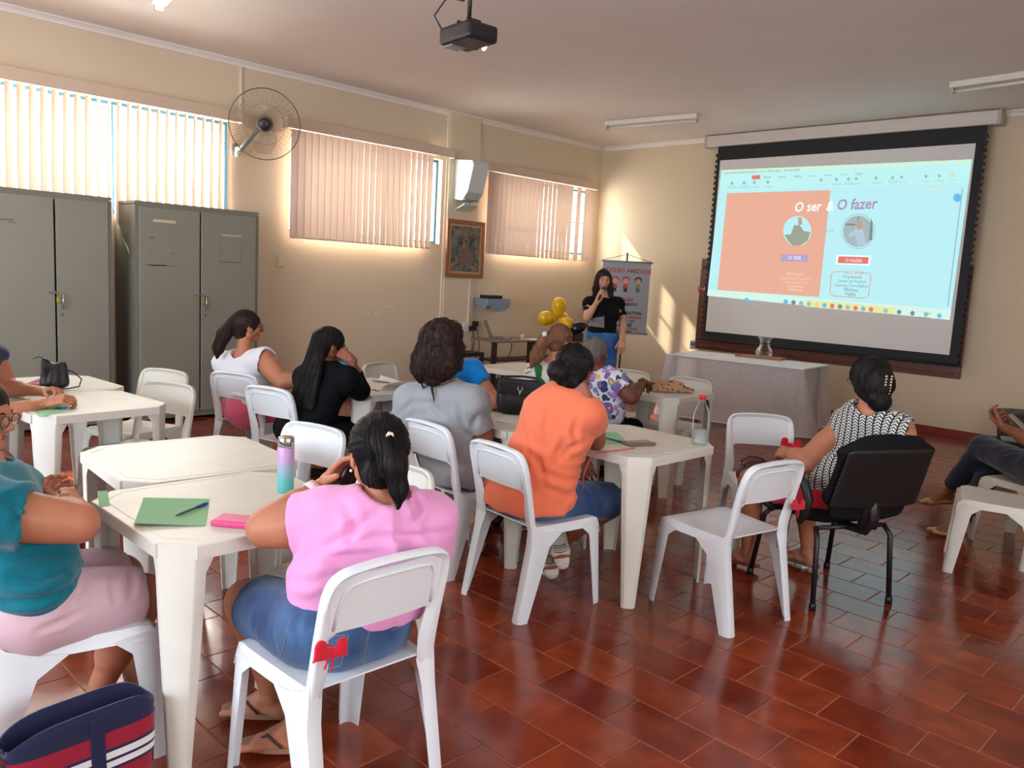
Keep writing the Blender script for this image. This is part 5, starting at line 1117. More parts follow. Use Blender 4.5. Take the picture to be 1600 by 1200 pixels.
# ------------------------------------------------------------------ things on the left wall
fanc = Vector((XW+.36, 4.03, 2.83)); fd = Vector((.86, -.46, -.20)).normalized()
r = thing('wall_fan', 'round wall fan with thin wire guard and dark hub between the two blinds', 'fan', (XW, 3.90, 2.60))
Q = fd.to_track_quat('Z', 'Y').to_matrix(); fb = Vector((XW, 3.90, 2.60)); wire = mat('fan_wire', (120, 104, 84), rough=.4, metal=.6); gpl = mat('grey_fan_plastic', (112, 116, 112), rough=.5); dkp = mat('dark_fan_plastic', (34, 30, 34), rough=.35); whp = mat('white_fan_plastic', (220, 216, 206), rough=.4)
def fp(x, y, z): return tuple(Q @ Vector((x, y, z))+fanc-fb)
R_ = .335; gd = MB(); gd.tube([fp(R_*math.cos(a), R_*math.sin(a), 0) for a in [2*PI*i/48 for i in range(48)]], .0055, 6, closed=True)
for rr, zz_ in ((.10, .062), (.19, .055)): gd.tube([fp(rr*math.cos(a), rr*math.sin(a), zz_) for a in [2*PI*i/32 for i in range(32)]], .0018, 4, closed=True)
for i in range(72):
    a = 2*PI*i/72; c, s = math.cos(a), math.sin(a)
    gd.tube([fp(.06*c, .06*s, .064), fp(.2*c, .2*s, .056), fp(.31*c, .31*s, .035), fp(R_*c, R_*s, 0)], .0010, 3)
    if i % 2: gd.tube([fp(.06*c, .06*s, -.075), fp(.2*c, .2*s, -.070), fp(.31*c, .31*s, -.040), fp(R_*c, R_*s, 0)], .0010, 3)
gd.obj('guard', wire, r, True)
bl_m = bpy.data.materials.new('clear_blade'); t, bb = nodes(bl_m); bb.inputs['Base Color'].default_value = lin((176, 160, 146)); bb.inputs['Alpha'].default_value = .14; bb.inputs['Roughness'].default_value = .2
for k in range(3):
    a0 = 2*PI*k/3+.5; rows = []
    for i in range(9):
        rr = .055+.225*i/8; wv = .055+.10*math.sin(PI*min(1, i/8*.85+.1)); rows.append([fp(rr*math.cos(a0+u*wv/rr*.9), rr*math.sin(a0+u*wv/rr*.9), u*.022*(1-i/14)) for u in (-1, -.5, 0, .5, 1)])
    thick(rows, .002, bl_m, 'blade', r)
MB().lathe([(.0001, .070), (.045, .070), (.058, .062), (.060, .045), (.0001, .04)], tuple(fanc-fb), 24, rot=Q).obj('hub_badge', dkp, r, True)
MB().lathe([(.050, .03), (.056, .0), (.050, -.02), (.0001, -.02)], tuple(fanc-fb), 20, rot=Q).obj('hub', whp, r, True)
MB().lathe([(.0001, -.03), (.075, -.03), (.082, -.06), (.078, -.13), (.05, -.17), (.0001, -.18)], tuple(fanc-fb), 20, rot=Q).obj('motor', gpl, r, True)
b = MB(); b.tube([(.0, 0, 0), (.10, .02, .0), (.18, .04, .06), tuple(Vector(fp(0, 0, -.14)))], [.03, .024, .022, .03], 10); b.lathe([(.0001, 0), (.055, 0), (.055, .02), (.03, .03), (.0001, .03)], (0, 0, 0), 16, rot=Matrix.Rotation(PI/2, 3, 'Y')); b.obj('bracket', gpl, r, True)
MB().lathe([(.0001, -.02), (.02, -.02), (.026, .01), (.018, .04), (.0001, .04)], (.10, -.02, -.06), 12).obj('control_knob', whp, r, True)
cable = mat('white_conduit', (236, 226, 206), rough=.4); dcable = mat('black_cable', (22, 20, 22), rough=.5)
def conduit(y, z0, z1, label, w=.012, X=XW, nm='conduit'):
    o = MB().box((X+.009, y, (z0+z1)/2), (.009, w, (z1-z0)/2), bev=.003).obj(nm, cable); return tag(o, label, 'cable cover')
conduit(3.955, 2.95, ZC-.06, 'short cream cable cover running from the wall fan up to the ceiling')
conduit(6.662, .80, ZC-.06, 'tall cream cable cover running down the wall left of the framed picture')
conduit(7.10, .84, 1.44, 'short cream cable cover below the framed picture, ending at the socket', w=.009, X=XW+.04)
# air conditioner
r = thing('air_conditioner', 'white wedge shaped wall air conditioner above the framed picture', 'air conditioner', (XW+.041, 6.90, 2.41)); acw = mat('ac_white', (196, 206, 208), rough=.35)
b = MB(); b.prism([(0, .0), (.16, -.02), (.25, .08), (.34, .40), (.32, .45), (0, .48)], -.13, .13, 'y'); b.obj('casing', acw, r)
b = MB(); b.prism([(.34, .41), (.345, .40), (.255, .08), (.248, .085)], -.125, .125, 'y'); b.obj('front_panel', mat('ac_panel', (208, 216, 216), rough=.3), r)
b = MB()
for k in range(5): b.box((.05+.035*k, 0, -.018+.002*k), (.012, .12, .003))
b.obj('louvre', mat('ac_dark', (110, 112, 108), rough=.5), r)
b = MB(); b.box((.10, 0, -.10), (.10, .12, .004), rot=euler(0, -.35, 0)); b.obj('flap', acw, r); b = MB(); b.tube([(.02, .12, 0), (.05, .13, -.12)], .006, 6); b.tube([(.02, -.12, 0), (.05, -.13, -.12)], .006, 6); b.obj('flap_arm', gpl, r)
# framed picture
r = thing('framed_picture', 'wood framed picture of a flower vase in muted tones on the pilaster', 'picture', (XW+.042, 6.985, 1.80)); wood = mat('frame_wood', (150, 94, 62), rough=.45, var=.12, vscale=14, stretch=(1, 1, 6)); wood2 = mat('frame_inner', (196, 150, 104), rough=.5)
pw, ph = .32, .335
for (cy, cz, hy, hz) in ((0, ph, pw, .026), (0, -ph, pw, .026), (-pw+.024, 0, .024, ph-.026), (pw-.024, 0, .024, ph-.026)): MB().box((.018, cy, cz), (.017, hy, hz), bev=.005).obj('frame_rail', wood, r)
MB().box((.012, 0, 0), (.010, pw-.045, ph-.022)).obj('inner_frame', wood2, r)
pm = bpy.data.materials.new('painting'); t, bb = nodes(pm); N = t.nodes; tc = N.new('ShaderNodeTexCoord'); n1 = N.new('ShaderNodeTexNoise'); n1.inputs['Scale'].default_value = 9; n1.inputs['Detail'].default_value = 4; n1.inputs['Distortion'].default_value = 1.4
cr = N.new('ShaderNodeValToRGB'); e = cr.color_ramp.elements; e[0].position = .32; e[0].color = lin((66, 66, 74)); e[1].position = .68; e[1].color = lin((150, 128, 96)); k = e.new(.5); k.color = lin((112, 104, 96)); k = e.new(.42); k.color = lin((70, 90, 88))
t.links.new(tc.outputs['Object'], n1.inputs[0]); t.links.new(n1.outputs[0], cr.inputs[0]); t.links.new(cr.outputs[0], bb.inputs['Base Color'])
cv_ = MB().box((.020, 0, 0), (.004, pw-.075, ph-.052)).obj('canvas', pm, r)
b = MB(); b.add([(.0248, *q) for q in [(-.08, -.20), (.10, -.20), (.15, -.12), (.13, -.03), (.06, .01), (-.05, .01), (-.12, -.04), (-.13, -.13)]], [list(range(8))]); b.obj('painted_vase', mat('paint_rose', (122, 98, 94), rough=.7, var=.15, vscale=25), cv_)
for (y, z, s_, c) in ((-.10, .10, .05, (86, 82, 96)), (.0, .17, .05, (132, 112, 82)), (.11, .13, .055, (80, 74, 92)), (-.04, .06, .04, (150, 116, 88)), (.09, .04, .045, (66, 92, 90)), (-.14, .0, .04, (70, 100, 92)), (.15, .20, .035, (128, 106, 84)), (-.12, .20, .04, (140, 126, 92))):
    b = MB(); b.add([(.0250, y, z)]+[(.0250, y+s_*(1+.35*math.sin(5*a))*math.cos(a), z+s_*(1+.35*math.sin(5*a))*math.sin(a)*1.1) for a in [2*PI*i/20 for i in range(20)]], [[0, 1+i, 1+(i+1) % 20] for i in range(20)]); b.obj('painted_flower', mat('paint_%d_%d' % (c[0], c[2]), c, rough=.7, var=.2, vscale=30), cv_)
# small shelf with a cloth and a set-top device
r = thing('wall_shelf', 'small wall shelf draped in blue grey cloth with a pointed hanging edge', 'shelf', (XW+.002, 7.42, 1.17)); bgc = cloth('blue_grey_cloth', (132, 148, 162))
MB().box((.13, 0, .0), (.13, .18, .012)).obj('board', wood, r)
b = MB(); n = 24; top = []; bot = []
per = [(0.0, -.20), (.28, -.20), (.28, .20), (0.0, .20)]
P_ = []
for i in range(3):
    for k in range(8): f = k/8; P_.append((per[i][0]*(1-f)+per[i+1][0]*f, per[i][1]*(1-f)+per[i+1][1]*f, i))
P_.append((*per[3], 2))
rows = [[(x, y, .014) for x, y, _ in P_], [(x+.004, y*1.01, -.02) for x, y, _ in P_], [(x+.008+.006*math.sin(9*j), y*1.03, -.06-.07*(abs(math.sin(j*.39)))*(1.3 if 5 < j < 20 else .6)) for j, (x, y, _) in enumerate(P_)]]
thick(rows, .002, bgc, 'cloth_drape', r); MB().box((.14, 0, .015), (.142, .202, .0015)).obj('cloth_top', bgc, r)
tag(MB().box((XW+.15, 7.40, 1.21), (.08, .13, .022), bev=.006).obj('set_top_box', dkp), 'small dark device lying on the cloth covered wall shelf', 'electronic device')
# switch plate and peeling paint
def plate(y, z, label, X=XW, n=2):
    r = thing('switch_plate', label, 'switch', (X+.001, y, z)); MB().box((.004, 0, 0), (.004, .038, .058), bev=.002).obj('plate', mat('ivory_plastic', (222, 210, 180), rough=.4), r)
    for k in range(n): MB().box((.010, 0, .018-.036*k), (.003, .014, .012), bev=.001).obj('rocker', whitep, r)
    return r
plate(4.42, 1.52, 'small ivory double switch plate on the wall right of the lockers')
o = MB()
for i in range(16):
    y, z = 5.45+.55*random.random(), .96+.10*random.random(); s_ = .008+.02*random.random(); o.add([(XW+.0015, y+s_*math.cos(a)*(1+.4*random.random()), z+s_*.7*math.sin(a)) for a in [2*PI*i/7 for i in range(7)]], [list(range(7))])
tag(o.obj('trim_4', mat('bare_plaster', (232, 214, 196), rough=.9)), kind='structure')
# sockets with plugs and cables
r = thing('wall_socket', 'white wall socket box with black plugs and hanging cables by the laptop desk', 'socket', (XW+.04, 7.08, .80))
MB().box((.02, -.03, 0), (.02, .045, .055), bev=.004).obj('box', whitep, r); MB().box((.03, .075, -.01), (.028, .055, .03), bev=.006).obj('adapter', dkp, r); MB().box((.035, .13, .05), (.03, .03, .035), bev=.006).obj('plug', dkp, r)
b = MB(); b.tube([(.05, .08, -.04), (.07, .09, -.2), (.06, .05, -.38), (.09, .02, -.55)], .006, 6); b.tube([(.05, .13, .02), (.09, .16, -.15), (.09, .17, -.3), (.08, .08, -.5), (.1, .02, -.62)], .006, 6); b.obj('cord', dcable, r, True)
# ------------------------------------------------------------------ low black stand, laptop desk and what is on it
blkm = mat('black_metal', (26, 24, 26), rough=.4)
r = thing('metal_stand', 'low black metal frame stand by the wall under the socket', 'stand', (-7.36, 6.50, 0))
for sx, sy in ((-1, -1), (1, -1), (1, 1), (-1, 1)): MB().box((sx*.19, sy*.24, .27), (.016, .016, .27)).obj('leg', blkm, r)
b = MB()
for s in (-1, 1): b.box((0, s*.24, .525), (.19, .014, .016)).box((s*.19, 0, .525), (.014, .24, .016)).box((0, s*.24, .10), (.19, .010, .010)).box((s*.19, 0, .10), (.010, .24, .010))
b.obj('frame', blkm, r); MB().box((0, 0, .548), (.21, .26, .007), bev=.003).obj('top', blkm, r)
tag(MB().box((-7.38, 6.46, .5625), (.12, .16, .006), rot=rotz(.3), bev=.003).obj('folder', mat('grey_folder', (104, 90, 84), rough=.6)), 'thin grey folder lying on the low black metal stand', 'folder')
deskw = mat('desk_brown', (122, 84, 66), rough=.4, var=.1, vscale=5); deskd = mat('desk_dark', (52, 34, 32), rough=.45)
r = thing('laptop_desk', 'narrow brown computer desk with dark legs and a thin lower shelf', 'desk', (-7.28, 7.36, 0))
MB().box((0, 0, .69), (.24, .50, .010), bev=.004).obj('desktop', deskw, r); MB().box((-.02, .02, .44), (.15, .44, .010), bev=.003).obj('lower_shelf', deskd, r); MB().box((.20, .36, .655), (.05, .22, .020), bev=.004).obj('side_tray', deskd, r)
for s in (-.36, .28):
    MB().box((.05, s, .34), (.030, .022, .34)).obj('leg', deskd, r); MB().box((0, s, .012), (.20, .025, .012), bev=.004).obj('foot', deskd, r)
lap = thing('laptop', 'open grey laptop seen side on, standing on the narrow desk', 'laptop', (-7.28, 7.16, .701), 2.30); lpm = mat('laptop_grey', (96, 92, 90), rough=.35, metal=.3); lsc = mat('laptop_screen', (60, 64, 70), rough=.2)
MB().box((0, 0, .009), (.17, .12, .008), bev=.003).obj('base', lpm, lap); kb_ = MB()
for i in range(12):
    for j in range(4): kb_.box((-.132+.024*i, .05-.022*j, .0185), (.0095, .0085, .0012))
tag(kb_.obj('keys', dkp, lap), kind='stuff')
L2 = MB().box((0, 0, .115), (.17, .005, .115), bev=.003).obj('lid', lpm, lap); L2.location = (0, .122, .016); L2.rotation_euler = (-.42, 0, 0); MB().box((0, -.0055, .118), (.155, .0006, .098)).obj('screen', lsc, L2)
b = MB(); b.tube([(-7.16, 7.22, .712), (-7.10, 7.18, .60), (-7.13, 7.08, .35), (-7.2, 6.95, .08), (-7.25, 6.9, .006)], .005, 6); tag(b.obj('laptop_cable', dcable, None, True), 'thin dark cable hanging from the laptop to the floor', 'cable')
def cup(x, y, z, label, s=1., m=None, group=None):
    o = MB().lathe([(.0001, 0), (.020*s, 0), (.030*s, .062*s), (.032*s, .064*s), (.029*s, .064*s), (.019*s, .004), (.0001, .004)], (0, 0, 0), 16).obj('plastic_cup', m or mat('white_cup', (232, 230, 226), rough=.4), None, True); o.location = (x, y, z); return tag(o, label, 'cup', group)
cup(-7.10, 7.36, .7005, 'small white plastic cup on the narrow desk beside the laptop', 1.1)
for k in range(2): tag(MB().box((-7.14+.03*k, 7.64+.07*k, .7022+.002*k), (.12, .15, .0008), rot=rotz(.3-.35*k)).obj('paper_sheet', mat(('cream_paper', 'white_paper')[k % 2], ((236, 214, 170), (232, 230, 226))[k % 2], rough=.8)), ('cream sheet of paper at the right end of the narrow desk', 'white sheet lying on the cream paper on the narrow desk')[k], 'paper')
bgp = blob([ell((-7.2, 7.30, .17), (.17, .14, .15)), ell((-7.15, 7.5, .14), (.15, .14, .13)), cap((-7.2, 7.3, .28), (-7.15, 7.45, .26), .06)], .012, .05, folds(.012, (9, 9, 9), 3)); bgp[0][:, 2] = np.maximum(bgp[0][:, 2], .002)
o = mesh_obj('backpack', *bgp, cloth('black_bag_cloth', (32, 30, 34)), None, True); tag(o, 'slumped black backpack on the floor under the narrow desk', 'bag')
# side table with dark box and cup, balloons
r = thing('side_table', 'small dark side table by the yellow balloons behind the presenter', 'table', (-7.18, 8.50, 0)); MB().box((0, 0, .66), (.20, .24, .012), bev=.004).obj('top', deskw, r)
for sx, sy in ((-1, -1), (1, -1), (1, 1), (-1, 1)): MB().box((sx*.17, sy*.21, .324), (.018, .018, .324)).obj('leg', deskd, r)
tag(MB().box((-7.16, 8.46, .725), (.08, .08, .052), bev=.008).obj('speaker_box', dkp), 'small black box standing on the side table near the balloons', 'speaker'); cup(-7.05, 8.62, .6725, 'small pale cup on the side table beside the black box', 1.1, mat('cream_cup', (220, 206, 176), rough=.4))
r = thing('balloon_post', 'thin stand holding the cluster of yellow balloons near the corner', 'stand', (-7.30, 8.24, 0)); MB().lathe([(.0001, 0), (.12, 0), (.12, .015), (.012, .03), (.010, .95), (.0001, .95)], (0, 0, 0), 16).obj('pole', whitep, r, True)
ym = mat('yellow_balloon', (240, 190, 10), rough=.22, spec=.6, coat=.3); ym.node_tree.nodes['Principled BSDF'].inputs['Subsurface Weight'].default_value = .3; bkm = mat('black_balloon', (24, 20, 26), rough=.2, spec=.6)
def balloon(c, d, m, label, group=None, s=1.):
    R = Vector(d).to_track_quat('Z', 'Y').to_matrix(); pr = [(.0001, -.012), (.012, -.010), (.006, 0), (.02, .02), (.07, .075), (.098, .14), (.105, .19), (.095, .245), (.062, .285), (.03, .30), (.0001, .303)]
    o = MB().lathe([(a*s, b_*s) for a, b_ in pr], (0, 0, 0), 24, rot=R).obj('balloon', m, None, True); o.location = c; return tag(o, label, 'balloon', group)
balloon((-7.30, 8.24, .96), (0, 0, 1), ym, 'upright yellow balloon at the top of the cluster in the corner', s=.95)
balloon((-7.30, 8.26, .955), (-.40, .75, -.02), ym, 'yellow balloon pointing right in the cluster in the corner', s=.95)
balloon((-7.30, 8.22, .955), (-.25, -.75, .02), ym, 'yellow balloon pointing left in the cluster in the corner', s=.95)
balloon((-7.29, 8.24, .95), (.9, -.1, -.25), ym, 'yellow balloon pointing towards us in the cluster in the corner', s=.88)
r = thing('balloon_pole', 'thin dark stand holding the black balloons right behind the presenter', 'stand', (-6.92, 8.45, 0)); MB().lathe([(.0001, 0), (.10, 0), (.10, .015), (.010, .03), (.009, .90), (.0001, .90)], (0, 0, 0), 16).obj('pole', blkm, r, True)
balloon((-6.92, 8.45, .91), (0, 0, 1), bkm, 'upper black balloon half hidden behind the presenter', s=.85); balloon((-6.93, 8.43, .905), (-.5, -.45, -.25), bkm, 'lower black balloon beside the presenter’s hip', s=.85)
# ------------------------------------------------------------------ banner on a stand

bx = nrm(V3(.71, .70, 0)); bc = W(976, 465, 9.85); wB, hB = .58, .86
r = thing('banner', 'hanging grey banner with red and black lettering and three drawn children', 'banner', tuple(bc)); rt = Matrix(((bx[0], bx[1], 0), (0, 0, 1), (bx[1], -bx[0], 0))).transposed()   # local x along the banner, y up, z to the room
bang = math.atan2(bx[1], bx[0]); r.rotation_euler = (0, 0, bang)
ban = mat('banner_vinyl', (150, 154, 160), rough=.5)
MB().box((0, 0, 0), (wB/2, .0015, hB/2)).obj('sheet', ban, r)
for z in (hB/2, -hB/2): MB().lathe([(.0001, -wB/2-.02), (.012, -wB/2-.02), (.012, wB/2+.02), (.0001, wB/2+.02)], (0, 0, z), 10, rot=Matrix.Rotation(PI/2, 3, 'Y')).obj('rod', mat('rod_grey', (140, 140, 138), rough=.4), r, True)
b = MB(); b.tube([(-wB/2, .0, hB/2+.01), (0, .01, hB/2+.09), (wB/2, 0, hB/2+.01)], .003, 5); b.obj('cord', dcable, r)
zb0 = -bc[2]; b = MB(); b.tube([(0, .03, hB/2+.11), (0, .03, zb0+.25)], .010, 8); 
for a in (0, 2.1, 4.2): b.tube([(0, .03, zb0+.28), (.26*math.cos(a), .03+.26*math.sin(a), zb0+.008)], .008, 6)
b.obj('stand_pole', blkm, r, True)
red_i, blk_i, blu_i = mat('banner_red', (178, 66, 72), rough=.6), mat('banner_black', (44, 44, 50), rough=.6), mat('banner_blue', (80, 96, 130), rough=.6)
def btext(s, x, z, size, m, al='CENTER'):
    M4 = Matrix.Translation((x, -.0022, z)) @ Matrix.Rotation(PI/2, 4, 'X'); return text_obj(s, size, m, r, M4, align=al, bold=.0022)
btext('NÚCLEO AMIZADE', 0, .30, .070, red_i)
btext('MAMÃES', .0, -.045, .056, red_i); btext('FAMAIAS:', .12, -.045, .048, red_i) if False else None
btext('ATENDIMENTO', 0, -.095, .046, blk_i); btext('E', 0, -.14, .04, blk_i); btext('VIDA PRODUTIVA,', .02, -.20, .050, blk_i); btext('TRABALHO E RENDA', .0, -.25, .046, red_i); btext('TERÇA A SEX', .03, -.295, .040, blu_i); btext('manhã e tarde', .03, -.325, .028, blk_i); btext('FONE PARA INF.', .0, -.352, .030, blk_i); btext('18 3322 - 0000', .03, -.388, .040, red_i) if False else btext('VENHA PARTICIPAR', .02, -.388, .036, red_i); btext('nucleo amizade', .03, -.415, .026, blk_i)
def disc(x, z, rx, rz_, m, nm, n=14, y=-.0025):
    b = MB(); b.add([(x, y, z)]+[(x+rx*math.cos(a), y, z+rz_*math.sin(a)) for a in [2*PI*i/n for i in range(n)]], [[0, 1+i, 1+(i+1) % n][::-1] for i in range(n)]); return b.obj(nm, m, r)
fs_ = mat('drawn_skin', (214, 158, 130), rough=.6)
for x, hair, top, legs in ((-.13, red_i, red_i, blk_i), (.0, red_i, red_i, blk_i), (.15, blk_i, mat('drawn_green', (120, 140, 96), rough=.6), blu_i)):
    disc(x, .215, .046, .040, hair, 'drawn_hair'); disc(x, .200, .034, .032, fs_, 'drawn_face', y=-.0030)
    for s in (-1, 1): disc(x+s*.012, .203, .004, .005, blk_i, 'drawn_eye', 8, -.0034)
    b = MB(); b.add([(x-.032, -.0027, .115), (x-.020, -.0027, .168), (x+.020, -.0027, .168), (x+.032, -.0027, .115)], [[0, 1, 2, 3]]); b.obj('drawn_top', top, r)
    b = MB(); b.add([(x-.022, -.0027, .07), (x-.022, -.0027, .115), (x+.022, -.0027, .115), (x+.022, -.0027, .07)], [[0, 1, 2, 3]]); b.obj('drawn_legs', legs, r)
    for s in (-1, 1): b = MB(); b.add([(x+s*.022, -.0028, .165), (x+s*.030, -.0028, .155), (x+s*.072, -.0028, .128), (x+s*.066, -.0028, .140)], [[0, 1, 2, 3]]); b.obj('drawn_arm', fs_, r)
# small striped board leaning under the banner
r2 = thing('easel_board', 'pale striped board with dark posts standing under the banner', 'board', tuple(V3(*bc[:2], 0)+V3(-.12, -.22, 0)), bang)
for s in (-1, 1): MB().box((s*.13, 0, .36), (.012, .012, .36)).obj('post', blkm, r2)
for k in range(9): MB().box((0, .0, .10+.065*k), (.116, .006, .022)).obj('stripe', mat('pale_blue_board', (188, 200, 212), rough=.5), r2)
# ------------------------------------------------------------------ blackboard, projection screen and its image
r = thing('blackboard', 'wide blackboard in a brown wooden frame behind the projection screen', 'board', (-4.36, YF, 1.26)); bwood = mat('board_wood', (104, 56, 40), rough=.35, var=.12, vscale=5, stretch=(.4, 1, 5)); slate = mat('slate', (34, 38, 42), rough=.6, bump=.05, var=.08)
MB().box((0, -.012, 0), (1.66, .010, .57)).obj('writing_surface', slate, r)
for c, h in (((0, -.022, .555), (1.665, .022, .055)), ((0, -.022, -.535), (1.665, .022, .075)), ((-1.61, -.022, .01), (.055, .022, .47)), ((1.61, -.022, .01), (.055, .022, .47))): MB().box(c, h, bev=.006).obj('frame_rail', bwood, r)
MB().box((0, -.062, -.56), (1.60, .030, .010), bev=.004).obj('chalk_tray', bwood, r)
tag(MB().box((-2.835, YF-.026, 1.50), (.055, .001, .13)).obj('paper_notice', mat('white_paper', (214, 212, 210), rough=.8)), 'white paper notice pinned at the right end of the blackboard', 'paper')
bw = MB(); pk = mat('bow_pink', (226, 120, 140), rough=.6)
c0 = Vector((-5.975, YF-.055, 1.46))
for s in (-1, 1): bw.loft([[tuple(c0+Vector((s*.01, 0, z))) for z in (-.008, .008)]+[tuple(c0+Vector((s*.01, -.01, 0)))], [tuple(c0+Vector((s*.055, 0, z))) for z in (-.04, .04)]+[tuple(c0+Vector((s*.055, -.03, 0)))]])
bw.lathe([(.0001, -.012), (.012, 0), (.0001, .012)], tuple(c0), 8); tag(bw.obj('paper_bow', pk), 'pink bow stuck on the left edge of the blackboard frame', 'decoration')
SY = 9.50
def S(u, v): p = PY(u, v, SY); return p[0], p[2]
r = thing('projection_screen', 'large black bordered roll down projection screen with a lit slide', 'projection screen', (-4.3, SY, 3.33)); ox, oz = -4.3, 3.33
x0, z0 = S(1104, 226); x1, _ = S(1560, 188)
MB().box(((x0+x1)/2-ox, .06, .045), ((x1-x0)/2, .075, .072), bev=.012).obj('housing', mat('housing_white', (214, 204, 196), rough=.45), r)
for s in (-1, 1): MB().box(((x0+x1)/2-ox+s*((x1-x0)/2+.012), .06, .045), (.012, .078, .075), bev=.006).obj('end_cap', mat('end_cap_grey', (196, 186, 176), rough=.5), r)
scb = mat('screen_black', (24, 24, 30), rough=.7); fab = mat('screen_fabric', (226, 222, 220), rough=.55, spec=.4)
bl, br, tl, tr = S(1094, 526), S(1499, 571), S(1125, 236), S(1538, 206)
def quad(pts, y, m, nm, par, th=.0): 
    b = MB(); b.add([(p[0]-ox, y, p[1]-oz) for p in pts], [[0, 1, 2, 3] if len(pts) == 4 else list(range(len(pts)))]); return b.obj(nm, m, par)
xa, xb = (bl[0]+tl[0])/2, (br[0]+tr[0])/2; zb = (bl[1]+br[1])/2
MB().box(((xa+xb)/2-ox, .004, (zb+3.30)/2-oz), ((xb-xa)/2, .002, (3.30-zb)/2)).obj('border', scb, r)
fa, fb_, fz0, fz1 = (S(1128, 252)[0]+S(1100, 515)[0])/2, (S(1526, 222)[0]+S(1482, 557)[0])/2, (S(1100, 515)[1]+S(1482, 557)[1])/2, (S(1128, 252)[1]+S(1526, 222)[1])/2
MB().box(((fa+fb_)/2-ox, .0005, (fz0+fz1)/2-oz), ((fb_-fa)/2, .0012, (fz1-fz0)/2)).obj('fabric', fab, r)
MB().lathe([(.0001, 0), (.016, 0), (.016, xb-xa+.06), (.0001, xb-xa+.06)], (xa-.03-ox, .0, zb-.012-oz), 10, rot=Matrix.Rotation(PI/2, 3, 'Y')).obj('bottom_bar', scb, r, True)
b = MB()
for s in (xa-.012, xb+.012):
    for k in range(34): b.box((s-ox, .002, zb+.06+k*(3.2-zb)/34-oz), (.010, .003, .022), rot=euler(0, .25*(-1)**k, 0))
tag(b.obj('tensioning_tabs', scb, r), kind='stuff')
def em(name, rgb, k=.92):
    m = bpy.data.materials.new(name); t, bb = nodes(m); bb.inputs['Base Color'].default_value = tuple(c*.22 for c in lin(rgb)[:3])+(1,); bb.inputs['Roughness'].default_value = .55; bb.inputs['Emission Color'].default_value = lin(rgb); bb.inputs['Emission Strength'].default_value = k; return m
e_bg = em('light_cyan', (172, 222, 228)); e_tool = em('light_toolbar', (176, 226, 226)); e_or = em('light_orange', (216, 160, 138)); e_wh = em('light_white', (226, 240, 240)); e_pu = em('light_purple', (158, 132, 176)); e_bar = em('light_taskbar', (196, 228, 216)); e_gr = em('light_grey', (138, 178, 186)); e_rd = em('light_red', (212, 110, 100)); e_vi = em('light_violet', (166, 150, 190)); e_bl = em('light_blue', (96, 172, 220)); e_dk = em('light_dark', (112, 128, 134)); e_sk = em('light_sand', (176, 150, 130)); e_yl = em('light_yellow', (212, 216, 160)); e_gn = em('light_greyblue', (150, 170, 170))
prj = bpy.data.objects.new('projected_image', None); COL.objects.link(prj); prj.parent = r
def poly(pix, m, nm, y): return quad([S(u, v) for u, v in pix], y, m, nm, prj)
base_ = MB(); pts = [S(u, v) for u, v in ((1127, 266), (1519, 249), (1484, 500), (1105, 462))]; base_.add([(p[0]-ox, -.0012, p[1]-oz) for p in pts], [[0, 1, 2, 3][::-1]]); base_.obj('window', e_bg, prj)
y1_ = -.0024; y2_ = -.0036; y3_ = -.0048
poly([(1127, 266), (1519, 249), (1518, 256), (1126, 273)], em('light_title', (188, 226, 206)), 'title_bar', y1_)
poly([(1126.5, 274), (1518, 257), (1514, 285), (1125, 299)], e_tool, 'toolbar', y1_)
poly([(1107, 452), (1486, 484), (1484, 500), (1105, 462)], e_bar, 'taskbar', y1_); poly([(1260, 468), (1400, 480), (1398, 491), (1258, 479)], e_yl, 'taskbar_glow', y2_)
poly([(1136, 302), (1298, 297), (1280, 464), (1121, 453)], e_or, 'slide_panel', y1_)
poly([(1503, 294), (1505, 294), (1482, 478), (1480, 478)], e_gr, 'page_edge', y1_)
def stext(s, u0, v0, u1, v1, m, nm='lettering', shear=0., y=y2_, hfac=None, bold=0.):
    (a, c), (b_, d) = S(u0, v0), S(u1, v1); o = text_obj(s, 1., m, None, Matrix.Identity(4), nm, ext=0., shear=shear, bold=bold)
    xs = [v.co.x for v in o.data.vertices]; w = max(xs)-min(xs); k = math.hypot(b_-a, d-c)/w; ang = math.atan2(d-c, b_-a)
    o.data.transform(Matrix.Translation((a-ox, y, c-oz)) @ Matrix.Rotation(-ang, 4, 'Y') @ Matrix.Rotation(PI/2, 4, 'X') @ Matrix.Diagonal((k, k*(hfac or 1), k, 1)) @ Matrix.Translation((-min(xs), 0, 0))); o.parent = prj; return o
stext('O ser', 1242, 331, 1284, 329, e_wh, shear=.12, hfac=1.15, bold=.018); stext('&', 1291, 329.5, 1303, 329, e_wh, shear=.12, hfac=1.1, bold=.018); stext('O fazer', 1308, 328, 1371, 325.5, e_pu, shear=.12, hfac=1.15, bold=.018)
stext('O SER', 1232, 405, 1252, 406, e_wh, y=y3_); poly([(1220.5, 397.5), (1264, 398.5), (1262, 409.5), (1219, 408)], e_vi, 'label_box', y2_)
poly([(1307.5, 398), (1361, 399.5), (1359, 415), (1306, 413)], e_wh, 'label_border', y2_-.0004); poly([(1310.5, 400.5), (1358, 402), (1356.5, 412.5), (1309, 411)], e_rd, 'label_box', y3_-.0004); stext('O FAZER', 1321, 409, 1347, 410, e_wh, y=-.0066)
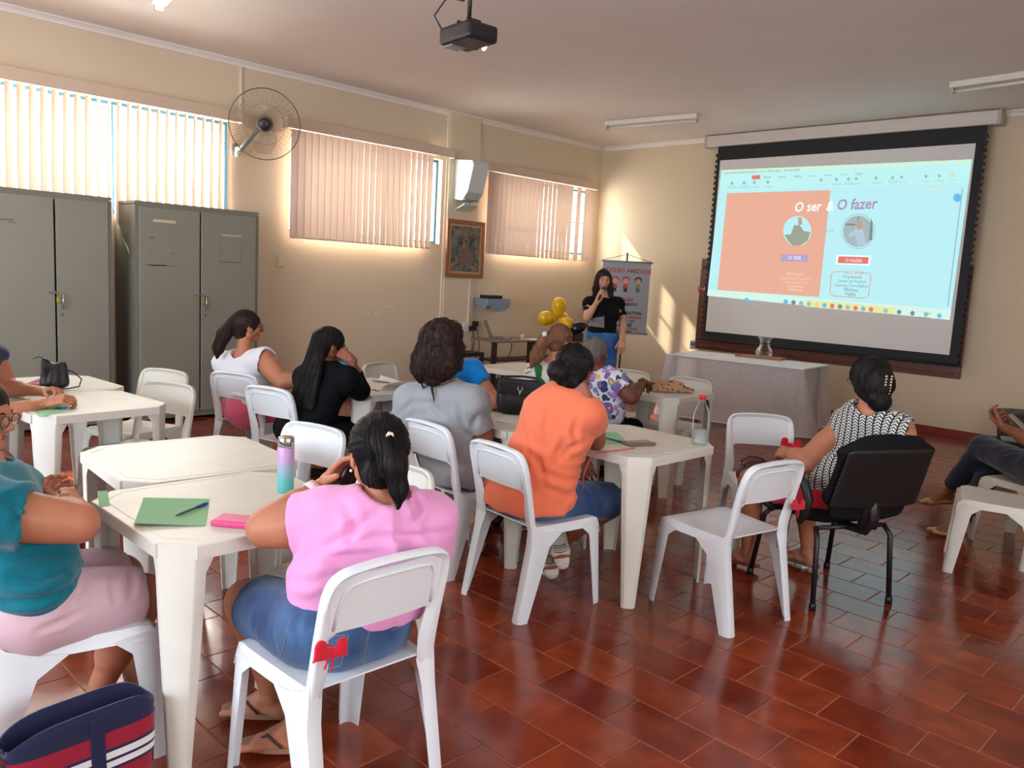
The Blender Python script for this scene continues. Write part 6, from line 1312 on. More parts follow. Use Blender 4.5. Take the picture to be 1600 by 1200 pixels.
def sdisc(u, v, ru, rv, m, nm, y, n=28):
    b = MB(); b.add([(S(u, v)[0]-ox, y, S(u, v)[1]-oz)]+[(S(u+ru*math.cos(a), v+rv*math.sin(a))[0]-ox, y, S(u+ru*math.cos(a), v+rv*math.sin(a))[1]-oz) for a in [2*PI*i/n for i in range(n)]], [[0, 1+i, 1+(i+1) % n] for i in range(n)]); return b.obj(nm, m, prj)
sdisc(1246, 361, 22, 23.5, e_bg, 'round_photo', y2_); sdisc(1341, 361.5, 26.5, 27.5, e_gr, 'photo_ring', y2_); sdisc(1341, 361.5, 25.5, 26.5, e_bg, 'round_photo', y2_-.0006); sdisc(1341, 361.5, 23.5, 24.5, e_gn, 'round_photo', y3_)
sk2, cl2 = e_sk, em('light_khaki', (142, 150, 132))
poly([(1226, 367), (1236, 366), (1241, 352), (1250, 352), (1256, 361), (1267, 363), (1262, 376), (1250, 384), (1240, 384), (1232, 377)], cl2, 'figure', y3_); poly([(1247, 340), (1253, 340), (1254, 351), (1248, 352)], sk2, 'figure_head', y3_)
poly([(1341, 345), (1346, 348), (1349, 360), (1354, 382), (1340, 385), (1337, 366), (1328, 372), (1326, 366), (1337, 358), (1337, 350)], em('light_lilac', (168, 184, 204)), 'figure', y3_-.0006); sdisc(1343, 352, 5.5, 7, sk2, 'figure_head', y3_-.0012, 14); poly([(1361, 341), (1364, 348), (1363, 375), (1358, 376)], e_dk, 'window_bar', y3_-.0006); poly([(1341, 338), (1343, 338), (1342, 345), (1340, 345)], e_dk, 'lamp_cord', y3_-.0006); poly([(1322, 349), (1337, 350), (1337, 353), (1321, 352)], e_dk, 'shelf_line', y3_-.0006)
for k, s_ in enumerate(('Estrategico', 'Relacionamento Interpessoal', 'Comportamento e Equipe', 'Comunicação', 'Resiliência')): stext(s_, 1243-(13, 24, 20, 14, 12)[k], 430+k*6.1, 1243+(13, 24, 20, 14, 12)[k]-1, 431+k*6.3, em('light_peach', (232, 198, 184)) if k == 0 else bpy.data.materials['light_peach'], hfac=1.3)
for k, s_ in enumerate(('Hard Skills', 'Programação', 'Gestão de Projetos', 'Sistemas Tecnológicos', 'Idiomas', 'Inglês')): 
    w = (15, 15, 22, 26, 11, 8)[k]; stext(s_, 1333-w-k*.8, 427.5+k*6.6, 1333+w-k*.8, 428.5+k*6.9, e_dk if k else e_rd, hfac=1.1)
def outline(pix, m, nm, wpx=.7):
    b = MB(); P_ = [S(u, v) for u, v in pix]; b.tube([(p[0]-ox, -.003, p[1]-oz) for p in P_], .0035, 4); return b.obj(nm, m, prj)
outline([(1315, 424), (1303, 425), (1299, 429), (1297, 458), (1301, 462), (1352, 466), (1357, 462), (1361, 432), (1358, 427), (1345, 426)], e_rd, 'round_frame')
outline([(1281, 361), (1303, 361), (1300, 358.5)], e_gr, 'arrow')
stext('Cadastre-se em simpósio 2024', 1413, 294.5, 1475, 291.5, em('light_ochre', (214, 190, 150)), hfac=1.2); stext('aqui', 1455, 301, 1464, 301, bpy.data.materials['light_ochre'])
sdisc(1496, 309, 6.6, 6.6, e_bl, 'round_button', y2_)
poly([(1175, 274.5), (1188, 273.5), (1188, 280), (1175, 280.5)], e_rd, 'menu_tab', y2_)
stext('C:/documentos/apresentação o ser e o fazer.pptx - apresentação', 1130, 272, 1250, 266.5, e_dk)
for k, s_ in enumerate(('Início', 'Inserir', 'Página', 'Animação', 'Revisar', 'Formato', 'Exibir')): u = 1193+k*24; stext(s_, u, 278.8-k*.9, u+11, 278.4-k*.9, e_dk)
for k, (u, s_) in enumerate(((1137, 'Modo'), (1156, 'Colar'), (1172, 'Copiar'), (1193, 'Formatar'), (1276, 'Novo slide'), (1300, 'Layout'), (1319, 'Seção'), (1331, 'Desenho'), (1362, 'Formas'), (1388, 'Cor'), (1402, 'Organizar'), (1440, 'Selecionar'), (1461, 'Substituir'), (1481, 'Compartilhar'))):
    vv = 295.5-(u-1137)*.036; stext(s_, u, vv, u+15, vv-.5, e_gr)
    sdisc(u+7, vv-9, 2.6, 2.8, e_gr if k < 13 else em('light_amber', (222, 200, 120)), 'tool_icon', y2_, 10)
for k in range(17):
    u = 1228+k*12.1 if k < 12 else 1384+(k-12)*21; v = 465.5+(u-1228)*.091; m_ = (e_bl, e_dk, e_gr, e_gr, em('light_gold', (220, 200, 120)) if k == 4 else e_bl, e_bl, e_rd, e_dk, e_gn, e_rd, e_bl, e_rd, e_gr, e_dk, e_dk, e_gr, e_bl)[k]; sdisc(u, v+6, 3.6, 3.8, m_, 'taskbar_icon', y3_, 10)
sdisc(1167, 469, 3.5, 3.8, e_bl, 'taskbar_icon', y3_, 12); stext('Pesquisar', 1178, 471.5, 1196, 473, e_gr); stext('12:09', 1444, 491, 1454, 492, e_dk, y=y3_-.0008); stext('09/10/2023', 1436, 497, 1454, 498.5, e_dk, y=y3_-.0008)
# ------------------------------------------------------------------ covered front table and what stands on it
T0 = G(1044, 551, .73); T1 = G(1255, 574.5, .73); T2 = G(1311, 570, .73); ex = nrm((T1-T0)*V3(1, 1, 0)); Lx = np.linalg.norm((T1-T0)[:2]); ey = np.array([-ex[1], ex[0], 0]); Ly = .80
fc = T0+ex*Lx/2+ey*Ly/2; fa_ = math.atan2(ex[1], ex[0])
r = thing('long_table', 'long wooden table hidden under the white cloth before the screen', 'table', (fc[0], fc[1], 0), fa_); MB().box((0, 0, .700), (Lx/2-.01, Ly/2-.01, .014), bev=.004).obj('tabletop', deskw, r)
for sx, sy in ((-1, -1), (1, -1), (1, 1), (-1, 1)): MB().box((sx*(Lx/2-.06), sy*(Ly/2-.06), .343), (.022, .022, .343)).obj('leg', deskd, r)
lace = bpy.data.materials.new('sheer_cloth'); t, bb = nodes(lace); N = t.nodes; bb.inputs['Base Color'].default_value = lin((240, 234, 236)); bb.inputs['Roughness'].default_value = .9; tb = N.new('ShaderNodeBsdfTransparent'); mx = N.new('ShaderNodeMixShader'); tl2 = N.new('ShaderNodeBsdfTranslucent'); tl2.inputs[0].default_value = lin((226, 210, 212)); m2 = N.new('ShaderNodeMixShader'); m2.inputs[0].default_value = .35
vo = N.new('ShaderNodeTexVoronoi'); vo.inputs['Scale'].default_value = 60; tc = N.new('ShaderNodeTexCoord'); t.links.new(tc.outputs['Object'], vo.inputs['Vector']); mr = N.new('ShaderNodeMapRange'); mr.inputs['From Max'].default_value = .6; mr.inputs['To Min'].default_value = .12; mr.inputs['To Max'].default_value = .34; t.links.new(vo.outputs['Distance'], mr.inputs[0])
t.links.new(bb.outputs[0], m2.inputs[1]); t.links.new(tl2.outputs[0], m2.inputs[2]); t.links.new(mr.outputs[0], mx.inputs[0]); t.links.new(m2.outputs[0], mx.inputs[1]); t.links.new(tb.outputs[0], mx.inputs[2]); t.links.new(mx.outputs[0], N['Material Output'].inputs[0])
ct = thing('tablecloth', 'white sheer tablecloth hanging to the floor over the long front table', 'tablecloth', (fc[0], fc[1], 0), fa_)
hx, hy = Lx/2+.012, Ly/2+.012; per = []; n = 26
for (ax, ay), (bx_, by_), k in (((-hx, -hy), (hx, -hy), 40), ((hx, -hy), (hx, hy), 22), ((hx, hy), (-hx, hy), 40), ((-hx, hy), (-hx, -hy), 22)):
    for i in range(k): f = i/k; per.append((ax*(1-f)+bx_*f, ay*(1-f)+by_*f, abs(f-.5)*2, (by_-ay, ax-bx_)))
rows = []; m_ = len(per)
for j in range(12):
    q = j/11; z = .716*(1-q)+.035*q; row = []
    for i, (x, y, cf, nn_) in enumerate(per):
        L = math.hypot(*nn_); ox_, oy_ = nn_[0]/L, nn_[1]/L; amp = .055*q*(.3+.7*cf**2); w = .5+.5*math.sin(i*.95+1.3*math.sin(i*.21)); out = .015*q+amp*w+.16*q*max(0, cf-.86)/.14
        row.append((x+ox_*out, y+oy_*out, z-(.03 if cf > .9 else 0)*0))
    row.append(row[0]); rows.append(row)
vs = [p for rw in rows for p in rw]; k = m_+1; fsx = [[j*k+i, (j+1)*k+i, (j+1)*k+i+1, j*k+i+1] for j in range(11) for i in range(m_)]
mesh_obj('skirt', vs, fsx, lace, ct, True); clm = cloth('lace_top', (232, 236, 236)); MB().box((0, 0, .7165), (hx, hy, .0016)).obj('top_cloth', clm, ct)
b = MB(); b.tube([(x+nn_[0]/math.hypot(*nn_)*.004, y+nn_[1]/math.hypot(*nn_)*.004, .712) for x, y, cf, nn_ in per[::2]], .004, 5, closed=True); b.obj('hem_edge', clm, ct)
b = MB(); b.tube(rows[-1][:-1][::1], .006, 4, closed=True); b.obj('lace_hem', clm, ct)
TZ = .7185
vg = bpy.data.materials.new('clear_glass'); t, bb = nodes(vg); t.nodes.remove(bb); N = t.nodes; a_ = N.new('ShaderNodeBsdfTransparent'); a_.inputs[0].default_value = (.93, .94, .92, 1); g_ = N.new('ShaderNodeBsdfGlossy'); g_.inputs['Roughness'].default_value = .12; g_.inputs[0].default_value = (1, 1, .97, 1); fr_ = N.new('ShaderNodeLayerWeight'); fr_.inputs[0].default_value = .34; mx = N.new('ShaderNodeMixShader'); t.links.new(fr_.outputs['Facing'], mx.inputs[0]); t.links.new(a_.outputs[0], mx.inputs[1]); t.links.new(g_.outputs[0], mx.inputs[2]); t.links.new(mx.outputs[0], N['Material Output'].inputs[0])
pv = G(1193, 560, TZ); o = MB().lathe([(.0001, 0), (.085, 0), (.10, .03), (.098, .07), (.062, .11), (.058, .15), (.075, .19), (.092, .20), (.088, .198), (.070, .187), (.053, .15), (.056, .112), (.092, .07), (.094, .03), (.08, .006), (.0001, .006)], (0, 0, 0), 28).obj('glass_vase', vg, None, True); o.location = (pv[0], pv[1], TZ+.016); o.scale = (.95, .95, 1.12); tag(o, 'clear glass vase with a waist on the wooden tray before the screen', 'vase')
tr_ = thing('wooden_tray', 'flat wooden tray under the glass vase on the covered table', 'tray', (pv[0]-.04, pv[1]+.0, TZ), .25); MB().box((0, 0, .006), (.26, .13, .006), bev=.003).obj('base', wood2, tr_)
for s in (-1, 1): MB().box((0, s*.125, .014), (.26, .008, .010), bev=.003).obj('rim', wood, tr_); MB().box((s*.255, 0, .014), (.008, .117, .010), bev=.003).obj('rim', wood, tr_)
pc = G(1082, 545, TZ); cn = thing('drink_can', 'small can with pale blue band at the left end of the covered table', 'can', (pc[0], pc[1], TZ)); MB().lathe([(.0001, 0), (.030, 0), (.033, .005), (.033, .045)], (0, 0, 0), 20).obj('lower_band', mat('can_cream', (196, 180, 150), rough=.35), cn, True); MB().lathe([(.033, .045), (.033, .085), (.0325, .09)], (0, 0, 0), 20).obj('upper_band', mat('can_blue', (96, 130, 160), rough=.35), cn, True); MB().lathe([(.0325, .09), (.030, .10), (.028, .098), (.0001, .098)], (0, 0, 0), 20).obj('lid', chrome, cn, True)
# ------------------------------------------------------------------ on the ceiling
def fix(p0, p1, label, lit=False, tube=True):
    a, b_ = Vector(p0), Vector(p1); c = (a+b_)/2; L = (b_-a).length; rz = math.atan2((b_-a).y, (b_-a).x); r = thing('ceiling_light', label, 'ceiling light', (c.x, c.y, ZC-.001), rz)
    MB().box((0, 0, -.030), (L/2, .055, .029), bev=.008).obj('housing', whitep, r)
    for s in (-1, 1): MB().box((s*(L/2-.02), 0, -.078), (.012, .030, .022), bev=.003).obj('tube_holder', mat('holder_cream', (190, 182, 166), rough=.5), r)
    if tube:
        m = mat('tube_glass', (224, 220, 212), rough=.25) if not lit else mat('tube_lit', (255, 250, 240), rough=.3, emit=14)
        MB().lathe([(.013, -L/2+.03), (.013, L/2-.03)], (0, 0, -.083), 12, rot=Matrix.Rotation(PI/2, 3, 'Y')).obj('tube', m, r, True)
    return r
fix((-6.60, 8.13, 0), (-5.36, 8.26, 0), 'unlit white tube light on the ceiling left of the projection screen')
fix((-2.66, 8.20, 0), (-1.42, 8.05, 0), 'unlit white tube light on the ceiling at the right picture edge')
fix((-6.62, 2.64, 0), (-5.38, 2.42, 0), 'lit white tube light at the top edge above the lockers', lit=True)
pj = thing('projector', 'black projector hanging from the ceiling with a lit blue white lens', 'projector', (-3.90, 3.42, 2.93), -.10); pb = mat('projector_black', (36, 36, 38), rough=.35, bump=.05)
MB().box((0, 0, 0), (.155, .115, .052), bev=.022).obj('casing', pb, pj); MB().lathe([(.0001, .0), (.034, .0), (.040, -.01), (.040, -.05), (.0001, -.05)], (-.06, .118, -.012), 20, rot=Matrix.Rotation(-PI/2, 3, 'X')).obj('lens_ring', dkp, pj, True)
MB().lathe([(.0001, .004), (.024, .003), (.028, .0)], (-.06, .170, -.012), 18, rot=Matrix.Rotation(-PI/2, 3, 'X')).obj('lens', mat('lens_light', (190, 230, 255), rough=.1, emit=6), pj, True)
MB().box((-.10, -.03, -.055), (.045, .055, .006), bev=.002).obj('lamp_cover', mat('projector_silver', (150, 152, 156), rough=.3, metal=.4), pj)
b = MB(); b.lathe([(.014, .05), (.014, .525)], (0, 0, 0), 10); b.box((0, 0, .058), (.05, .05, .006)); b.box((0, 0, .521), (.05, .05, .006)); b.box((.05, 0, .06), (.006, .05, .03)); b.box((-.05, 0, .06), (.006, .05, .03)); b.obj('ceiling_mount', blkm, pj, True)
b = MB(); b.tube([(-.13, -.10, .03), (-.17, -.14, .12), (-.10, -.10, .22), (-.02, -.03, .2), (.016, 0, .34), (.016, 0, .52)], .006, 6); b.obj('cable', dcable, pj, True)
# ------------------------------------------------------------------ black chair with arms
r = thing('office_chair', 'black four legged chair with arm loops and rounded padded back', 'chair', (-1.64, 3.99, 0), math.radians(62.7)); seat_m = cloth('black_upholstery', (18, 18, 22), rough=.8, sheen=0, spec=.15); 
V_, F_ = blob([cap((-.10, .02, .425), (.10, .02, .425), (.16, .040), (.16, .040), lat=(0, 1, 0)), cap((0, -.10, .425), (0, .15, .425), (.25, .042), (.24, .040), lat=(1, 0, 0))], .010, .03); mesh_obj('seat', V_, F_, seat_m, r, True)
V_, F_ = blob([cap((0, -.272, .56), (0, -.350, .80), (.262, .036), (.262, .034), lat=(1, 0, 0)), cap((0, -.350, .80), (0, -.366, .85), (.260, .034), (.19, .030), lat=(1, 0, 0)), cap((0, -.262, .47), (0, -.275, .58), (.21, .028), (.25, .030), lat=(1, 0, 0))], .010, .04); mesh_obj('backrest', V_, F_, seat_m, r, True)
V_, F_ = blob([cap((0, -.302, .53), (0, -.382, .80), (.252, .020), (.245, .018), lat=(1, 0, 0))], .006, .02); mesh_obj('back_shell', V_, F_, mat('black_shell', (20, 20, 22), rough=.45), r, True)
b = MB(); b.tube([(0, -.10, .375), (0, -.27, .39), (0, -.315, .46), (0, -.30, .60)], .022, 8); b.box((0, -.30, .52), (.05, .012, .12), rot=euler(.2, 0, 0)); b.obj('back_bar', blkm, r, True)
for sx in (-1, 1):
    b = MB(); b.tube([(sx*.20, .17, .385), (sx*.225, .20, .34), (sx*.245, .245, .01)], .013, 10); b.lathe([(.0001, 0), (.017, 0), (.017, .03), (.013, .035)], (sx*.245, .245, 0), 10); b.obj('leg', blkm, r, True)
    b = MB(); b.tube([(sx*.20, -.17, .385), (sx*.215, -.205, .34), (sx*.225, -.235, .01)], .013, 10); b.lathe([(.0001, 0), (.017, 0), (.017, .03), (.013, .035)], (sx*.225, -.235, 0), 10); b.obj('leg', blkm, r, True)
    b = MB(); b.tube([(sx*.24, .10, .40), (sx*.285, .13, .43), (sx*.295, .14, .52), (sx*.292, .12, .60), (sx*.290, .05, .635), (sx*.290, -.08, .635), (sx*.288, -.17, .60), (sx*.280, -.20, .53), (sx*.27, -.16, .44), (sx*.24, -.10, .40)], [.018, .020, .022, .024, .027, .027, .024, .022, .020, .018], 10); b.obj('armrest', mat('black_plastic', (28, 28, 30), rough=.5), r, True)
b = MB(); b.tube([(-.20, .17, .382), (.20, .17, .382)], .012, 8); b.tube([(-.20, -.17, .382), (.20, -.17, .382)], .012, 8); b.obj('cross_tube', blkm, r, True)
# bin at the right
bn = thing('waste_bin', 'dark waste bin against the front wall at the right edge', 'bin', (-2.02, 9.25, 0)); MB().lathe([(.0001, 0), (.13, 0), (.175, .42), (.168, .42), (.124, .01), (.0001, .01)], (0, 0, 0), 28).obj('bucket', mat('bin_dark', (52, 50, 52), rough=.5), bn, True)
V_, F_ = blob([ell((0, 0, .42), (.165, .165, .03)), cap((-.17, 0, .42), (.17, 0, .42), .02)], .012, .03, folds(.012, (14, 14, 14), 2)); mesh_obj('bin_liner', V_, F_, mat('liner_grey', (76, 72, 74), rough=.4), bn, True)
# ------------------------------------------------------------------ small things on tables and chairs
TT = .7185
def rect_on(p, z, m, name, label, cat, th=.0006, curl=.0, n=6, group=None):
    """thin sheet through four corner points at height z, optionally curled at one edge"""
    a, b_, c, d = [np.array([q[0], q[1], 0.]) for q in p]; o_ = (a+c)/2; rows = []
    for i in range(n+1):
        t = i/n; l = a*(1-t)+d*t; r_ = b_*(1-t)+c*t; rows.append([tuple((l*(1-s)+r_*s)-o_+V3(0, 0, curl*(max(0, t-.8)/.2)**2*(1-s)+curl*.4*(max(0, .12-t)/.12)**2)) for s in [j/n for j in range(n+1)]])
    o = thick(rows, -th, m, name, None); o.location = (o_[0], o_[1], z+.0004); o.data.polygons.foreach_set('use_smooth', [True]*len(o.data.polygons)); return tag(o, label, cat, group)
grp = mat('green_paper', (142, 196, 150), rough=.8, bump=.03)
def P2(*px): return [G(u, v, TT)[:2] for u, v in px]
rect_on(P2((224, 780), (328, 782), (321, 822), (207, 824)), TT, grp, 'green_sheet', 'green sheet of paper under the blue pen on the foreground table', 'paper', curl=.012)
rect_on(P2((152, 768), (168, 767), (172, 790), (155, 792)), TT, grp, 'green_sheet', 'corner of a green sheet by the teal person’s hand', 'paper')
rect_on(P2((50, 640), (98, 630), (112, 640), (62, 652)), TT, grp, 'green_sheet', 'green sheet under the clasped hands on the left table', 'paper')
rect_on(P2((912, 672), (965, 676), (982, 693), (914, 697)), TT, grp, 'green_sheet', 'green sheet under the elbow of the person in orange', 'paper')
rect_on(P2((975, 603), (1005, 604), (1004, 612), (972, 611)), TT, grp, 'green_sheet', 'green sheet on the table before the woman in flowered blouse', 'paper')
rect_on(P2((22, 612), (68, 594), (74, 600), (36, 615)), TT, mat('pink_paper', (220, 160, 186), rough=.8), 'pink_sheet', 'pink sheet of paper leaning by the small black handbag', 'paper', curl=.05)
def pen(u0, v0, u1, v1, label, cap_=True, m=None, z=TT+.0045):
    a, b_ = G(u0, v0, z), G(u1, v1, z); d = nrm(b_-a); L = np.linalg.norm(b_-a); rz = math.atan2(d[1], d[0]); r = thing('pen', label, 'pen', tuple((a+b_)/2), rz); Ry = Matrix.Rotation(PI/2, 3, 'Y')
    MB().lathe([(.0001, -L/2), (.0012, -L/2+.001), (.0032, -L/2+.012), (.0038, -L/2+.02), (.0038, L/2-.03), (.0001, L/2-.03)], (0, 0, 0), 8, rot=Ry).obj('barrel', m or mat('pen_clear', (70, 74, 96), rough=.25), r, True)
    c = MB(); c.lathe([(.0001, L/2-.048), (.0050, L/2-.046), (.0052, L/2-.008), (.004, L/2), (.0001, L/2)], (0, 0, 0), 8, rot=Ry); c.box((L/2-.028, .0058, 0), (.020, .0012, .0016)); c.obj('cap', mat('pen_blue', (26, 60, 170), rough=.35), r, True); return r
pen(274, 806, 324, 786, 'clear ballpoint pen with blue cap lying on the green sheet', z=TT+.007)
pen(941, 683, 974, 691, 'ballpoint pen with blue cap beside the dark phone', z=TT+.007)
pen(84, 638, 113, 637, 'dark pen beside the clasped hands on the left table', m=dkp, z=TT+.007)
def phone(c, rz, m, label, size=(.075, .15), th=.010, z=TT):
    r = thing('smartphone', label, 'phone', (c[0], c[1], z), rz); MB().box((0, 0, th/2), (size[0]/2, size[1]/2, th/2), bev=min(.004, th*.42)).obj('case', m, r); return r
q = [G(u, v, TT) for u, v in [(977, 697), (990, 689), (1019, 692), (1005, 701)]]
ph = phone(sum(q)/4, math.radians(-18), mat('phone_taupe', (112, 100, 88), rough=.4), 'dark taupe phone with a red cable on the table corner', (.078, .155), th=.014); MB().box((0, 0, .0144), (.031, .066, .0004)).obj('screen', mat('phone_screen', (84, 76, 68), rough=.15), ph)
cbm = mat('red_cable', (196, 50, 84), rough=.4); b = MB(); pts = [G(992, 700, TT+.004), G(975, 703, TT+.003), G(950, 704, TT+.003), G(936, 708, TT+.003), G(930, 716, TT+.0), G(926, 735, .66)]
b.tube([tuple(p) for p in bez(tuple(pts[0]), tuple(pts[1]), tuple(pts[2]), tuple(pts[3]), 10)]+[tuple(pts[4]+V3(-.01, -.02, .004)), tuple(pts[4]+V3(-.015, -.05, -.06)), tuple(pts[4]+V3(-.02, -.05, -.16))], .0024, 6); tag(b.obj('charging_cable', cbm, None, True), 'thin red charging cable running from the phone over the table edge', 'cable')
pp = phone(V3(-2.205, 1.125, 0), math.radians(-52), mat('hot_pink_case', (226, 70, 134), rough=.4), 'bright pink phone case on the foreground table by the elbow', (.085, .165), th=.016); MB().box((0, .0, .0165), (.034, .072, .0006)).obj('cover', mat('pink_cover', (232, 96, 146), rough=.45), pp)
# gradient tumbler
tb = G(446, 768, TT); tm = thing('tumbler', 'tall slim tumbler fading from lilac to turquoise with steel lid', 'bottle', (tb[0], tb[1], TT)); gm_ = bpy.data.materials.new('lilac_turquoise'); t, bb = nodes(gm_); N = t.nodes; tc = N.new('ShaderNodeTexCoord'); sp = N.new('ShaderNodeSeparateXYZ'); cr = N.new('ShaderNodeValToRGB'); mr = N.new('ShaderNodeMapRange'); mr.inputs['From Max'].default_value = .16
t.links.new(tc.outputs['Object'], sp.inputs[0]); t.links.new(sp.outputs[2], mr.inputs[0]); t.links.new(mr.outputs[0], cr.inputs[0]); e = cr.color_ramp.elements; e[0].position = .25; e[0].color = lin((104, 206, 206)); e[1].position = .75; e[1].color = lin((204, 160, 214)); k = e.new(.5); k.color = lin((160, 186, 214)); t.links.new(cr.outputs[0], bb.inputs['Base Color']); bb.inputs['Roughness'].default_value = .35
MB().lathe([(.0001, 0), (.026, 0), (.028, .004), (.028, .158), (.027, .160), (.0001, .160)], (0, 0, 0), 28).obj('body', gm_, tm, True)
MB().lathe([(.0270, .160), (.0275, .162), (.0275, .190), (.026, .193), (.0001, .193)], (0, 0, 0), 28).obj('lid', chrome, tm, True)
b = MB(); b.tube([(.0, -.028, .178), (.012, -.036, .176), (.030, -.030, .168), (.034, -.0, .160), (.030, .006, .178)], .0035, 6); b.obj('loop', mat('grey_loop', (150, 150, 156), rough=.4), tm, True)
# clear bottle with red cap
bp_ = G(1092, 694, TT); bt = thing('water_bottle', 'clear plastic water bottle with red cap at the table corner', 'bottle', (bp_[0], bp_[1], TT)); pet = bpy.data.materials.new('clear_pet'); t, bb = nodes(pet); t.nodes.remove(bb); N = t.nodes
a_ = N.new('ShaderNodeBsdfTransparent'); a_.inputs[0].default_value = (.965, .975, .975, 1); g_ = N.new('ShaderNodeBsdfPrincipled'); g_.inputs['Base Color'].default_value = (.72, .76, .78, 1); g_.inputs['Roughness'].default_value = .12; fr_ = N.new('ShaderNodeLayerWeight'); fr_.inputs[0].default_value = .10; mx = N.new('ShaderNodeMixShader'); t.links.new(fr_.outputs['Fresnel'], mx.inputs[0]); t.links.new(a_.outputs[0], mx.inputs[1]); t.links.new(g_.outputs[0], mx.inputs[2]); t.links.new(mx.outputs[0], N['Material Output'].inputs[0])
prof = [(.0001, .006), (.022, .004), (.036, 0), (.040, .012), (.040, .06), (.038, .066), (.040, .072), (.040, .12), (.038, .126), (.040, .132), (.038, .165), (.026, .205), (.014, .228), (.0135, .240)]
prof = [(a, b_*.93) for a, b_ in prof]
MB().lathe(prof, (0, 0, 0), 32).obj('bottle_wall', pet, bt, True); MB().lathe([(.0001, .226), (.0165, .226), (.0165, .246), (.015, .248), (.0001, .248)], (0, 0, 0), 20).obj('cap', mat('red_cap', (216, 30, 34), rough=.35), bt, True)
wtr = bpy.data.materials.new('water'); t, bb = nodes(wtr); N = t.nodes; a_ = N.new('ShaderNodeBsdfTransparent'); a_.inputs[0].default_value = (.86, .88, .88, 1); mx = N.new('ShaderNodeMixShader'); mx.inputs[0].default_value = .30; bb.inputs['Base Color'].default_value = (.8, .84, .85, 1); bb.inputs['Roughness'].default_value = .12; t.links.new(a_.outputs[0], mx.inputs[1]); t.links.new(bb.outputs[0], mx.inputs[2]); t.links.new(mx.outputs[0], N['Material Output'].inputs[0])
MB().lathe([(.0001, .008), (.034, .008), (.038, .014), (.038, .075), (.0001, .075)], (0, 0, 0), 28).obj('water', wtr, bt, True)
cup_t = tag(MB().lathe([(.0001, 0), (.028, 0), (.036, .13), (.034, .13), (.026, .004), (.0001, .004)], (0, 0, 0), 20).obj('plastic_tumbler', mat('turquoise_plastic', (0, 168, 196), rough=.35), None, True), 'turquoise plastic cup on the table beyond the woman in black', 'cup'); cup_t.location = tuple(G(536, 590, TT))
rect_on([(-4.30, 3.06), (-4.22, 3.06), (-4.22, 3.09), (-4.30, 3.09)], TT, mat('dark_pouch', (60, 56, 52), rough=.7), 'small_pouch', 'tiny dark strip lying beside the elbow of the woman in black', 'object', th=.006)
rect_on([(-4.62, 3.30), (-4.42, 3.36), (-4.50, 3.62) if False else (-4.48, 3.48), (-4.68, 3.42)], TT, mat('white_paper', (214, 212, 210), rough=.8), 'white_sheet', 'crumpled white sheet on the table near the turquoise cup', 'paper', curl=.03)
# notebook
rect_on([G(u, v, TT)[:2] for u, v in [(775, 660), (790, 651), (822, 654), (812, 666)]], TT, mat('notebook_white', (220, 218, 214), rough=.7), 'notebook', 'thin white notebook on the table beside the black handbag', 'notebook', th=.008)
# black handbag with silver clasp on the table
def soft(prims, h, k, amp, sc, seed, m, name, parent, floor=None):
    V_, F_ = blob(prims, h, k, folds(amp, sc, seed)); 
    if floor is not None: V_[:, 2] = np.maximum(V_[:, 2], floor)
    return mesh_obj(name, V_, F_, m, parent, True)
leather = mat('black_leather', (30, 29, 33), rough=.42, bump=.25, bscale=130, spec=.4)
c = G(812, 648, TT); hb_ = thing('handbag', 'boxy black handbag with silver clasp standing on the middle table', 'bag', (c[0], c[1], TT), math.radians(38)); hb_.scale = (1, 1, 1.14)
soft([cap((-.085, 0, .055), (.085, 0, .055), (.048, .055), lat=(0, 1, 0)), cap((-.090, 0, .13), (.090, 0, .13), (.034, .050), lat=(0, 1, 0)), cap((-.09, 0, .06), (-.092, 0, .13), .04), cap((.09, 0, .06), (.092, 0, .13), .04)], .007, .03, .002, (8, 8, 8), 3, leather, 'body', hb_, .0)
MB().box((0, -.040, .140), (.128, .012, .036), bev=.010).obj('flap', leather, hb_); cz = MB(); cz.tube([(-.012, -.056, .150), (-.013, -.057, .135), (-.006, -.057, .126), (.006, -.057, .126), (.013, -.057, .135), (.012, -.056, .150)], .0026, 6); cz.box((0, -.056, .116), (.004, .003, .012)); cz.obj('clasp', chrome, hb_, True)
b = MB(); b.tube([(-.10, .0, .17), (-.09, .03, .185), (0, .045, .188), (.09, .03, .185), (.10, 0, .17)], .006, 6); b.obj('handle', leather, hb_, True)
# small black handbag at far left
c = G(84, 608, TT); sb_ = thing('handbag', 'small black handbag with loop strap on the far left table', 'bag', (c[0], c[1], TT), math.radians(50))
soft([cap((-.040, .01, .04), (-.036, .01, .125), (.040, .040), (.032, .034), lat=(1, 0, 0)), cap((-.036, .01, .13), (-.048, .0, .160), .026, .020), cap((.035, -.01, .045), (.040, -.01, .125), (.052, .036), (.040, .026), lat=(1, 0, 0)), cap((.010, -.01, .135), (.062, -.01, .150), .014, .010)], .007, .025, .006, (12, 12, 12), 4, leather, 'body', sb_, .0)
b = MB(); b.tube([(.06, 0, .12), (.10, .02, .10), (.14, .03, .06), (.135, .01, .02), (.08, -.02, .008), (.05, -.03, .01)], .004, 6); b.tube([(-.05, 0, .17), (-.07, -.01, .185), (-.10, -.02, .172)], .004, 5); b.obj('strap', leather, sb_, True); b = MB(); b.lathe([(.0001, -.004), (.006, 0), (.0001, .004)], (.045, -.03, .155), 8); b.obj('stud', chrome, sb_)
phone(G(28, 606, TT), math.radians(60), dkp, 'dark phone lying at the left edge beside the pink sheet')
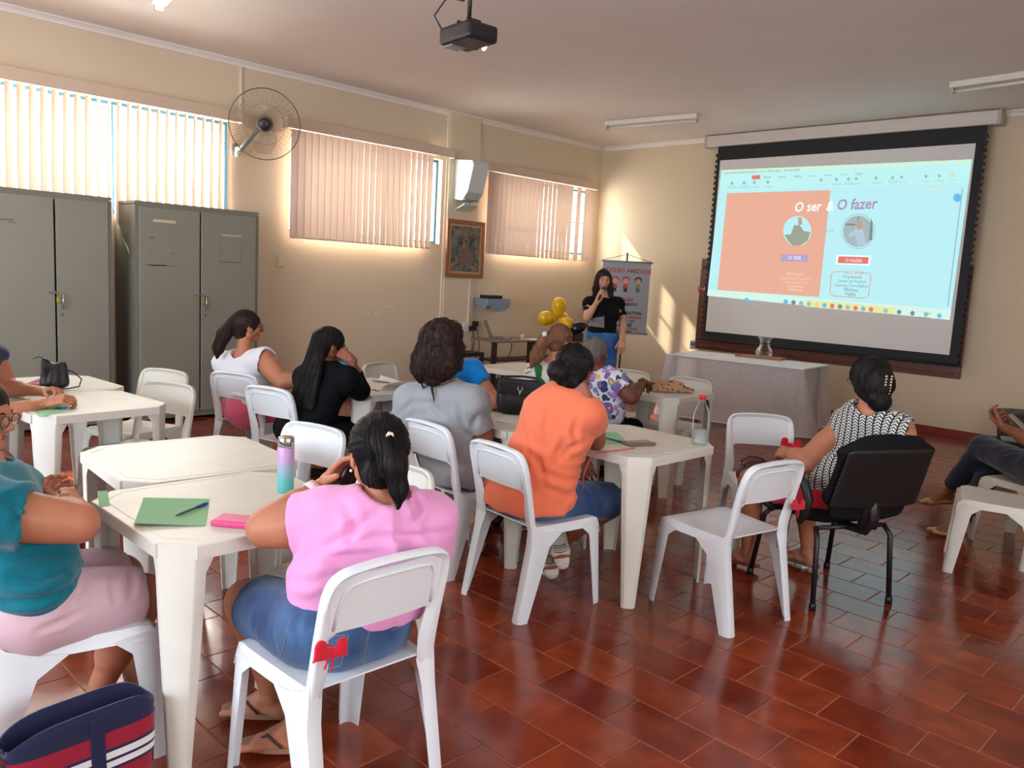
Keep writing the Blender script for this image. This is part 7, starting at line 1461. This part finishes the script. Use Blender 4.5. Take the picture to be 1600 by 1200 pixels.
# patterned cloth bag
c = G(1047, 612, TT); cb = thing('cloth_bag', 'slumped brown and beige patterned cloth bag on the table near the covered table', 'bag', (c[0], c[1], TT), math.radians(44))
pat = cloth('patterned_cloth', (176, 134, 98), var=0); t, bb = nodes(pat); N = t.nodes; tc = N.new('ShaderNodeTexCoord'); vo = N.new('ShaderNodeTexVoronoi'); vo.inputs['Scale'].default_value = 34; t.links.new(tc.outputs['Object'], vo.inputs['Vector']); cr = N.new('ShaderNodeValToRGB'); e = cr.color_ramp.elements; e[0].position = .22; e[0].color = lin((92, 66, 58)); e[1].position = .34; e[1].color = lin((180, 140, 104)); t.links.new(vo.outputs['Distance'], cr.inputs[0]); t.links.new(cr.outputs[0], bb.inputs['Base Color'])
soft([cap((-.13, 0, .018), (.14, .0, .018), (.10, .024), (.06, .020), lat=(0, 1, 0)), ell((-.02, 0, .045), (.12, .07, .034)), ell((.03, .0, .05), (.06, .05, .032))], .007, .02, .006, (10, 10, 10), 6, pat, 'body', cb, .0)
dbm = cloth('dark_brown_cloth', (78, 46, 38)); soft([cap((-.17, -.02, .03), (.02, -.02, .065), (.008, .028), (.008, .022), lat=(0, 1, 0)), cap((.0, -.03, .068), (.16, -.02, .022), .011), cap((-.16, .05, .008), (.14, .06, .008), .010)], .006, .012, .002, (8, 8, 8), 7, dbm, 'brown_lining', cb, .0)
rect_on(P2((985, 600), (1030, 603), (1032, 607), (985, 605)), TT, mat('brown_strap_leather', (120, 62, 50), rough=.5), 'glasses_case', 'long reddish brown case beside the patterned cloth bag', 'case', th=.014)
# brown handbag on chair
bh = thing('handbag', 'brown leather handbag slumped on the chair seat beside the woman in red', 'bag', (-2.13, 4.17, SH+.002), math.radians(30)); bh.scale = (.72, .72, .78); brl = mat('brown_leather', (92, 52, 46), rough=.38, bump=.25, bscale=90)
soft([cap((-.10, 0, .06), (.10, 0, .06), (.075, .06), lat=(0, 1, 0)), cap((-.06, 0, .12), (.06, 0, .125), (.055, .05), lat=(0, 1, 0)), ell((.10, 0, .11), (.06, .06, .05))], .008, .03, .008, (12, 12, 12), 9, brl, 'body', bh, .0)
b = MB(); b.tube([(-.10, -.03, .11), (-.13, -.06, .16), (-.07, -.05, .20), (.02, -.04, .19), (.08, -.03, .15)], .010, 8); b.obj('handle', brl, bh, True); b = MB(); b.tube([(-.125+.014*math.cos(a), -.062, .135+.014*math.sin(a)) for a in [2*PI*i/12 for i in range(12)]], .003, 5, closed=True); b.obj('ring', chrome, bh, True)
# red bows tied to chairs: two felt hearts on a cord
bowm = cloth('red_felt', (204, 26, 50))
def heart(c, R, s, m, parent, name='heart'):
    pts = []
    for i in range(28): t_ = 2*PI*i/28; pts.append((16*math.sin(t_)**3/17*s, (13*math.cos(t_)-5*math.cos(2*t_)-2*math.cos(3*t_)-math.cos(4*t_))/17*s))
    c = Vector(c); b = MB(); b.loft([[R @ Vector((x*k, -y_, z*k))+c for x, z in pts] for y_, k in ((-.005, .9), (-.003, 1), (.003, 1), (.005, .9))]); return b.obj(name, m, parent, True)
def bow(pos, rz, label, s=1., two=True):
    r = thing('felt_bow', label, 'decoration', pos, rz); R0 = euler(0, .5, 0); heart((-.020*s, -.012, .004), euler(0, .9, 0), .026*s, bowm, r)
    if two: heart((.022*s, -.012, -.002), euler(0, -.8, 0), .024*s, bowm, r)
    b = MB(); b.tube([(.0, .03, .0), (-.03, .0, .0), (0, -.012, 0), (.03, 0, 0), (0, .03, 0)], .003, 5); b.tube([(0, -.012, 0), (.006, -.014, -.03), (.0, -.014, -.055)], .003, 5); b.tube([(0, -.012, 0), (-.012, -.016, -.022), (-.02, -.016, -.04)], .003, 5); b.obj('cord', bowm, r, True); return r
def chair_pt(x, y, deg, lx, ly, z): a = math.radians(deg); return (x+lx*math.cos(a)-ly*math.sin(a), y+lx*math.sin(a)+ly*math.cos(a), z)
bow(chair_pt(-1.896, 1.25, 89, -.18, -.262, .555), math.radians(89), 'red heart shaped felt bow on the chair post behind the woman in pink', 1.25)
bow(chair_pt(-1.855, 3.33, 79, .18, -.262, .545), math.radians(79), 'red felt bow hanging on the post of the empty foreground chair', 1.15)
bow(chair_pt(-2.115, 4.26, 221, -.17, -.205, .60), math.radians(221+180), 'red heart bow on the back of the chair with the brown handbag', 1.6)
bow(chair_pt(-5.19, 2.76, 25, .18, -.252, .52), math.radians(25), 'small red bow on the chair of the woman in white top', 1.15)
# microphone
mh = p13.J['wr']+nrm(W(942, 455, 8.36)-p13.J['wr'])*.075; mt = p13.l(0, .135, -.045); md = nrm(mt-mh); Rm_ = Vector(md).to_track_quat('Z', 'Y').to_matrix(); mc = thing('microphone', 'black handheld microphone with silver head held at the presenter’s mouth', 'microphone', tuple(mh))
MB().lathe([(.0001, -.10), (.010, -.10), (.012, -.05), (.015, .06), (.017, .09), (.0001, .09)], (0, 0, 0), 14, rot=Rm_).obj('handle', dkp, mc, True); MB().lathe([(.017, .088), (.026, .10), (.028, .12), (.022, .14), (.0001, .146)], (0, 0, 0), 16, rot=Rm_).obj('mesh_head', mat('mic_mesh', (60, 60, 62), rough=.3, metal=.7, bump=.6, bscale=400), mc, True); MB().lathe([(.0185, .082), (.0195, .086), (.0185, .092)], (0, 0, 0), 14, rot=Rm_).obj('ring', chrome, mc, True)
# phones in hands
w1 = W(543, 752, 2.40); o = MB().box((0, 0, 0), (.036, .006, .072), rot=frame_m if False else euler(.3, .2, 1.9), bev=.003).obj('smartphone', dkp); o.location = tuple(w1); tag(o, 'dark phone held up in front of the face by the woman in pink', 'phone')
w2 = W(1592, 660, 5.25); o = MB().box((0, 0, 0), (.036, .005, .072), rot=euler(-.9, 0, 1.5), bev=.002).obj('smartphone', mat('silver_phone', (168, 160, 156), rough=.3)); o.location = tuple(w2); tag(o, 'silver phone held over the crossed legs at the right edge', 'phone')
o = MB().box((0, 0, 0), (.10, .07, .006), rot=euler(0, 0, .3), bev=.002).obj('folder', mat('pale_green_folder', (120, 150, 140), rough=.5)); w3 = W(1592, 688, 5.2); o.location = tuple(w3); tag(o, 'pale green folder lying on the lap at the right edge', 'folder')
# ------------------------------------------------------------------ tote bag in the foreground
nav = cloth('navy_canvas', (30, 34, 66)); redc = cloth('crimson_canvas', (150, 24, 50)); whc = cloth('white_tape', (222, 220, 222))
tg = thing('tote_bag', 'navy and crimson quilted tote bag with white stripes in the lower left corner', 'bag', (-2.17, .655, 0), math.radians(94))
TW, TH, TDp = .190, .305, .080
def tote_row(z, th_=0.):
    q = z/TH; w = TW*(.93+.07*q)+th_; d = TDp*(1-.35*q)+th_; return [(w*math.copysign(abs(math.cos(a))**.45, math.cos(a)), d*math.copysign(abs(math.sin(a))**.6, math.sin(a)), z+(.018*math.sin(2.2*math.cos(a)+1.2)-.02*abs(math.cos(a))**4 if q > .95 else 0)) for a in [2*PI*i/48 for i in range(48)]]
bod = MB(); bod.loft([tote_row(z) for z in (.0, .05, .12, .2, .262)], cap=False); bod.add([(x, y, .001) for x, y, z in tote_row(0)], [list(range(48))]); bod.obj('quilted_body', redc, tg, True)
rim = MB(); rim.loft([tote_row(z, .0015) for z in (.260, .285, TH)]+[[(x*.97, y*.94, z) for x, y, z in tote_row(TH, 0)]]+[[(x*.95, y*.90, .02) for x, y, z in tote_row(.1, 0)]], cap=False); rim.obj('navy_rim', nav, tg, True)
for s in (-1, 1):   # side gussets and front bands
    g_ = MB()
    rows = []
    for z in (0, .06, .12, .18, .245): R0_ = tote_row(z, .002); rows.append([R0_[(i) % 48] if s > 0 else R0_[(24+i) % 48] for i in range(-4, 5)])
    thick(rows, .001, nav, 'side_panel', tg)
def band(z0_, z1_, m, name, lift, i0=27, i1=46):
    rows = []
    for k in range(3): z = z0_+(z1_-z0_)*k/2; R0_ = tote_row(z, lift); rows.append([R0_[i] for i in range(i0, i1)])
    return thick(rows, .001, m, name, tg)
band(.252, .262, nav, 'navy_band', .003); band(.206, .252, redc, 'crimson_band', .0025); band(.198, .206, nav, 'navy_band', .003); band(.180, .198, whc, 'white_stripe', .0035); band(.172, .180, nav, 'navy_band', .003); band(.156, .172, whc, 'white_stripe', .0035, 30, 46); band(.148, .156, nav, 'navy_band', .003)
b = MB()
for k in range(5): z = .02+.022*k; b.tube([(x, y, z) for x, y, _ in [tote_row(z, .0015)[i] for i in range(27, 46)]], .0009, 3)
for i in range(28, 46, 2): b.tube([tote_row(z, .0015)[i] for z in (.0, .05, .11)], .0009, 3)
b.obj('quilt_stitching', mat('stitch_pink', (176, 80, 96), rough=.8), tg)
def strap_rows(xc, w, sgn):
    rows = []
    for k in range(8): z = .0+(.30)*k/7; R0_ = tote_row(min(z, .29), .0055); y = min(p[1] for p in R0_)*(1 if sgn < 0 else -1); rows.append([(xc-w, y, z), (xc, y-.0005, z), (xc+w, y, z)])
    return rows
for xc in (.02,): thick(strap_rows(xc, .018, -1), .002, nav, 'strap', tg)
for sg, yy in ():
    P_ = bez((-.085, yy, .30), (-.11, yy-.10, .36), (-.20, yy-.16, .20) if yy < 0 else (-.12, yy+.12, .34), (-.235, yy-.12, .12) if yy < 0 else (.0, yy+.13, .29), 10)+bez((-.235, yy-.12, .12) if yy < 0 else (.0, yy+.13, .29), (-.26, yy-.11, .05) if yy < 0 else (.1, yy+.12, .33), (.05, yy-.07, .34) if yy < 0 else (.11, yy+.06, .35), (.085, yy, .30), 10)[1:]
    if yy > 0: thick([[(x, y, z), (x+.0, y+.004, z+.030)] for x, y, z in P_], .003, nav, 'handle', tg)
MB().tube([(-.185, .0, .27), (-.22, -.02, .265), (-.25, -.03, .25)], .012, 8).obj('loop', nav, tg, True); MB().tube([(-.212+.0, -.02+.016*math.cos(a), .255+.016*math.sin(a)) for a in [2*PI*i/14 for i in range(14)]], .004, 6, closed=True).obj('metal_ring', mat('gold_ring', (214, 170, 80), rough=.25, metal=.9), tg, True)
